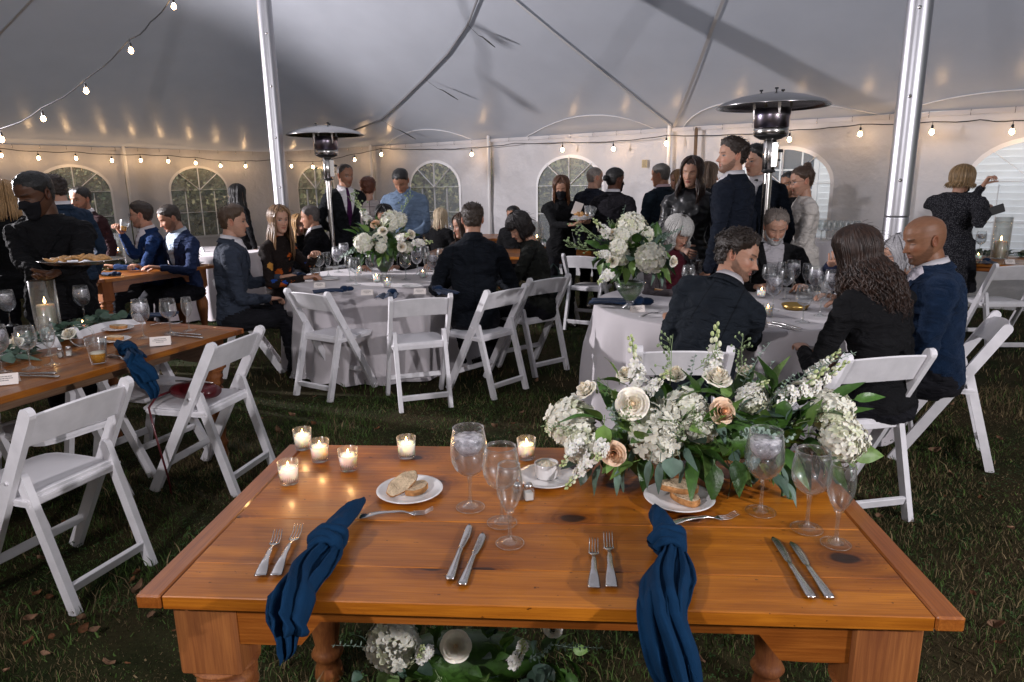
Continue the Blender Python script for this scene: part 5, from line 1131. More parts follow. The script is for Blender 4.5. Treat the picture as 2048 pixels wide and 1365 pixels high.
def arrangement(centre, label, items, nleaf, ell, seed, base=None, facing=V((0, -1, .35)), leafs=('broad', 'broad', 'rounddark', 'broadlight', 'broadlight', 'round', 'narrow', 'long'), lsc=1.0, droop=True, fillers=8, name='flower_arrangement'):
    rr = random.Random(seed); r = empty(name, base or centre); tag(r, label, 'flowers', 'white flower arrangements'); C = V(centre)
    for (kind, p, s_, d) in items:
        d = V(d) if d is not None else (V(p)-C+facing*.06).normalized(); sp = rr.uniform(0, 6)
        me = {'h': HY, 'r': ROSE[:2], 'p': ROSE[2:], 's': STK, 'f': [FILL], 'e': [EUCS]}[kind]; nm = {'h': 'hydrangea', 'r': 'rose', 'p': 'rose', 's': 'stock_spike', 'f': 'berry_sprig', 'e': 'eucalyptus_sprig'}[kind]
        o = part(nm, me[rr.randrange(len(me))], r, p, d, s_, sp)
        if kind == 'p': o['label'] = 'peach rose'
    for k in range(nleaf):
        d = rdir(rr, -.55); 
        if rr.random() < .6 and d.y > .2: d.y = -d.y
        p = C+V((d.x*ell[0], d.y*ell[1], d.z*ell[2]))*rr.uniform(.72, 1.05); nm = rr.choice(leafs); out = (V((d.x/ell[0], d.y/ell[1], d.z/ell[2])).normalized()+rdir(rr)*.7)
        if droop and d.z < .1: out += V((0, -.2, -.8))
        part('leaf', LEAFS[nm], r, p, out.normalized(), lsc*rr.uniform(.7, 1.25), rr.uniform(-1, 1), 'Y')
    for k in range(fillers):
        d = rdir(rr, 0); part(('berry_sprig', 'eucalyptus_sprig')[k % 2], (FILL, EUCS)[k % 2], r, C+V((d.x*ell[0], d.y*ell[1], d.z*ell[2]))*.7, (d+V((0, 0, .3))).normalized(), lsc*rr.uniform(.7, 1.1), rr.uniform(0, 6))
    # dark moss core
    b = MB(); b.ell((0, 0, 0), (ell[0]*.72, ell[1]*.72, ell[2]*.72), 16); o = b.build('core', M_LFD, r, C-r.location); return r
Yf = 1.80
def fi(kind, px, py, s_, Y, d=None): return (kind, aty(px, py, Y), s_, d)
items = [fi('h', 1142, 846, .92, 1.78), fi('h', 1312, 872, 1.0, 1.72), fi('h', 1368, 830, .95, 1.75), fi('h', 1402, 856, .62, 1.72), fi('h', 1662, 822, .80, 1.76), fi('h', 1683, 880, .86, 1.72), fi('h', 1165, 895, .62, 1.70), fi('h', 1505, 800, .6, 1.80), fi('h', 1300, 838, .7, 1.76), fi('s', 1600, 790, 1.0, 1.78, (.6, -.2, .6)), fi('s', 1610, 760, .8, 1.80, (.7, -.1, .7)),
 fi('r', 1264, 808, 1.15, 1.70, (-.15, -1, .35)), fi('r', 1177, 786, .85, 1.82, (-.6, -.3, .8)), fi('r', 1432, 766, 1.05, 1.78, (.1, -.35, 1)), fi('p', 1440, 822, 1.0, 1.70, (.15, -1, .3)), fi('p', 1228, 905, .95, 1.66, (-.3, -1, .15)), fi('r', 1350, 756, .85, 1.86, (-.1, -.4, 1)), fi('r', 1490, 752, .8, 1.88, (.2, -.3, 1)),
 fi('r', 1255, 755, .8, 1.86, (-.3, -.4, .8)),
 fi('s', 1283, 790, 1.15, 1.78, (-.22, -.05, 1)), fi('s', 1425, 778, 1.25, 1.84, (.0, 0, 1)), fi('s', 1545, 815, 1.15, 1.76, (.85, -.1, .75)), fi('s', 1160, 885, .8, 1.68, (-.5, -.9, -.2)), fi('s', 1190, 905, .85, 1.66, (-.6, -.5, -.5)), fi('s', 1205, 890, .9, 1.66, (-.2, -.9, .1)), fi('s', 1290, 790, .8, 1.76, (.3, -.5, .6)), fi('s', 1480, 790, .7, 1.74, (.4, -.6, .5)),
 fi('e', 1575, 775, 1.1, 1.78, (.75, -.1, .7)), fi('e', 1485, 770, .8, 1.84, (.3, 0, 1)), fi('f', 1340, 770, 1.0, 1.80, (-.1, 0, 1)), fi('f', 1470, 760, .9, 1.80, (.2, 0, 1)), fi('f', 1390, 740, .6, 1.8, (.6, 0, .5)), fi('f', 1235, 840, .8, 1.66, (.1, -.6, .3)), fi('f', 1150, 855, .6, 1.7, (-1, -.2, .1)), fi('e', 1530, 880, .7, 1.64, (.1, -1, .2))]
c1 = aty(1410, 865, 1.80); bp = at(1410, 935, TOP)
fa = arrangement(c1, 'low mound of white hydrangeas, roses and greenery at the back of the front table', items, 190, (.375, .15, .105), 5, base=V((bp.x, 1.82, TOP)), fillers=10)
def lf(px, py, Y, nm, d, s_=1.0, sp=0.0): part('leaf', LEAFS[nm], fa, aty(px, py, Y), V(d).normalized(), s_, sp, 'Y')
for a in ((1208, 850, 1.66, 'broadlight', (-.05, -.2, -1), 1.05), (1190, 835, 1.7, 'long', (-1, -.1, .25), 1.0), (1240, 765, 1.8, 'broad', (-.7, -.2, .3), 1.0, .4), (1236, 755, 1.84, 'broadlight', (-.3, 0, 1), .9), (1330, 800, 1.74, 'broad', (-.2, 0, 1), 1.1), (1395, 790, 1.76, 'broad', (-.3, -.1, .8), 1.1), (1450, 795, 1.74, 'broad', (-1, -.1, .5), 1.1), (1360, 800, 1.7, 'broadlight', (.4, -.4, .6), .9),
          (1545, 780, 1.76, 'broad', (-.25, 0, 1), 1.25, .3), (1548, 770, 1.8, 'broadlight', (.15, 0, 1), 1.15), (1530, 770, 1.74, 'broad', (-.6, -.2, .9), 1.0), (1570, 800, 1.72, 'broad', (-.1, -.2, -1), 1.0), (1700, 905, 1.70, 'broadlight', (1, -.2, -.05), 1.25, 1.2), (1660, 800, 1.74, 'long', (.65, -.1, .6), 1.0, .7), (1708, 800, 1.74, 'long', (1, -.1, .25), .9, .9), (1600, 800, 1.76, 'broadlight', (.9, -.1, .3), .8),
          (1430, 850, 1.68, 'round', (.6, -.4, -.9), 1.2), (1500, 845, 1.70, 'round', (-.9, -.3, .4), 1.3), (1520, 835, 1.72, 'rounddark', (.9, -.3, .3), 1.1), (1400, 900, 1.66, 'broad', (.9, -.4, -.3), 1.1), (1350, 900, 1.68, 'broad', (.9, -.5, .2), 1.1), (1265, 925, 1.66, 'broadlight', (-.9, -.4, -.2), 1.0), (1160, 925, 1.70, 'rounddark', (-1, -.2, -.1), 1.0), (1320, 925, 1.62, 'narrow', (-.15, -.4, -1), 1.1), (1300, 920, 1.63, 'narrow', (-.3, -.4, -1), 1.0), (1345, 915, 1.62, 'round', (-.1, -.4, -1), 1.1), (1360, 918, 1.62, 'narrow', (.15, -.3, -1), 1.0),
          (1500, 900, 1.64, 'round', (.2, -.5, -1), 1.1), (1545, 950, 1.60, 'rounddark', (.5, -.5, -.5), 1.2), (1560, 930, 1.62, 'narrow', (.5, -.5, -1), 1.1), (1575, 965, 1.56, 'narrow', (.3, -.7, -.6), .8), (1470, 920, 1.62, 'broad', (.1, -.6, -.9), 1.1), (1430, 930, 1.62, 'broad', (-.2, -.6, -.9), 1.1), (1200, 930, 1.66, 'narrow', (-.5, -.4, -1), 1.1), (1235, 940, 1.64, 'narrow', (-.1, -.5, -1), .9), (1180, 930, 1.68, 'rounddark', (-.6, -.4, -.8), 1.1)):
    lf(*a)
def gi(kind, px, py, s_, Y, d=None): return (kind, aty(px, py, Y), s_, d)
items = [gi('h', 785, 1288, 1.05, 1.78, (0, -.8, .6)), gi('s', 845, 1320, .9, 1.72, (.1, -.6, .8)), gi('s', 862, 1300, .8, 1.75, (-.2, -.9, .5)), gi('r', 912, 1293, 1.2, 1.74, (.05, -.9, .7)), gi('s', 1020, 1335, .9, 1.70, (.3, -.4, .8)), gi('s', 1045, 1300, .8, 1.76, (0, -.6, .7)), gi('r', 1105, 1262, .8, 1.84, (.1, -.5, 1)), gi('e', 1110, 1290, .8, 1.74, (.7, -.4, .2)), gi('f', 870, 1340, .7, 1.68, (.3, -.6, -.3))]
cg = aty(930, 1300, 1.86); cg.z = .12
arrangement(cg, 'white hydrangeas and roses lying on the grass under the front table', items, 70, (.34, .13, .11), 9, base=V((cg.x, cg.y, .01)), fillers=5, lsc=1.0)
# centrepieces on the round tables
M_BOWL = M_GLT
def centrepiece(px, py, Y, its, label, seed, rx, rz, zb=TH):
    c = aty(px, py, Y); r = arrangement(c, label, [fi(k, x, y, s_*.94, Y-dy) for (k, x, y, s_, dy) in its], 130, (rx, rx, rz), seed, base=V((c.x, c.y, zb)), lsc=1.15, fillers=6)
    lathe_part('vase', [(0, .001), (.05, 0), (.055, .01), (.02, .03), (.03, .05), (.085, .12), (.10, .17), (.098, .17), (.08, .12), (.02, .05), (0, .045)], M_BOWL, r)
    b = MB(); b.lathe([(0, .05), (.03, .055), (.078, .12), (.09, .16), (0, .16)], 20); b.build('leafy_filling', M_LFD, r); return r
centrepiece(1262, 510, 4.35, [('h', 1301, 517, 1.30, .25), ('h', 1262, 455, 1.3, .1), ('h', 1290, 470, .8, .1), ('h', 1240, 512, .9, .16), ('r', 1226, 522, 1.15, .2), ('h', 1237, 495, .8, .22), ('r', 1228, 470, 1.0, .15), ('h', 1244, 470, .7, .2), ('s', 1222, 545, 1.5, .22), ('s', 1224, 478, 1.7, .1), ('r', 1343, 523, 1.0, .2), ('s', 1216, 510, 1.3, .2), ('f', 1190, 500, 1.8, .1), ('f', 1200, 480, 1.8, .1), ('e', 1320, 480, 1.0, .1)], 'round mound of white hydrangeas and greenery at the left side of the right round table', 12, .22, .17)
centrepiece(765, 490, 6.0, [('h', 782, 443, 1.3, .1), ('h', 728, 487, 1.2, .2), ('h', 800, 440, .9, .1), ('h', 760, 478, .9, .16), ('h', 815, 495, .7, .14), ('r', 765, 464, 1.2, .2), ('h', 762, 495, .7, .24), ('r', 802, 494, 1.25, .22), ('s', 795, 480, 1.8, .22), ('s', 825, 488, 1.8, .2), ('p', 752, 452, 1.4, .1), ('r', 820, 470, 1.2, .15), ('s', 742, 450, 1.8, .05), ('f', 735, 440, 2.2, .1), ('f', 800, 430, 1.6, 0), ('e', 720, 500, 1.6, .1)], 'round mound of white flowers and greenery on the left round table', 13, .23, .19)
# eucalyptus runners and garlands
def garland(pts, label, n, seed, width=.10, lsc=1.1, flowers=(), leafs=('rounddark', 'round', 'narrow', 'rounddark', 'round', 'small')):
    rr = random.Random(seed); r = empty('garland', pts[len(pts)//2]); tag(r, label, 'garland', 'greenery garlands on the tables'); b = MB(); b.tube([V(p)-r.location+V((0, 0, .012)) for p in pts], .004, 5); b.build('vine', M_STEM, r)
    for k in range(n):
        t = rr.random()*(len(pts)-1.001); i = int(t); p = V(pts[i]).lerp(V(pts[i+1]), t-i); h = rr.random(); p = p+V((rr.gauss(0, width*.5), rr.gauss(0, width*.5), .012+.04*h)); d = V((rr.uniform(-1, 1), rr.uniform(-1, 1), rr.uniform(-.15, .35))).normalized(); part('leaf', LEAFS[rr.choice(leafs)], r, p, d, lsc*rr.uniform(.7, 1.2), rr.uniform(-.9, .9), 'Y')
    for (p, s_) in flowers: part('rose', ROSE[0], r, p, (0, -.6, .8), s_)
    return r
garland([at(230, 645, TH+.003), at(170, 660, TH+.003), at(110, 680, TH+.003), at(50, 705, TH+.003), at(-30, 740, TH+.003)], 'eucalyptus runner along the middle of the left table', 190, 3, .10, 1.25, [(at(140, 672, TH+.05), 1.0), (at(35, 690, TH+.06), 1.0)])
garland([at(385, 520, TH+.003), at(330, 528, TH+.003), at(270, 530, TH+.003), at(200, 545, TH+.003)], 'eucalyptus strand on the table of the men in blue suits, drooping over its edge', 90, 4, .10, 1.2)
o_ = garland([at(1090, 490, TH+.003), at(1140, 497, TH+.003), at(1175, 500, TH+.003)], 'garland with small cream roses on the centre farm table', 70, 6, .09, 1.2, [(at(1110, 487, TH+.03), 1.0), (at(1150, 494, TH+.03), 1.1), (at(1165, 487, TH+.03), 1.0)])
garland([at(1900, 505, TH+.003), at(1960, 512, TH+.003), at(2060, 515, TH+.003)], 'eucalyptus garland on the right farm table', 110, 8, .09, 1.25)
garland([at(800, 475, TH+.003), at(900, 482, TH+.003)], 'leafy garland on the farthest farm table', 50, 9, .09, 1.2)
# ================================================================ people
def clothmat(name, col, rough=.85, sheen=.04, bump=.35, bscale=260, var=.12, shirt=None, tie=None, zb=.27, slope=.40, pattern=None, coat=0.0):
    m = mat(name, col, rough, var=var, vscale=14, bump=bump, bscale=bscale, sheen=sheen, coat=coat, spec=(.14 if rough >= .7 else .4)); t = m.node_tree; b = t.nodes['Principled BSDF']; N = t.nodes.new; Lk = t.links.new
    src = b.inputs['Base Color'].links[0].from_socket
    bp0 = [n for n in t.nodes if n.type == 'BUMP'][0]; n5 = N('ShaderNodeTexNoise'); n5.inputs['Scale'].default_value = 7; n5.inputs['Detail'].default_value = 2.5; n5.inputs['Distortion'].default_value = 1.6; mp5 = N('ShaderNodeMapping'); mp5.inputs['Scale'].default_value = (1, 1, 2.4); mp5.inputs['Rotation'].default_value = (.3, .5, 0); Lk(t.nodes['Texture Coordinate'].outputs['Object'], mp5.inputs[0]); Lk(mp5.outputs[0], n5.inputs['Vector'])
    bp5 = N('ShaderNodeBump'); bp5.inputs['Strength'].default_value = .9; bp5.inputs['Distance'].default_value = .035; Lk(n5.outputs['Fac'], bp5.inputs['Height']); Lk(bp5.outputs[0], bp0.inputs['Normal'])
    b.inputs['Sheen Tint'].default_value = (*[min(1, c*6+.1) for c in col], 1)
    if pattern:
        a0 = N('ShaderNodeAttribute'); a0.attribute_name = 'tl'
        if pattern[0] == 'plaid' or pattern[0] == 'stripe':
            sp = N('ShaderNodeSeparateXYZ'); Lk(a0.outputs['Vector'], sp.inputs[0]); prev = None
            for ax in ((0, 2) if pattern[0] == 'plaid' else (2,)):
                f = N('ShaderNodeMath'); f.operation = 'MULTIPLY'; f.inputs[1].default_value = pattern[2]; Lk(sp.outputs[ax], f.inputs[0]); g_ = N('ShaderNodeMath'); g_.operation = 'FRACT'; Lk(f.outputs[0], g_.inputs[0]); l = N('ShaderNodeMath'); l.operation = 'LESS_THAN'; l.inputs[1].default_value = pattern[3]; Lk(g_.outputs[0], l.inputs[0])
                mx = N('ShaderNodeMix'); mx.data_type = 'RGBA'; Lk(l.outputs[0], mx.inputs[0]); Lk(src, mx.inputs[6]); mx.inputs[7].default_value = (*pattern[1], 1); src = mx.outputs[2]
        else:
            v = N('ShaderNodeTexVoronoi'); Lk(a0.outputs['Vector'], v.inputs['Vector']); v.inputs['Scale'].default_value = pattern[2]
            if pattern[0] == 'floral':
                cr = N('ShaderNodeValToRGB'); e = cr.color_ramp; e.interpolation = 'CONSTANT'; e.elements[0].color = (*col, 1); e.elements[1].position = .55; e.elements[1].color = (.35, .07, .01, 1); x = e.elements.new(.72); x.color = (.012, .05, .22, 1); x = e.elements.new(.82); x.color = (.42, .2, .04, 1); x = e.elements.new(.9); x.color = (*col, 1)
                Lk(v.outputs['Color'], cr.inputs[0]); d = N('ShaderNodeMath'); d.operation = 'LESS_THAN'; d.inputs[1].default_value = .42; nz_ = N('ShaderNodeTexNoise'); nz_.inputs['Scale'].default_value = 60; Lk(a0.outputs['Vector'], nz_.inputs['Vector']); ad = N('ShaderNodeMath'); ad.operation = 'MULTIPLY_ADD'; ad.inputs[1].default_value = .5; Lk(nz_.outputs['Fac'], ad.inputs[0]); Lk(v.outputs['Distance'], ad.inputs[2]); d.inputs[1].default_value = .62; Lk(ad.outputs[0], d.inputs[0])
                mx = N('ShaderNodeMix'); mx.data_type = 'RGBA'; Lk(d.outputs[0], mx.inputs[0]); mx.inputs[6].default_value = (*col, 1); Lk(cr.outputs[0], mx.inputs[7]); src = mx.outputs[2]
            else:
                l = N('ShaderNodeMath'); l.operation = 'LESS_THAN'; l.inputs[1].default_value = .32; Lk(v.outputs['Distance'], l.inputs[0]); mx = N('ShaderNodeMix'); mx.data_type = 'RGBA'; Lk(l.outputs[0], mx.inputs[0]); mx.inputs[6].default_value = (*col, 1); mx.inputs[7].default_value = (*pattern[1], 1); src = mx.outputs[2]
        Lk(src, b.inputs['Base Color'])
    if shirt is None: return m
    a = N('ShaderNodeAttribute'); a.attribute_name = 'tl'; s = N('ShaderNodeSeparateXYZ'); Lk(a.outputs['Vector'], s.inputs[0])
    def M_(op, x, y=None):
        n = N('ShaderNodeMath'); n.operation = op
        for i, q in enumerate((x, y)):
            if q is None: continue
            if isinstance(q, (int, float)): n.inputs[i].default_value = q
            else: Lk(q, n.inputs[i])
        return n.outputs[0]
    ax = M_('ABSOLUTE', s.outputs[0]); opn = M_('MULTIPLY', M_('SUBTRACT', s.outputs[2], zb), slope)
    front = M_('GREATER_THAN', s.outputs[1], .0); inV = M_('MULTIPLY', M_('LESS_THAN', ax, opn), front)
    def mix(f, x, y):
        n = N('ShaderNodeMix'); n.data_type = 'RGBA'; Lk(f, n.inputs[0])
        for i, q in ((6, x), (7, y)):
            if isinstance(q, tuple): n.inputs[i].default_value = (*q, 1)
            else: Lk(q, n.inputs[i])
        return n.outputs[2]
    lap = M_('MULTIPLY', M_('LESS_THAN', ax, M_('ADD', opn, .045)), front); seam = M_('MULTIPLY', lap, M_('GREATER_THAN', ax, M_('ADD', opn, .041)))
    c = mix(seam, src, tuple(x*.3 for x in col)); bk = M_('MULTIPLY', M_('LESS_THAN', ax, .0022), M_('LESS_THAN', s.outputs[1], -.02)); c = mix(bk, c, tuple(x*.25 for x in col)); ar = M_('MULTIPLY', M_('LESS_THAN', M_('ABSOLUTE', M_('SUBTRACT', ax, M_('ADD', .155, M_('MULTIPLY', M_('SUBTRACT', .45, s.outputs[2]), .12)))), .0022), M_('GREATER_THAN', s.outputs[2], .30)); c = mix(ar, c, tuple(x*.3 for x in col)); sh = shirt
    if tie: tw = M_('ADD', .014, M_('MULTIPLY', M_('SUBTRACT', .52, s.outputs[2]), .07)); sh = mix(M_('LESS_THAN', ax, tw), shirt, tie)
    c = mix(inV, c, sh); Lk(c, b.inputs['Base Color']); return m
M_SKIN = vcolmat('skin', .48, sss=.12, bump=.08, bscale=160, spec=.4)
M_SKIN.node_tree.nodes['Principled BSDF'].inputs['Subsurface Radius'].default_value = (.012, .005, .003)
HAIRC = {}
def hairmat(c, rough=.42):
    k = tuple(c)
    if k not in HAIRC: HAIRC[k] = mat('hair', c, rough, var=.45, vscale=3, stretch=(90, 90, 9), bump=.6, bscale=3, spec=.5, detail=2)
    return HAIRC[k]
ZP = np.array([-.124, -.121, -.112, -.098, -.082, -.062, -.035, -.005, .025, .055, .080, .098, .110, .117, .1205]); YF = np.array([.045, .062, .077, .083, .083, .086, .089, .088, .092, .090, .078, .058, .036, .015, -.01]); YB = np.array([.03, .015, -.005, -.030, -.055, -.076, -.092, -.102, -.107, -.105, -.093, -.072, -.052, -.032, -.012]); WW = np.array([.001, .018, .034, .046, .055, .063, .070, .0745, .077, .0765, .070, .057, .040, .022, .001])
def surf(phi, z, off=0.0, jaw=1.0):
    z = np.clip(z, -.124, .1205); yf = np.interp(z, ZP, YF); yb = np.interp(z, ZP, YB); w_ = np.interp(z, ZP, WW); w_ = w_*np.where(z < -.01, 1-(1-jaw)*np.clip((-z)/.1, 0, 1), 1); yc = np.interp(z, [-.124, -.08, 0, .12], [.04, .015, -.01, -.012])
    s, c = np.sin(phi), np.cos(phi); sx = np.sign(s)*np.abs(s)**.92; cy_ = np.sign(c)*np.abs(c)**.92
    x = w_*sx; y = yc+np.where(c > 0, yf-yc, yc-yb)*cy_
    n = np.stack([x*1.15, (y-yc), z*.85+.0*x], -1); n /= np.linalg.norm(n, axis=-1, keepdims=True)+1e-9
    return np.stack([x, y, z+0*x], -1)+n*np.expand_dims(np.asarray(off)+0*x, -1), n
def G(x, z, cx, cz, sx, sz): return np.exp(-((x-cx)/sx)**2-((z-cz)/sz)**2)
def head_grid(nphi, nz, jaw, nose=1.0, fem=False):
    tz = np.linspace(0, 1, nz); z = np.interp(tz, [0, .06, .14, .86, .95, 1], [-.124, -.119, -.104, .095, .113, .1205])
    u = np.linspace(-1, 1, nphi, endpoint=False); phi = pi*(u*(.55+.45*u*u)); PH, Z = np.meshgrid(phi, z)
    P, n = surf(PH, Z, 0, jaw); X, Y, Zz = P[..., 0], P[..., 1], P[..., 2]; g = np.clip(np.cos(PH)*1.6, 0, 1); ax = np.abs(X)
    nt = np.clip((.020-Zz)/.058, 0, 1); nose_p = np.where(Zz > -.040, nt**1.25*.024, .024*np.exp(-((Zz+.040)/.0055)**2))*(Zz < .022)*np.exp(-(X/(.0075+.006*nt))**2)
    d = nose*nose_p+.0075*G(ax, Zz, .0125, -.0385, .0062, .007)-.0115*G(ax, Zz, .031, .002, .017, .0125)+.0060*G(ax, Zz, .031, -.001, .0105, .0065)+(.0045 if not fem else .002)*G(ax, Zz, .028, .021, .02, .006)+.005*G(ax, Zz, .045, -.026, .017, .016)-.003*G(ax, Zz, .05, -.062, .014, .02)
    d += .0052*G(X, Zz, 0, -.0605, .019, .0042)+.0060*G(X, Zz, 0, -.0715, .017, .0048)-.0052*G(X, Zz, 0, -.0658, .021, .0017)-.003*G(X, Zz, 0, -.083, .02, .006)+(.0075 if not fem else .005)*G(X, Zz, 0, -.102, .02, .012)
    Y = Y+d*g; return PH, X, Y, Zz, g
def head_cols(PH, X, Y, Z, g, sp):
    skin = np.array(sp['skin'])*.82; C = np.ones(X.shape+(3,))*skin*(1+.10*np.sin(X*310+Z*170+3*np.sin(Z*240))*np.sin(Z*330+X*90))[..., None]; ax = np.abs(X); fr_ = (np.cos(PH) > .2)
    def blend(m, col, k=1.0):
        m = np.clip(m*k, 0, 1)[..., None]; C[:] = C*(1-m)+np.array(col)*m
    blend(G(ax, Z, .042, -.030, .02, .016)*fr_, skin*np.array([1.15, .85, .8]), .5); blend(G(X, Z, 0, -.036, .016, .012)*fr_, skin*np.array([1.12, .86, .82]), .5)
    lip = sp.get('lip', tuple(skin*np.array([.85, .50, .48]))); ml = ((Z < -.0565) & (Z > -.0765) & (ax < .0235*(1-((Z+.066)/.013)**2)) & fr_); blend(ml*1.0, lip, .85); blend(((np.abs(Z+.0658) < .0013) & (ax < .022) & fr_)*1.0, skin*.25, .8)
    hc = sp.get('brow', sp.get('hair_col', (.03, .02, .015))); bz = .0225+.10*(ax-.03)-2.2*(ax-.033)**2*1.0; blend((np.exp(-((Z-bz)/.0036)**2)*(ax > .012)*(ax < .050)*fr_), hc, .85*sp.get('browk', 1))
    e = ((ax-.031)/.0148)**2+((Z-.0005)/(.0058 if sp.get('eyes', 'open') == 'open' else .0022))**2
    if sp.get('eyes', 'open') == 'open':
        blend((e < 1)*fr_, (.22, .20, .19)); blend((((ax-.031)**2+(Z-.0008)**2) < .0056**2)*(e < 1.05)*fr_, (.02, .013, .009))
        blend(((e > .62) & (e < 1.5) & (Z > .0012))*fr_, (.015, .01, .008), .85)
    else: blend((np.exp(-((Z+.0035+((ax-.031)/.02)**2*-.003)/.0018)**2)*(np.abs(ax-.031) < .0155))*fr_, (.015, .01, .008), .9)
    st = sp.get('stubble', 0); bm = beard_mask(PH, X, Z)
    if st: bm = bm*(.82+.18*np.sin(X*900+Z*700)*np.sin(Z*1100)); blend(bm, np.array(sp.get('beard_col', hc)), st)
    if sp.get('scalp', 0): hm = hair_mask(PH, Z, sp.get('hairline', 0)); blend(np.clip(hm, 0, 1), np.array(hc), sp['scalp'])
    return C
def beard_mask(PH, X, Z):
    ax = np.abs(X); aph = np.abs(PH); lo = np.clip((np.interp(aph, [0, .35, .6, .9, 1.2, 1.42, 1.6, 1.75], [-.046, -.048, -.060, -.056, -.042, -.012, -.03, -.08])-Z)/.009, 0, 1); mou = G(X, Z, 0, -.066, .026, .010); return np.clip(lo-np.clip(mou*2, 0, 1)*(np.abs(Z+.066) < .011)*(ax < .024), 0, 1)*(1-G(X, Z, 0, -.035, .017, .014))
def hairline_z(aph, raise_=0.0): return np.interp(aph, [0, .45, .85, 1.15, 1.38, 1.5, 1.72, 2.0, 2.5, 3.15], [.074+raise_, .076+raise_, .055+raise_*.8, .034, .020, -.018, .030, -.045, -.064, -.068])
def hair_mask(PH, Z, raise_=0.0): return np.clip((Z-hairline_z(np.abs(PH), raise_)+.004*np.sin(PH*9)+.003*np.sin(PH*23+1))/.024, 0, 1)
def shell(mask, P, n, th, nphi, nz, noise_fn=None):
    """faces where mask>0 ; vertex offset th*mask"""
    V_ = P+n*((th*np.clip(mask, 0, 1)-.0025*(mask <= 0.02)))[..., None]
    if noise_fn is not None: V_ = V_+n*(noise_fn*np.clip(mask, 0, 1))[..., None]
    keep = mask > .001; fs = []; k1 = np.roll(keep, -1, 1)
    for i in range(nz-1):
        r_ = keep[i] | keep[i+1] | k1[i] | k1[i+1]
        for j in np.nonzero(r_)[0]: fs.append((i*nphi+j, i*nphi+(j+1) % nphi, (i+1)*nphi+(j+1) % nphi, (i+1)*nphi+j))
    return V_.reshape(-1, 3), fs
def add_np(b, vs, fs, mi=0, sm=True): b.add([tuple(p) for p in vs], fs, mi, sm)
def prune(b):
    used = sorted({i for f in b.f for i in f}); mp = {k: i for i, k in enumerate(used)}; b.v = [b.v[i] for i in used]; b.f = [tuple(mp[i] for i in f) for f in b.f]; return b
def nz3(P, f, seed): return np.array([MN.noise(V((p[0]*f, p[1]*f, p[2]*f+seed))) for p in P.reshape(-1, 3)]).reshape(P.shape[:-1])
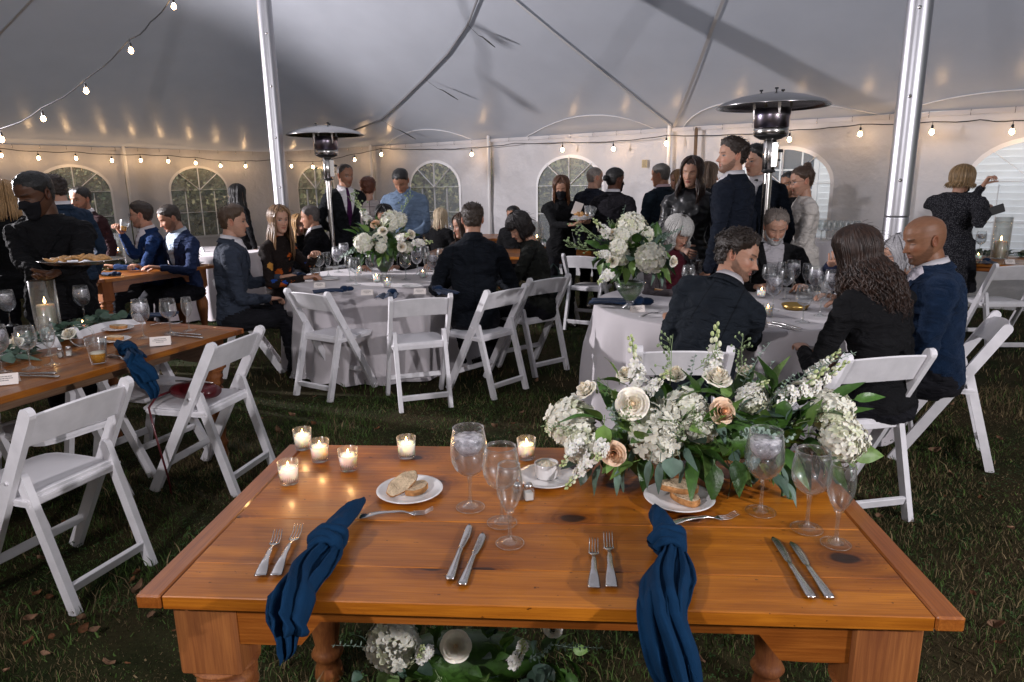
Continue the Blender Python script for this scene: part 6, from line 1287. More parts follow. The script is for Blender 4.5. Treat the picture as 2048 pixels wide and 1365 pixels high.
def build_hair(sp, rr, near, jaw):
    st = sp.get('hair', 'short')
    if st == 'bald': return None
    b = MB(); nphi, nz = (88, 60) if near else (56, 40); tz = np.linspace(-.075, .1205, nz); u = np.linspace(-pi, pi, nphi, endpoint=False); PH, Z = np.meshgrid(u, tz); P, n = surf(PH, Z, 0, jaw); rs_ = sp.get('hairline', 0.0); m = hair_mask(PH, Z, rs_)
    tk = sp.get('thick', .012); side = np.clip((Z-.0)/.06, 0, 1); top = np.clip((Z-.05)/.04, 0, 1)
    fr2 = 3.0+22*(st == 'curly')
    if st in ('short', 'curly', 'thin'):
        th = tk*(.35+.65*side)+sp.get('quiff', 0.0)*top*np.clip(np.cos(PH)*.8+.4, 0, 1); no = nz3(P, 55 if st != 'curly' else 75, rr.random()*9)*(.0035 if st != 'curly' else .010)+nz3(P, 160, 3)*(.0015 if st != 'curly' else .004)
    else: th = tk*(.4+.2*side); no = nz3(P*np.array([1, 1, .25]), 90, 4)*.003
    V_, fs = shell(m, P, n, th, nphi, nz, no); add_np(b, V_, fs)
    if st in ('short', 'curly', 'thin') and near and tk > .008:      # short tufts that break the outline
        for k in range(260 if st != 'curly' else 330):
            ph = rr.uniform(-pi, pi); z = rr.uniform(-.06, .119); mm = float(hair_mask(np.array(ph), np.array(z), rs_))
            if mm < .9: continue
            sd = min(1, max(0, z/.06)); base, nn = surf(np.array(ph), np.array(z), tk*(.3+.6*sd), jaw); base = V(base); nn = V(nn)
            if st == 'curly':
                r0 = rr.uniform(.006, .011)*sp.get('curl', 1); X, Y, _ = frame((nn+rdir(rr)*.8).normalized()); a0 = rr.uniform(0, 6.28); b.tube([base+X*cos(a0+q*1.1)*r0+Y*sin(a0+q*1.1)*r0+nn*q*.0022 for q in range(6)], [.0028]*5+[.001], 4, caps=False)
            else:
                dr = V((0, -.6, .5)) if z > .06 else V((0, -.35, -1)); dr = (dr+rdir(rr)*.35).normalized(); l = rr.uniform(.012, .022)*(.5+.5*sd); b.tube([base-dr*l*.4, base+nn*.002, base+dr*l+nn*.0015], [.0028, .0032, .0004], 4, caps=False)
    if st in ('long', 'curlylong', 'bob', 'wavybob'):
        L = sp.get('length', .34); n_ = sp.get('locks', 170 if near else 90); lo = {'bob': 1.0, 'wavybob': .9}.get(st, sp.get('face_open', .95))
        for k in range(n_):
            ph = rr.uniform(lo, 2*pi-lo); ph = ph if ph <= pi else ph-2*pi; off = tk*.75+rr.uniform(0, .010); Lk_ = L*rr.uniform(.68, 1.05); pts = []; rad = rr.uniform(.006, .010)*sp.get('lockw', 1.0); w1, w2 = rr.uniform(0, 6), rr.uniform(0, 6); fj = rr.uniform(.75, 1.3); curly = st == 'curlylong' or st == 'wavybob'; amp = (.013 if curly else .004)*sp.get('wave', 1); frq = (60 if curly else 22)*fj; amp *= rr.uniform(.6, 1.3)
            z = .117; dist = 0; prev = None; zz = [.118, .108, .092, .07, .045, .02, -.005, -.03]
            for z in zz: q, nn = surf(np.array(ph*(1.0 if z < .09 else 1)), np.array(z), off, jaw); pts.append(V(q))
            base = pts[-1]; ycen = -.02; outw = V((base.x, base.y-ycen, 0)).normalized(); m_ = max(4, int(Lk_/(.018 if curly else .04))); 
            for q in range(1, m_+1):
                t = q/m_; p = base+V((0, 0, -Lk_*t)); p += outw*(sp.get('spread', .012)*sin(t*pi*.8)-(.02*t if st == 'bob' else 0.0)); p.y -= sp.get('back', .0)*t; p += V((sin(frq*Lk_*t+w1), cos(frq*Lk_*t*(1 if curly else .7)+w2), 0))*amp*min(1, t*4); pts.append(p)
            N_ = len(pts); b.tube(pts, [rad*(.6+.4*min(1, i/4))*(1-.85*max(0, (i/(N_-1)-.72)/.28)) for i in range(N_)], 5, caps=False, flat=.6)
        if near:
            for k in range(90):      # loose flyaway hairs
                ph = rr.uniform(lo, 2*pi-lo); ph = ph if ph <= pi else ph-2*pi; q0, nn = surf(np.array(ph), np.array(rr.uniform(-.03, .115)), tk*.8+.006, jaw); p = V(q0); d = (V(nn)*.35+V((0, -.2, -.8))+rdir(rr)*.6).normalized(); pts = []
                for q in range(7): pts.append(p.copy()); p = p+d*.009; d = (d+rdir(rr)*.3+V((0, 0, -.25))).normalized()
                b.tube(pts, .0009, 3, caps=False)
        if not sp.get('bangs'):
            for k in range(34 if near else 20):      # front strands swept aside from the parting
                sg = 1 if k % 2 else -1; pe = rr.uniform(.85, 1.25); p0_ = rr.uniform(.02, .35); pts = []; Lf = L*rr.uniform(.55, .95)
                for q in range(9):
                    t = q/8; z = .1195-.13*t**1.5; ph = sg*(p0_+(pe-p0_)*min(1, t*1.25)**.8); c_, nn = surf(np.array(ph), np.array(z), tk*.7+.004+rr.uniform(0, .003), jaw); pts.append(V(c_))
                base = pts[-1]
                for q in range(1, 6): t = q/5; pts.append(base+V((sg*.008*t+.006*sin(t*5+k), -.012*t, -Lf*t)))
                b.tube(pts, [.006]+[.0085]*8+[.008, .0075, .007, .005, .0015], 5, caps=False, flat=.6)
        if sp.get('bangs'):
            for k in range(46):
                ph = rr.uniform(-1.0, 1.0); pts = []; 
                for z in (.118, .106, .09, .07, .05, .035, .026): q, nn = surf(np.array(ph), np.array(z), tk*.8+rr.uniform(0, .005), jaw); pts.append(V(q))
                b.tube(pts, [.006, .008, .008, .0075, .007, .006, .001], 5, caps=False, flat=.6)
    if st == 'updo' or sp.get('bun'):
        c = V(sp.get('bun_at', (0, -.10, .06))); br = sp.get('bun', .04)
        for k in range(70):
            d = rdir(rr, -1); X, Y, _ = frame(d); a0 = rr.uniform(0, 6); r0 = br*rr.uniform(.3, .6); cc = c+d*br*.5; b.tube([cc+X*cos(a0+q*.8)*r0+Y*sin(a0+q*.8)*r0+d*q*.002 for q in range(7)], [.006]*6+[.002], 5, caps=False)
    return prune(b)
HANDC = {}
def hand_geo(b, M, side, curl, sc, mi, cols, col, n=6):
    """palm and five fingers; +Y along the hand, palm faces -Z, thumb on +X*side"""
    o = len(b.v); q = MB(); q.rings([[V((cos(a)*w_, y, sin(a)*h)) for a in [2*pi*k/10 for k in range(10)]] for y, w_, h in ((-.02, .026, .021), (0, .027, .019), (.025, .036, .017), (.055, .041, .0155), (.085, .040, .013), (.092, .034, .008))])
    for k, (x, L, r_) in enumerate(((-.031, .060, .0078), (-.0105, .072, .0086), (.0105, .078, .0090), (.031, .070, .0088))):
        x *= side; p = V((x, .080, 0)); a = 0.0; pts = [p-V((0, .02, 0))]; pts.append(p.copy()); spread = x*1.2
        for j, f in enumerate((.45, .30, .25)):
            a += curl*(.9, 1.0, .7)[j]*(1+.12*(1.5-k)*.5); d = V((spread*cos(a), cos(a), -sin(a))).normalized(); p = p+d*L*f; pts.append(p.copy())
        pts.append(pts[-1]+d*r_*.6); q.tube(pts, [r_*.9, r_, r_*1.02, r_*.95, r_*.85, r_*.35], n, up=V((1, 0, 0)))
    p = V((.024*side, .015, -.004)); d = V((.75*side, .62, -.25-.4*curl)).normalized(); p2 = p+d*.042; d2_ = V((.35*side, .9, -.3-.8*curl)).normalized(); p3 = p2+d2_*.030; p4 = p3+(d2_+V((0, .1, -.4*curl))).normalized()*.024
    q.tube([p-d*.015, p, p2, p3, p4, p4+(p4-p3)*.25], [.012, .0135, .0112, .0100, .0085, .003], n, up=V((1, 0, 0)))
    b.add([M @ (V(v)*sc) for v in q.v], q.f, mi, True); cols += [col]*(len(b.v)-o)
PN = [0]
def person(sp, label, group=None):
    PN[0] += 1; rr = random.Random(PN[0]*17+3); Yd = sp['at'][2]; near = Yd < 6.3; cr = aty(*sp['at']); sit = sp.get('sit', False); rz = R(sp.get('f', 180)); fem = sp.get('fem', False); jaw = sp.get('jaw', .86 if fem else 1.0)
    lean = R(sp.get('lean', 6 if sit else 2)); side = R(sp.get('side', 0)); tw = R(sp.get('twist', 0)); hy = R(sp.get('hf', sp.get('f', 180)))-rz; hd = R(sp.get('down', 5)); hroll = R(sp.get('roll', 0)); wd = sp.get('w', .92 if fem else 1.05); hs = sp.get('hs', .95 if fem else 1.0)
    def skel(s):
        hp = .545 if sit else .94*s; k = s; p0 = V((0, 0, hp)); pts = [p0]; n = 6; seg = .52*k/n; tot = n
        for i in range(n):
            a = lean*(.4+1.1*i/n); q = side*(.3+1.2*i/n); pts.append(pts[-1]+V((sin(q), sin(a)*cos(q), cos(a)*cos(q))).normalized()*seg)
        a = lean*1.5; q = side*1.5; up = V((sin(q), sin(a)*cos(q), cos(a)*cos(q))).normalized(); RH = Matrix.Rotation(hy, 3, 'Z') @ Matrix.Rotation(-hd, 3, 'X') @ Matrix.Rotation(hroll, 3, 'Y')
        nb = pts[-1]; hc = nb+(up*.6+V((0, 0, .4))).normalized()*.045*k+V((0, .018, 0))+RH @ V((0, .015, .098*hs)); return pts, up, RH, nb, hc, hc+RH @ V((0, -.01, .12*hs))
    s = 1.0
    for _ in range(4):
        c = skel(s)[5]; base = .545 if sit else 0; s *= (cr.z-base)/(c.z-base); s = min(1.16, max(.84, s))
    pts, up, RH, nb, hc, crown = skel(s); c2 = Matrix.Rotation(rz, 3, 'Z') @ crown; root = empty('person', (cr.x-c2.x, cr.y-c2.y, 0), rz); tag(root, label, 'person', group)
    inv = Matrix.Rotation(-rz, 3, 'Z')
    def toL(p): return inv @ (V(p)-V((root.location.x, root.location.y, 0)))
    # torso frame
    TX = Matrix.Rotation(tw, 3, 'Z') @ V((1, 0, 0)); TX = (TX-up*TX.dot(up)).normalized(); TY = up.cross(TX)
    b = MB(); segs = []                              # remesh source + (a,b,r,label)
    prof = ((-.10, .150, .115), (-.03, .172, .125), (.06, .160, .115), (.16, .148, .108), (.26, .160, .120), (.36, .178, .128), (.43, .188, .122), (.475, .165, .104), (.505, .112, .082), (.535, .070, .066))
    if fem: prof = ((-.10, .155, .115), (-.03, .172, .125), (.06, .150, .110), (.15, .128, .098), (.25, .142, .112), (.35, .158, .128), (.42, .162, .108), (.47, .135, .088), (.50, .085, .068), (.53, .055, .055))
    belly = sp.get('belly', 0)
    def along(z):
        t = max(-1, z*s/.52/s*6/1.0); 
        if t <= 0: d = (pts[1]-pts[0]).normalized(); return pts[0]+d*z*s, d
        i = min(5, int(t)); return pts[i].lerp(pts[i+1], t-i), (pts[i+1]-pts[i]).normalized()
    rs = []
    for z, w_, dp in prof:
        c, d = along(z); k = smooth(.05, .35, z); X = (V((1, 0, 0))*(1-k)+TX*k); X = (X-d*X.dot(d)).normalized(); Y = d.cross(X); dp2 = dp*(1+belly*math.exp(-((z-.1)/.1)**2)); rs.append([c+X*cos(2*pi*q/20)*w_*wd+Y*(sin(2*pi*q/20)*dp2*wd+.012) for q in range(20)])
    b.rings(rs, 0, True, True)
    AL, FLn = .295*s, .255*s; sh = []; segs.append((pts[0], pts[-1], .16, 0))
    hands = []
    for sd in (-1, 1):
        S0 = along(.425)[0]+TX*(sd*.172*wd)+V((0, 0, -.005)); b.tube([along(.45)[0]+TX*sd*.07, S0, S0+TX*sd*.012-up*.05], [.07*wd, .066*wd, .058*wd], 12)
        T = sp.get('R' if sd > 0 else 'L', 'down')
        if T == 'down': T = S0+V((sd*.06, .06 if not sit else .14, -.52*s if not sit else -.44))
        elif T == 'lap': T = V((sd*.05, .30, .66))
        elif T == 'front': T = S0+V((-sd*.12, .24, -.36))
        elif T == 'table': T = V((sd*.17, .42, .80))
        elif T == 'back': T = V((sd*.04, -.17, .98*s))
        elif T == 'pocket': T = S0+V((sd*.08, .08, -.46*s))
        elif isinstance(T, tuple) and len(T) == 4: T = toL(aty(*T[:3]))
        else: T = V(T)
        D = T-S0; l = D.length; mx = (AL+FLn)*.985
        if l > mx: T = S0+D*mx/l; D = T-S0; l = mx
        ca_ = (AL**2+l**2-FLn**2)/(2*AL*l); ca_ = max(-1, min(1, ca_)); dn_ = D.normalized(); pole = V(sp.get('pole'+('R' if sd > 0 else 'L'), (sd*.7, -.5, -.8))); pole = (pole-dn_*pole.dot(dn_)).normalized(); E_ = S0+dn_*AL*ca_+pole*AL*sqrt(1-ca_**2)
        rs_sl = sp.get('sleeve', 1.0); ss = .9 if fem else 1.0
        b.tube([S0, S0.lerp(E_, .5), E_, E_.lerp(T, .12)], [.060*wd*ss, .053*wd*ss, .047*wd*ss, .045*wd*ss], 12); b.tube([E_, E_.lerp(T, .5), T], [.046*wd*ss, .040*wd*ss, .032*ss*1.05], 12)
        segs += [(S0, E_, .055, 1), (E_, T, .04, 1)]; fa_ = (T-E_).normalized(); hands.append((sd, T, fa_, E_))
    for sd in (-1, 1):
        H_ = pts[0]+V((sd*.088, 0, -.04))
        if sit: K_ = V((sd*(.10+.03*wd), .42, .50)); A_ = V((sd*.12, .42+.02, .09)); fo = V((0, 1, 0))
        else: K_ = V((sd*.10, .03, .49*s)); A_ = V((sd*.115, 0, .085)); fo = V((sd*.15, 1, 0)).normalized()
        b.tube([H_, H_.lerp(K_, .5), K_], [.092*wd, .082*wd, .062*wd], 12); b.tube([K_, K_.lerp(A_, .4), A_], [.060*wd, .058*wd, .044], 12); segs += [(H_, K_, .09, 2), (K_, A_, .055, 2)]
        b.tube([A_+V((0, 0, -.02))-fo*.05, A_+V((0, 0, -.045))+fo*.05, A_+V((0, 0, -.055))+fo*.17], [.042, .040, .028], 10, flat=.75); segs.append((A_-fo*.05+V((0, 0, -.05)), A_+fo*.17+V((0, 0, -.055)), .03, 4))
    if sp.get('coat'):
        cz = sp['coat']; top_ = pts[0].z+.08; rs = []
        for i in range(7):
            t = i/6; z = top_+(cz-top_)*t; rs.append([V((cos(2*pi*q/24)*(.165+.05*t)*wd, sin(2*pi*q/24)*(.125+.06*t)*wd+.005, z)) for q in range(24)])
        b.rings(rs[::-1], 0, True, True); segs.append((V((0, 0, top_)), V((0, 0, cz)), .17, 0))
    if sp.get('jacket', True) and not sp.get('coat') and not sit:      # jacket skirt
        rs = [[V((cos(2*pi*q/20)*w_*wd, sin(2*pi*q/20)*d_*wd+.004, pts[0].z+z)) for q in range(20)] for z, w_, d_ in ((-.13, .188, .142), (-.05, .184, .138), (.05, .168, .124))]; b.rings(rs, 0, True, True)
    vs_ = (.0125 if near else .017) if Yd < 7 else .021
    tmp = b.build('tmp', []); tmp.data.materials.clear(); mo = tmp.modifiers.new('r', 'REMESH'); mo.mode = 'VOXEL'; mo.voxel_size = vs_; ms = tmp.modifiers.new('s', 'SMOOTH'); ms.iterations = 3 if near else 2; ms.factor = .5
    dg = bpy.context.evaluated_depsgraph_get(); me = bpy.data.meshes.new_from_object(tmp.evaluated_get(dg), depsgraph=dg); bpy.data.objects.remove(tmp)
    nv = len(me.vertices); co = np.zeros(nv*3); me.vertices.foreach_get('co', co); co = co.reshape(-1, 3); no = np.zeros(nv*3); me.vertices.foreach_get('normal', no); no = no.reshape(-1, 3)
    # labels by nearest segment
    best = np.full(nv, 9.0); lab = np.zeros(nv, int)
    for a, c, r_, l in segs:
        a = np.array(a); c = np.array(c); ab = c-a; t = np.clip(((co-a) @ ab)/(ab @ ab), 0, 1); d = np.linalg.norm(co-a-t[:, None]*ab, axis=1)-r_; m_ = d < best; best[m_] = d[m_]; lab[m_] = l
    # folds in the cloth
    fq = sp.get('wr', 1.0); amp = .0075*fq; ns = np.array([MN.noise(V((p[0]*8+p[2]*5, p[1]*8, p[2]*15-p[0]*4+PN[0])))+.5*MN.noise(V((p[0]*18+5, p[1]*18, p[2]*32))) for p in co])
    nn_ = 1-np.abs(ns)*2.2; co = co+no*(amp*np.clip(nn_, -1, 1))[:, None]; tl = (co-np.array(pts[0])); O = np.array(pts[0]); upn = np.array((pts[-1]-pts[0]).normalized()); TYn = np.array(TY); TXn = np.array(TX)
    tl = np.stack([tl @ TXn, tl @ TYn, tl @ upn/s], 1)
    fc = np.zeros(len(me.loops), int); me.loops.foreach_get('vertex_index', fc); polys = [tuple(p.vertices) for p in me.polygons]; bpy.data.meshes.remove(me)
    zbelt = sp.get('belt', -.06 if sp.get('jacket', True) else .06); F_lab = []
    for f in polys:
        l = lab[f[0]]
        if l == 0 and tl[f[0]][2] < zbelt and not sp.get('coat'): l = 2
        if l == 2 and not sit and tl[f[0]][2] > -.115 and sp.get('jacket', True): l = 0
        F_lab.append(l)
    B = MB(); B.v = [tuple(p) for p in co]; B.f = polys; B.m = [int(l) for l in F_lab]; B.sm = [True]*len(polys); skin = sp['skin']; skin = tuple(.82*x for x in skin); cols = [tuple(skin)]*nv
    # head
    nphi, nz = (104, 86) if near else ((68, 56) if Yd < 7.8 else (48, 42)); PH, X, Y, Z, g = head_grid(nphi, nz, jaw, sp.get('nose', .9 if fem else 1.05), fem); C = head_cols(PH, X, Y, Z, g, sp); P = np.stack([X, Y, Z], -1).reshape(-1, 3)*hs; RHn = np.array(RH); hcn = np.array(hc); HV = P @ RHn.T+hcn; fs = [(i*nphi+j, i*nphi+(j+1) % nphi, (i+1)*nphi+(j+1) % nphi, (i+1)*nphi+j) for i in range(nz-1) for j in range(nphi)]
    add_np(B, HV, fs, 3); cols += [tuple(c) for c in C.reshape(-1, 3)]
    def H(p): return RH @ (V(p)*hs)+hc
    o = len(B.v); nr = (.060 if not fem else .050)*hs; n0 = nb-up*.03; n1 = H((0, -.022, -.055)); B.tube([n0, n0.lerp(n1, .4), n0.lerp(n1, .75), n1], [nr*1.12, nr, nr*.98, nr*.95], 18, 3)
    for sd in (-1, 1):       # ears
        q = MB(); q.grid(lambda i, j: V((sd*(.0745+.010*sin(i*pi)**.5*(.35+.65*j)+.002-(.007*math.exp(-((i-.5)/.22)**2-((j-.45)/.28)**2))), -.006-.020*j+.012*(i-.4)*.2+.003*sin(i*pi)*j, -.034+.062*i)) if False else V((0, 0, 0)), 2, 2)
        q = MB(); rsg = []
        for rr_, hx in ((1.0, .000), (1.05, .006), (1.0, .0115), (.80, .0125), (.70, .009), (.45, .005), (.15, .0045)): rsg.append([V((sd*(.0715+hx*(1.1 if sin(t) > -.6 else .8)+.004*max(0, -cos(t))*rr_), -.010-cos(t)*.0155*rr_-.004*sin(t), .0-.004+sin(t)*.030*rr_*(1 if sin(t) > 0 else .95))) for t in [2*pi*k/16 for k in range(16)]])
        q.rings(rsg, 0, True, True); B.add([H(v) for v in q.v], q.f, 3, True)
    ear_c = tuple(np.array(skin)*np.array([1.05, .85, .8])); cols += [tuple(skin)]*(4*18)+[ear_c]*(len(B.v)-o-72)
    for sd, T, fa_, E_ in hands:
        if sp.get('nohands'): continue
        pn = V(sp.get('palm'+('R' if sd > 0 else 'L'), (-sd, 0, -.3) if not sit else (0, 0, -1))); zax = -(pn-fa_*pn.dot(fa_)).normalized(); xax = fa_.cross(zax); M = Matrix((xax, fa_, zax)).transposed(); cu = sp.get('curl'+('R' if sd > 0 else 'L'), .45)
        tsd = -sd if xax.dot(V((1, 0, 0))) > 0 else sd
        tsd = sp.get('thumb'+('R' if sd > 0 else 'L'), tsd)
        M4 = Matrix.Translation(T+fa_*.012) @ M.to_4x4(); hand_geo(B, M4, tsd, cu, .93 if fem else 1.02, 3, cols, tuple(skin), 6 if near else 5)
        if sp.get('cuff') is not None and near: o = len(B.v); B.tube([T-fa_*.02, T+fa_*.008], [.036, .034], 14, 5, caps=False); cols += [tuple(skin)]*(len(B.v)-o)
    top = sp['top']; mats = [top[0] if isinstance(top, tuple) else top, top[1] if isinstance(top, tuple) else top, sp.get('legs', M_PANT), M_SKIN, M_SHOE, M_SHIRT]
    me = B.mesh('body', mats); setcol(me, np.array(cols)); a = me.attributes.new('tl', 'FLOAT_VECTOR', 'POINT'); tla = np.zeros((len(me.vertices), 3), dtype=np.float32); tla[:nv] = tl; a.data.foreach_set('vector', tla.ravel()); obj('body', me, root)
    # hair and what is worn on the head
    MH = Matrix.Translation(hc) @ RH.to_4x4() @ Matrix.Scale(hs, 4)
    def child(name, b_, m_): o_ = b_.build(name, m_, root); o_.matrix_local = MH; return o_
    hb = build_hair(sp, rr, near, jaw)
    if hb:
        hm = sp.get('hair_mat') or hairmat(sp.get('hair_col', (.02, .013, .009)))
        child('hair', hb, hm)
    gp, gn = surf(PH, Z, 0, jaw); Pg = np.stack([X, Y, Z], -1)
    if sp.get('beard'):
        m = beard_mask(PH, X, Z); q = MB(); V_, fs = shell(np.clip(m*1.3-.15, 0, 1), Pg, gn, sp['beard'], nphi, nz, nz3(Pg, 120, 2)*.0025); add_np(q, V_, fs); child('beard', prune(q), hairmat(sp.get('beard_col', sp.get('hair_col', (.02, .013, .009)))))
    if sp.get('mask'):
        lowz = -.13; m = ((Z < -.008+.0*X)&(np.abs(PH) < 1.15+.0*Z)&(Z < -.012-.018*np.clip(np.abs(X)/.05, 0, 1)**2+.006)).astype(float); q = MB(); V_, fs = shell(m, np.stack([X, Y*1.0+.004*np.exp(-(X/.03)**2), Z], -1), gn, .006, nphi, nz, None); add_np(q, V_, fs)
        for sd in (-1, 1): q.tube([V((sd*.064, .05, -.035)), V((sd*.078, .02, -.012)), V((sd*.084, -.012, .012))], .0016, 5)
        if sp['mask'] == 'chin': q.v = [(p[0], p[1]-.004, p[2]-.05) for p in q.v]
        child('face_mask', prune(q), M_MASK if sp.get('mask') != 'blue' else M_MASKB)
    if sp.get('glasses'):
        q = MB()
        for sd in (-1, 1): q.tube([V((sd*.031+cos(t)*.024, .099-abs(cos(t))*.0*1-.006*(1 if cos(t)*sd > .5 else 0), -.001+sin(t)*.019)) for t in [2*pi*k/18 for k in range(19)]], .0016, 5, caps=False); q.tube([V((sd*.055, .093, .004)), V((sd*.078, .03, .006)), V((sd*.083, -.01, .0))], .0014, 5)
        q.tube([V((-.008, .102, .003)), V((0, .104, .005)), V((.008, .102, .003))], .0014, 5); child('glasses', q, M_BLACK)
    if sp.get('collar') is not None:        # shirt collar round the neck
        q = MB(); rs = []; ct = nb+up*(.028 if not fem else .02); 
        for z, k_ in ((-.030, 1.26), (.026, 1.14), (.034, 1.20), (-.012, 1.40)): rs.append([nb+up*(z+.012-(.018*max(0, sin(t))))+TX*cos(t)*nr*k_+TY*(sin(t)*nr*k_*1.02+.004) for t in [2*pi*k/20 for k in range(20)]])
        q.rings(rs, 0, False, True); q.build('collar', sp['collar'], root)
    if isinstance(top, tuple):      # lapels and jacket collar
        zb_ = sp.get('zb', .27); slp = sp.get('slope', .40); O_ = np.array(pts[0]); fm_ = (lab == 0) & (tl[:, 1] > 0); TLf = tl[fm_]; CO = co[fm_]
        def chest(x, z):
            d = (TLf[:, 0]-x)**2+((TLf[:, 2]-z))**2; k = np.argsort(d)[:3]; return V(CO[k].mean(0))
        Yd_ = (TY*.85+up*.1).normalized()
        if near or abs(((sp.get('f', 180)+180) % 360)-180) > 100:
            for sd in (-1, 1):
                q = MB(); rs = []
                for i in range(9):
                    z = .475-(.475-zb_-.01)*i/8; xi = max(.004, (z-zb_)*slp); wl_ = .050*(1-.55*(i/8)**3)*(1+.25*(1 if i == 3 else 0)-(.25 if i == 2 else 0)); a_, c_ = chest(sd*xi, z), chest(sd*(xi+wl_), z-.006); rs.append([a_+Yd_*.010, a_+Yd_*.004, c_+Yd_*.006, c_+Yd_*.011])
                q.rings(rs, 0, True, True, False); q.build('lapel', sp.get('lapel', top[1]), root)
        q = MB(); rs = []
        for z, k_ in ((-.045, 1.55), (.000, 1.34), (.008, 1.40), (-.030, 1.72)): rs.append([nb+up*(z+.010-.030*max(0, sin(t)))+TX*cos(t)*nr*k_+TY*(sin(t)*nr*k_+.002) for t in [pi*.92+(2*pi-pi*.84)*k/18 for k in range(19)]])
        q.rings(rs, 0, False, False); q.build('jacket_collar', sp.get('lapel', top[1]), root)
    if sp.get('bow'):
        q = MB(); c = nb+TY*(nr*1.35+.012)+up*-.018
        for sd in (-1, 1): q.rings([[c+TX*sd*x+up*h*cos(t)+TY*.008*sin(t) for t in [2*pi*k/8 for k in range(8)]] for x, h in ((.0, .008), (.02, .016), (.045, .022), (.052, .018))], 0, True, True)
        q.build('bow_tie', M_BLACK, root)
    if sp.get('earring'):
        for sd in (-1, 1): q = MB(); e = V((sd*.078, -.006, -.052)); q.tube([e+V((0, cos(t)*.012, sin(t)*.017)) for t in [2*pi*k/14 for k in range(15)]], .0016, 5, caps=False); child('earring', q, M_CUT)
    return root, hc, RH, toL
M_PANT = clothmat('dark_trousers', (.010, .010, .013)); M_SHOE = mat('shoe_leather', (.012, .01, .009), .35); M_SHIRT = mat('white_shirt', (.62, .60, .62), .75, bump=.15, bscale=300)
M_MASK = mat('black_face_mask', (.008, .008, .010), .75, bump=.2, bscale=200); M_MASKB = mat('pale_face_mask', (.35, .45, .52), .8)
def suit(name, col, shirt=(.6, .58, .6), tie=None, **k):
    return (clothmat(name, col, shirt=shirt, tie=tie, **k), clothmat(name+'_sleeve', col, **{q: v for q, v in k.items() if q not in ('zb', 'slope')}))
BLK = clothmat('black_cloth', (.007, .007, .008)); S_BLK = suit('black_suit', (.008, .008, .010)); S_NAVY = suit('navy_suit', (.010, .016, .032)); S_NAVYT = suit('navy_suit_open', (.012, .018, .034), shirt=(.55, .54, .56))
LT, MD, TN, BR, DK = (.52, .29, .20), (.44, .235, .155), (.36, .18, .11), (.20, .088, .045), (.085, .036, .018)
H_BLK, H_DBR, H_BR, H_BLD, H_GRY, H_RED = (.006, .005, .005), (.020, .012, .008), (.045, .024, .013), (.34, .20, .085), (.28, .27, .26), (.09, .025, .010)
# --- seated at the right round table, closest
person(dict(at=(1487, 467, 3.50), sit=1, f=-8, hf=-122, down=12, roll=-12, side=17, lean=17, twist=-6, skin=MD, hair='curly', thick=.026, curl=1.25, hair_col=H_DBR, brow=(.012, .008, .006), browk=1.2, stubble=.66, beard_col=(.016, .010, .007), w=1.02, poleL=(-.3, -.5, -1), poleR=(.3, -.5, -1), lip=(.30, .10, .08), nose=1.2,
     top=suit('slate_suit', (.011, .0145, .020), bscale=420), collar=M_SHIRT, R=(1470, 600, 3.75, 0), L=(-.13, .36, .80), curlR=.8, wr=1.5, legs=M_PANT), 'curly-haired bearded man in a slate jacket leaning right across the round table')
person(dict(at=(1706, 458, 3.30), sit=1, f=22, hf=48, down=16, side=-5, lean=15, fem=1, w=1.05, skin=LT, hair='curlylong', hair_col=H_DBR, hair_mat=mat('curly_hair', (.010, .006, .005), .45, var=.6, vscale=2, stretch=(40, 40, 8), col2=(.045, .020, .011)), thick=.022, length=.33, locks=620, spread=.05, wave=1.15, lockw=.42, back=.03, top=BLK, collar=mat('lavender_collar', (.35, .36, .50), .8), L=(-.14, .38, .70), R='lap', wr=1.3), 'woman with long curly brown hair in a black jacket, seen from behind')
BC = clothmat('blue_wool_coat', (.004, .013, .034), .9, sheen=.35, bump=.8, bscale=300, var=.3, shirt=(.6, .56, .6), zb=.24)
BC2 = clothmat('blue_wool_sleeve', (.004, .013, .034), .9, sheen=.35, bump=.8, bscale=300, var=.3)
person(dict(at=(1846, 433, 3.62), sit=1, f=66, hf=90, down=14, lean=9, skin=(.26, .122, .066), hair='bald', scalp=.12, stubble=.55, beard_col=(.03, .016, .01), brow=(.02, .012, .008), w=1.13, top=(BC, BC2), collar=M_SHIRT, L='lap', R='lap', nose=1.1, lip=(.22, .085, .06), wr=1.4, hs=1.03, eyes='down'), 'bald bearded man in a dark blue wool coat seated at the right')
person(dict(at=(1556, 424, 5.15), sit=1, f=172, hf=172, down=24, skin=LT, hair='short', thick=.016, hairline=.012, hair_col=(.16, .13, .11), brow=(.12, .10, .09), beard=.005, stubble=.7, beard_col=(.38, .37, .36), w=1.15, top=suit('black_blazer', (.009, .009, .010), shirt=(.40, .38, .40), zb=.10, slope=.18), zb=.10, slope=.18, collar=mat('grey_shirt', (.42, .41, .43), .8), L='table', R='table', eyes='down', lean=9), 'grey-haired man with a short grey beard and black blazer, looking down')
person(dict(at=(1366, 437, 5.05), sit=1, f=-150, hf=-152, down=28, fem=1, skin=LT, hair='wavybob', thick=.020, length=.075, locks=150, bangs=1, hair_col=(.42, .41, .39), brow=(.2, .17, .15), top=clothmat('grey_jacket', (.10, .085, .09), shirt=(.07, .010, .018), zb=.05, slope=.35), L='table', R='table', eyes='down', lean=10, side=-3), 'woman with short silver hair and a burgundy scarf, looking down at the table')
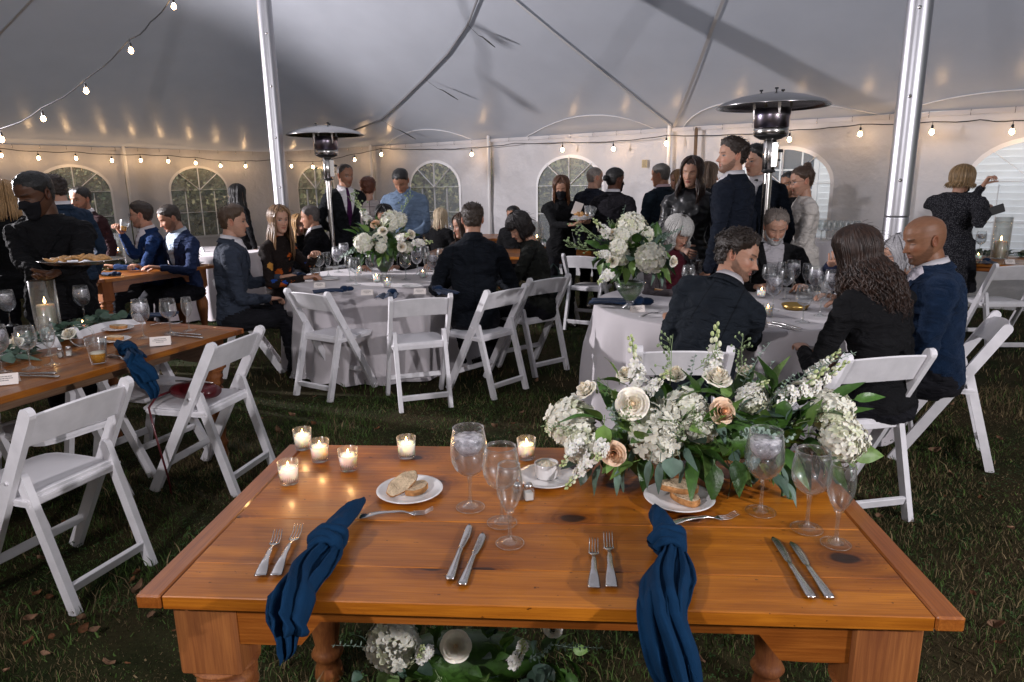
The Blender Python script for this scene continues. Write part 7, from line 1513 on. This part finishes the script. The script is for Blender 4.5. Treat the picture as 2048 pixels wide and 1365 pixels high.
person(dict(at=(1796, 475, 4.25), sit=1, f=80, hf=85, down=20, fem=1, skin=LT, hair='wavybob', thick=.016, length=.06, locks=110, hair_col=(.36, .35, .36), top=clothmat('striped_sweater', (.03, .03, .035), pattern=('stripe', (.5, .5, .52), 28, .5)), L='table', R='table', eyes='down', w=1.0), 'grey-haired person in a striped sweater behind the bald man')
person(dict(at=(1712, 492, 4.75), sit=1, f=150, hf=150, down=5, fem=1, skin=LT, hair='long', length=.2, thick=.014, hair_col=H_BR, top=clothmat('navy_blouse', (.015, .018, .04)), R=(1663, 528, 4.45, 0), L='table', palmR=(0, .3, 1), curlR=.7), 'person behind the curly-haired woman raising a hand to the chin')
# --- left round table
person(dict(at=(944, 398, 5.42), sit=1, f=4, hf=4, down=8, skin=MD, hair='short', thick=.013, quiff=.008, hair_col=(.030, .018, .011), w=1.12, top=suit('dark_navy_suit', (.006, .008, .012)), collar=mat('dark_collar', (.012, .014, .02), .8), L='table', R='table', wr=1.3, lean=9), 'man in a dark suit seen from behind at the left round table')
person(dict(at=(1026, 430, 5.75), sit=1, f=70, hf=115, down=34, lean=15, fem=1, skin=LT, hair='bob', thick=.017, length=.085, bangs=1, locks=170, hair_col=(.007, .004, .004), top=clothmat('dark_olive_blazer', (.014, .015, .013), shirt=(.3, .26, .25), zb=.2), L='table', R='table', eyes='down', earring=1), 'woman with a black bob and bangs looking down beside the man seen from behind')
sp8 = dict(at=(462, 413, 5.55), sit=1, f=-68, hf=-72, down=2, skin=LT, hair='short', thick=.011, quiff=.016, hair_col=(.06, .034, .018), w=1.05, top=suit('blue_grey_suit', (.032, .040, .058)), collar=M_SHIRT, L='table', R='lap', nose=1.1, lean=5, scalp=.3, stubble=.15)
person(sp8, 'man in a grey-blue jacket in profile at the left of the round table')
person(dict(at=(556, 413, 6.05), sit=1, f=-110, hf=-138, down=3, fem=1, skin=LT, hair='long', hair_mat=mat('ombre_hair', (.30, .17, .08), .4, var=.5, vscale=1.6, stretch=(50, 50, 4), col2=(.05, .026, .014)), thick=.014, length=.34, locks=200, face_open=.85, brow=(.06, .035, .02), top=clothmat('dark_floral_blouse', (.012, .008, .007), pattern=('floral', None, 11)), L=(628, 512, 5.8, 0), R='table', lean=6, spread=.03), 'woman with long ombre hair in a dark floral blouse at the left round table')
person(dict(at=(766, 412, 6.75), sit=1, f=178, down=15, fem=1, skin=MD, hair='long', length=.15, thick=.016, hair_col=H_BLK, top=BLK, L='table', R='table'), 'dark-haired guest hidden behind the white centrepiece')
person(dict(at=(922, 428, 6.7), sit=1, f=150, hf=120, down=10, fem=1, skin=MD, hair='long', length=.30, thick=.014, hair_col=H_BR, top=clothmat('taupe_top', (.10, .075, .065)), L='table', R='table'), 'brown-haired woman half hidden behind the man seen from behind')
# --- left side
WA = person(dict(at=(52, 345, 4.25), hs=1.12, f=190, hf=163, down=18, lean=1, side=0, skin=DK, hair='short', thick=.006, hair_col=(.004, .004, .004), brow=(.006, .005, .004), mask='black', w=1.12, top=suit('waiter_black_suit', (.005, .005, .006), shirt=(.006, .006, .007)), L=(115, 545, 3.93, 0), R=(75, 548, 3.98, 0), palmL=(0, 0, 1), palmR=(0, 0, 1), curlL=.25, curlR=.3, wr=1.4, eyes='down', belt=-.1), 'waiter in black with a black face mask carrying a silver tray')
person(dict(at=(98, 352, 5.9), f=62, hf=95, down=12, skin=LT, hair='short', thick=.014, quiff=.01, hair_col=H_DBR, mask='blue', w=1.05, top=suit('navy_jacket', (.014, .026, .048)), collar=M_SHIRT), 'man in a navy jacket with a pale face mask behind the waiter')
person(dict(at=(157, 375, 7.0), f=160, hf=165, down=5, skin=TN, hair='short', thick=.012, hair_col=H_BLK, stubble=.7, top=suit('maroon_jacket', (.028, .012, .014)), collar=M_SHIRT), 'bearded man in a dark maroon jacket in front of the first arched window')
person(dict(at=(4, 364, 5.3), f=30, down=5, fem=1, skin=LT, hair='long', length=.16, thick=.014, hair_col=H_BLD, top=BLK), 'blonde woman cut off by the left picture edge')
person(dict(at=(156, 426, 7.2), sit=1, f=172, hf=172, down=3, fem=1, skin=LT, hair='long', length=.28, thick=.013, hair_col=(.055, .015, .010), top=BLK, L='table', R='table', lip=(.4, .08, .08)), 'woman with long auburn hair seated behind the waiter\'s tray')
person(dict(hs=1.06, at=(280, 405, 7.15), sit=1, f=125, hf=100, down=2, skin=LT, hair='short', thick=.014, quiff=.01, hair_col=H_DBR, stubble=.55, beard_col=(.05, .03, .02), glasses=1, top=suit('royal_blue_suit', (.007, .024, .080), tie=(.10, .012, .02), zb=.1, slope=.3), zb=.1, slope=.3, collar=M_SHIRT, R=(243, 466, 6.85, 0), L='table', curlR=.9), 'man with glasses in a royal blue suit raising a cup')
person(dict(hs=1.06, at=(328, 413, 7.0), sit=1, f=150, hf=132, down=22, skin=MD, hair='short', thick=.012, hair_col=H_DBR, stubble=.5, beard_col=(.05, .03, .02), top=suit('indigo_suit', (.014, .024, .062), shirt=(.35, .42, .5), zb=.1, slope=.22), zb=.1, slope=.22, collar=mat('checked_collar', (.4, .45, .52), .8), L='table', R='table', eyes='down'), 'man in an indigo suit and checked shirt talking beside the man with glasses')
person(dict(at=(618, 412, 7.6), sit=1, f=95, hf=98, down=6, skin=TN, hair='short', thick=.009, hair_col=(.07, .06, .055), top=S_BLK, collar=M_SHIRT, L='table', R='table'), 'man with short greying hair seated left of the heater pole')
person(dict(at=(596, 432, 8.3), sit=1, f=-140, down=5, fem=1, skin=LT, hair='long', length=.2, hair_col=H_BLD, top=BLK), 'blonde guest half hidden behind the seated greying man')
person(dict(at=(474, 370, 9.0), f=-30, down=5, fem=1, skin=MD, hair='long', length=.42, thick=.016, hair_col=H_BLK, top=BLK, spread=.03), 'woman with very long black hair standing with her back turned')
# --- standing in the middle
person(dict(at=(690, 329, 7.75), f=-150, hf=-135, down=8, skin=TN, hair='short', thick=.006, hairline=.015, hair_col=(.06, .05, .045), stubble=.4, beard_col=(.05, .035, .03), w=1.1, belly=.12, top=suit('black_suit_tie', (.008, .009, .011), tie=(.05, .010, .05), zb=.12, slope=.24), zb=.12, slope=.24, collar=M_SHIRT, L='back', R='back'), 'standing man in a black suit and purple tie beside the left heater')
person(dict(at=(735, 357, 7.95), f=12, down=6, fem=1, skin=LT, hair='curly', thick=.022, hair_col=H_RED, top=clothmat('white_plaid_jacket', (.48, .42, .40), pattern=('plaid', (.12, .09, .09), 9, .06)), w=1.1, L='front', R='front'), 'woman with short red-brown curls in a white plaid jacket, back turned')
person(dict(at=(797, 342, 7.35), f=176, hf=172, down=38, skin=TN, hair='short', thick=.009, hair_col=H_BLK, w=1.12, top=clothmat('pale_blue_shirt', (.12, .17, .25), .8), jacket=False, L='front', R='down', eyes='down', collar=mat('blue_collar', (.2, .27, .38), .8), lean=5), 'man in a pale blue shirt looking down')
person(dict(at=(881, 418, 9.4), sit=1, f=-25, fem=1, skin=LT, hair='long', length=.15, hair_col=(.45, .36, .24), top=BLK), 'blonde guest seated in front of the middle arched window')
person(dict(at=(1026, 413, 9.0), sit=1, f=150, skin=TN, hair='short', hair_col=H_BLK, top=BLK), 'dark-haired guest seated far back above the woman with the bob')
person(dict(at=(1122, 354, 7.35), f=-168, hf=172, down=20, fem=1, skin=MD, hair='long', length=.22, thick=.012, hair_col=(.045, .018, .010), hair_mat=mat('auburn_hair', (.07, .028, .012), .4, var=.5, vscale=2, stretch=(50, 50, 5)), mask='black', top=BLK, L=(1172, 445, 7.0, 0), R=(1140, 450, 7.0, 0), palmL=(0, 0, 1), palmR=(0, 0, 1), curlL=.3, curlR=.3, eyes='down'), 'waitress in black with a black face mask carrying stacked plates')
person(dict(at=(1190, 335, 8.3), f=-45, hf=-70, down=3, skin=LT, hair='short', thick=.003, hairline=.03, hair_col=(.20, .17, .15), stubble=.25, top=suit('dark_jacket', (.012, .014, .022)), w=1.12), 'balding man standing with his back turned beside the waitress')
person(dict(at=(1231, 337, 7.45), f=-28, hf=-62, down=4, skin=(.12, .05, .028), hair='short', thick=.012, hair_col=H_BLK, bun=.030, bun_at=(0, -.125, .01), mask='black', top=suit('charcoal_suit', (.012, .011, .014)), collar=M_SHIRT, w=1.08), 'man with black hair in a bun and a black mask, back turned')
person(dict(at=(1321, 328, 7.6), f=30, hf=55, down=6, skin=TN, hair='short', thick=.008, hair_col=(.10, .09, .08), top=suit('blue_charcoal_suit', (.008, .014, .021)), collar=mat('pink_collar', (.5, .35, .36), .8), w=1.12, R='pocket', L='front'), 'grey-haired man in a dark suit, back turned, left of the woman in leather')
person(dict(at=(1357, 341, 8.4), f=100, fem=1, skin=LT, hair='long', length=.2, hair_col=(.20, .11, .045), top=BLK), 'blonde woman partly hidden behind the woman in leather')
LEA = mat('black_leather', (.008, .008, .010), .42, bump=.5, bscale=18, coat=.25)
person(dict(at=(1386, 316, 5.65), f=165, hf=150, down=7, roll=-4, fem=1, skin=LT, hair='long', length=.25, thick=.014, locks=190, spread=.035, wave=2.2, hair_mat=mat('dark_wavy_hair', (.010, .006, .005), .32, var=.6, vscale=2, stretch=(40, 40, 5), col2=(.05, .022, .014)), brow=(.015, .01, .008), lip=(.30, .07, .06), eyes='down', earring=1, top=LEA, w=1.0, wr=1.4, L='down', R='front'), 'woman with long dark hair, hoop earrings and a black leather jacket')
person(dict(at=(1418, 326, 7.1), f=-70, hf=-85, skin=TN, hair='long', length=.10, thick=.010, hair_col=(.11, .07, .045), stubble=.6, beard_col=(.05, .03, .02), top=BLK), 'man with swept-back brown hair between the woman in leather and the tall man')
person(dict(at=(1470, 279, 5.15), f=48, hf=96, down=-3, skin=LT, hair='curly', thick=.017, curl=.8, quiff=.012, hair_col=(.022, .013, .009), brow=(.015, .01, .008), stubble=.68, beard_col=(.022, .014, .010), nose=1.25, w=1.1, top=suit('midnight_suit', (.008, .011, .019)), collar=M_SHIRT, bow=1, wr=1.4), 'tall bearded man in a midnight blue suit in profile')
person(dict(at=(1514, 291, 5.75), f=128, hf=112, down=6, skin=LT, hair='short', thick=.013, quiff=.008, hair_col=H_BLK, brow=(.012, .01, .008), w=1.08, top=suit('navy_tuxedo', (.007, .010, .017), zb=.08, slope=.22), zb=.08, slope=.22, collar=M_SHIRT, bow=1), 'man in a navy dinner jacket and bow tie behind the right heater pole')
person(dict(at=(1604, 335, 5.95), f=82, hf=92, down=8, fem=1, skin=LT, hair='short', thick=.013, hair_col=(.05, .027, .015), bun=.040, bun_at=(0, -.06, .118), glasses=1, top=clothmat('white_trench_coat', (.56, .52, .48), .7, bump=.5, bscale=60), coat=.42, w=.96, wr=.7, L='front', R='front'), 'woman with a curly bun, glasses and a white trench coat')
person(dict(at=(1582, 344, 6.9), f=110, hf=115, down=4, skin=TN, hair='short', thick=.010, hair_col=H_BLK, stubble=.7, top=BLK), 'bearded man half hidden behind the woman in the white coat')
PT = clothmat('speckled_poncho', (.012, .012, .015), .9, pattern=('floral2', (.10, .10, .11), 110))
person(dict(at=(1928, 333, 6.55), f=-58, hf=-82, down=4, fem=1, skin=LT, hair='wavybob', length=.06, thick=.022, locks=150, spread=.02, hair_mat=mat('golden_hair', (.22, .14, .065), .4, var=.4, vscale=2, stretch=(40, 40, 8)), mask='black', glasses=1, top=PT, coat=.50, w=1.22, L=(1966, 372, 6.4, 0), R=(1978, 425, 6.3, 0), curlL=.9, curlR=.8, poleL=(0, .2, -1)), 'woman with golden curls, black mask and speckled poncho at the right window')
# --- what they hold
q = aty(165, 528, 3.90); o = empty('serving_tray', q, .1); tag(o, 'oval silver serving tray of canapes held by the waiter', 'tray')
b = MB(); n = 48; rs = []
for k_, z in ((0, 0), (.72, .0), (.80, .004), (1.0, .018), (1.03, .020), (1.0, .0215), (.80, .0075), (.72, .003), (0, .003)): rs.append([V((cos(2*pi*k/n)*.185*k_, sin(2*pi*k/n)*.125*k_*(1+.02*(k % 2)*(k_ > .9)), z)) for k in range(n)])
b.rings(rs, 0, False, True); b.build('dish', M_CUT, o); o.scale = (1.22, 1.22, 1.22); fm = mat('golden_pastry', (.50, .27, .10), .6, var=.4, vscale=50, bump=.6, bscale=90)
rr = random.Random(8)
for k in range(26):
    x, y = (k % 9-4)*.030, (k//9-1)*.048; b = MB(); b.ell((0, 0, 0), (.026, .020, .007), 10); c_ = b.build('canape', fm, o, (x, y, .020+.012*(1-abs(x)/.15)), (rr.uniform(-.5, .5), rr.uniform(-.5, .5), rr.uniform(0, 3)))
q = aty(1163, 440, 6.95); o = empty('stacked_plates', q); tag(o, 'stack of used plates and glasses carried by the waitress', 'plates')
for k in range(3): b = MB(); b.lathe(plate_prof(.115), 30); b.build('plate', M_CHINA, o, (.01*k, 0, .014*k), (.05, -.06, 0))
for k in range(5): b = MB(); b.ell((0, 0, 0), (.03, .022, .012), 8); b.build('food_scrap', fm, o, (-.05+.025*k, (k % 2)*.03, .055), (k, k, 0))
b = MB(); b.box((0, 0, 0), (.09, .004, .13), rmat(.3, .3, .2)); b.build('paper_napkin', M_CARD, o, (-.04, .03, .11)); b = MB(); b.lathe([(.03, 0), (.036, .09), (.034, .09), (.029, .003)], 20); b.build('tumbler', M_GLT, o, (.06, .0, .05)); b = MB(); b.lathe([(.028, 0), (.034, .08), (.032, .08), (.027, .003)], 20); b.build('tumbler', M_GLT, o, (.09, -.05, .05), (.4, .3, 0))
q = aty(1990, 421, 6.25); b = MB(); b.box((0, 0, 0), (.155, .012, .078), rmat(0, -.35, 0), b=.005); o = b.build('phone', M_BLACK, None, q, (0, 0, -.2)); tag(o, 'black smartphone held by the woman in the poncho', 'phone')
K_BEER.put(aty(245, 453, 6.75)-V((0, 0, .05)), 'plastic cup of beer raised by the man with glasses', 'cup', tilt=-.5); K_FLUTEF.put(aty(1430, 410, 6.9), 'champagne flute held behind the woman in leather', 'glass')
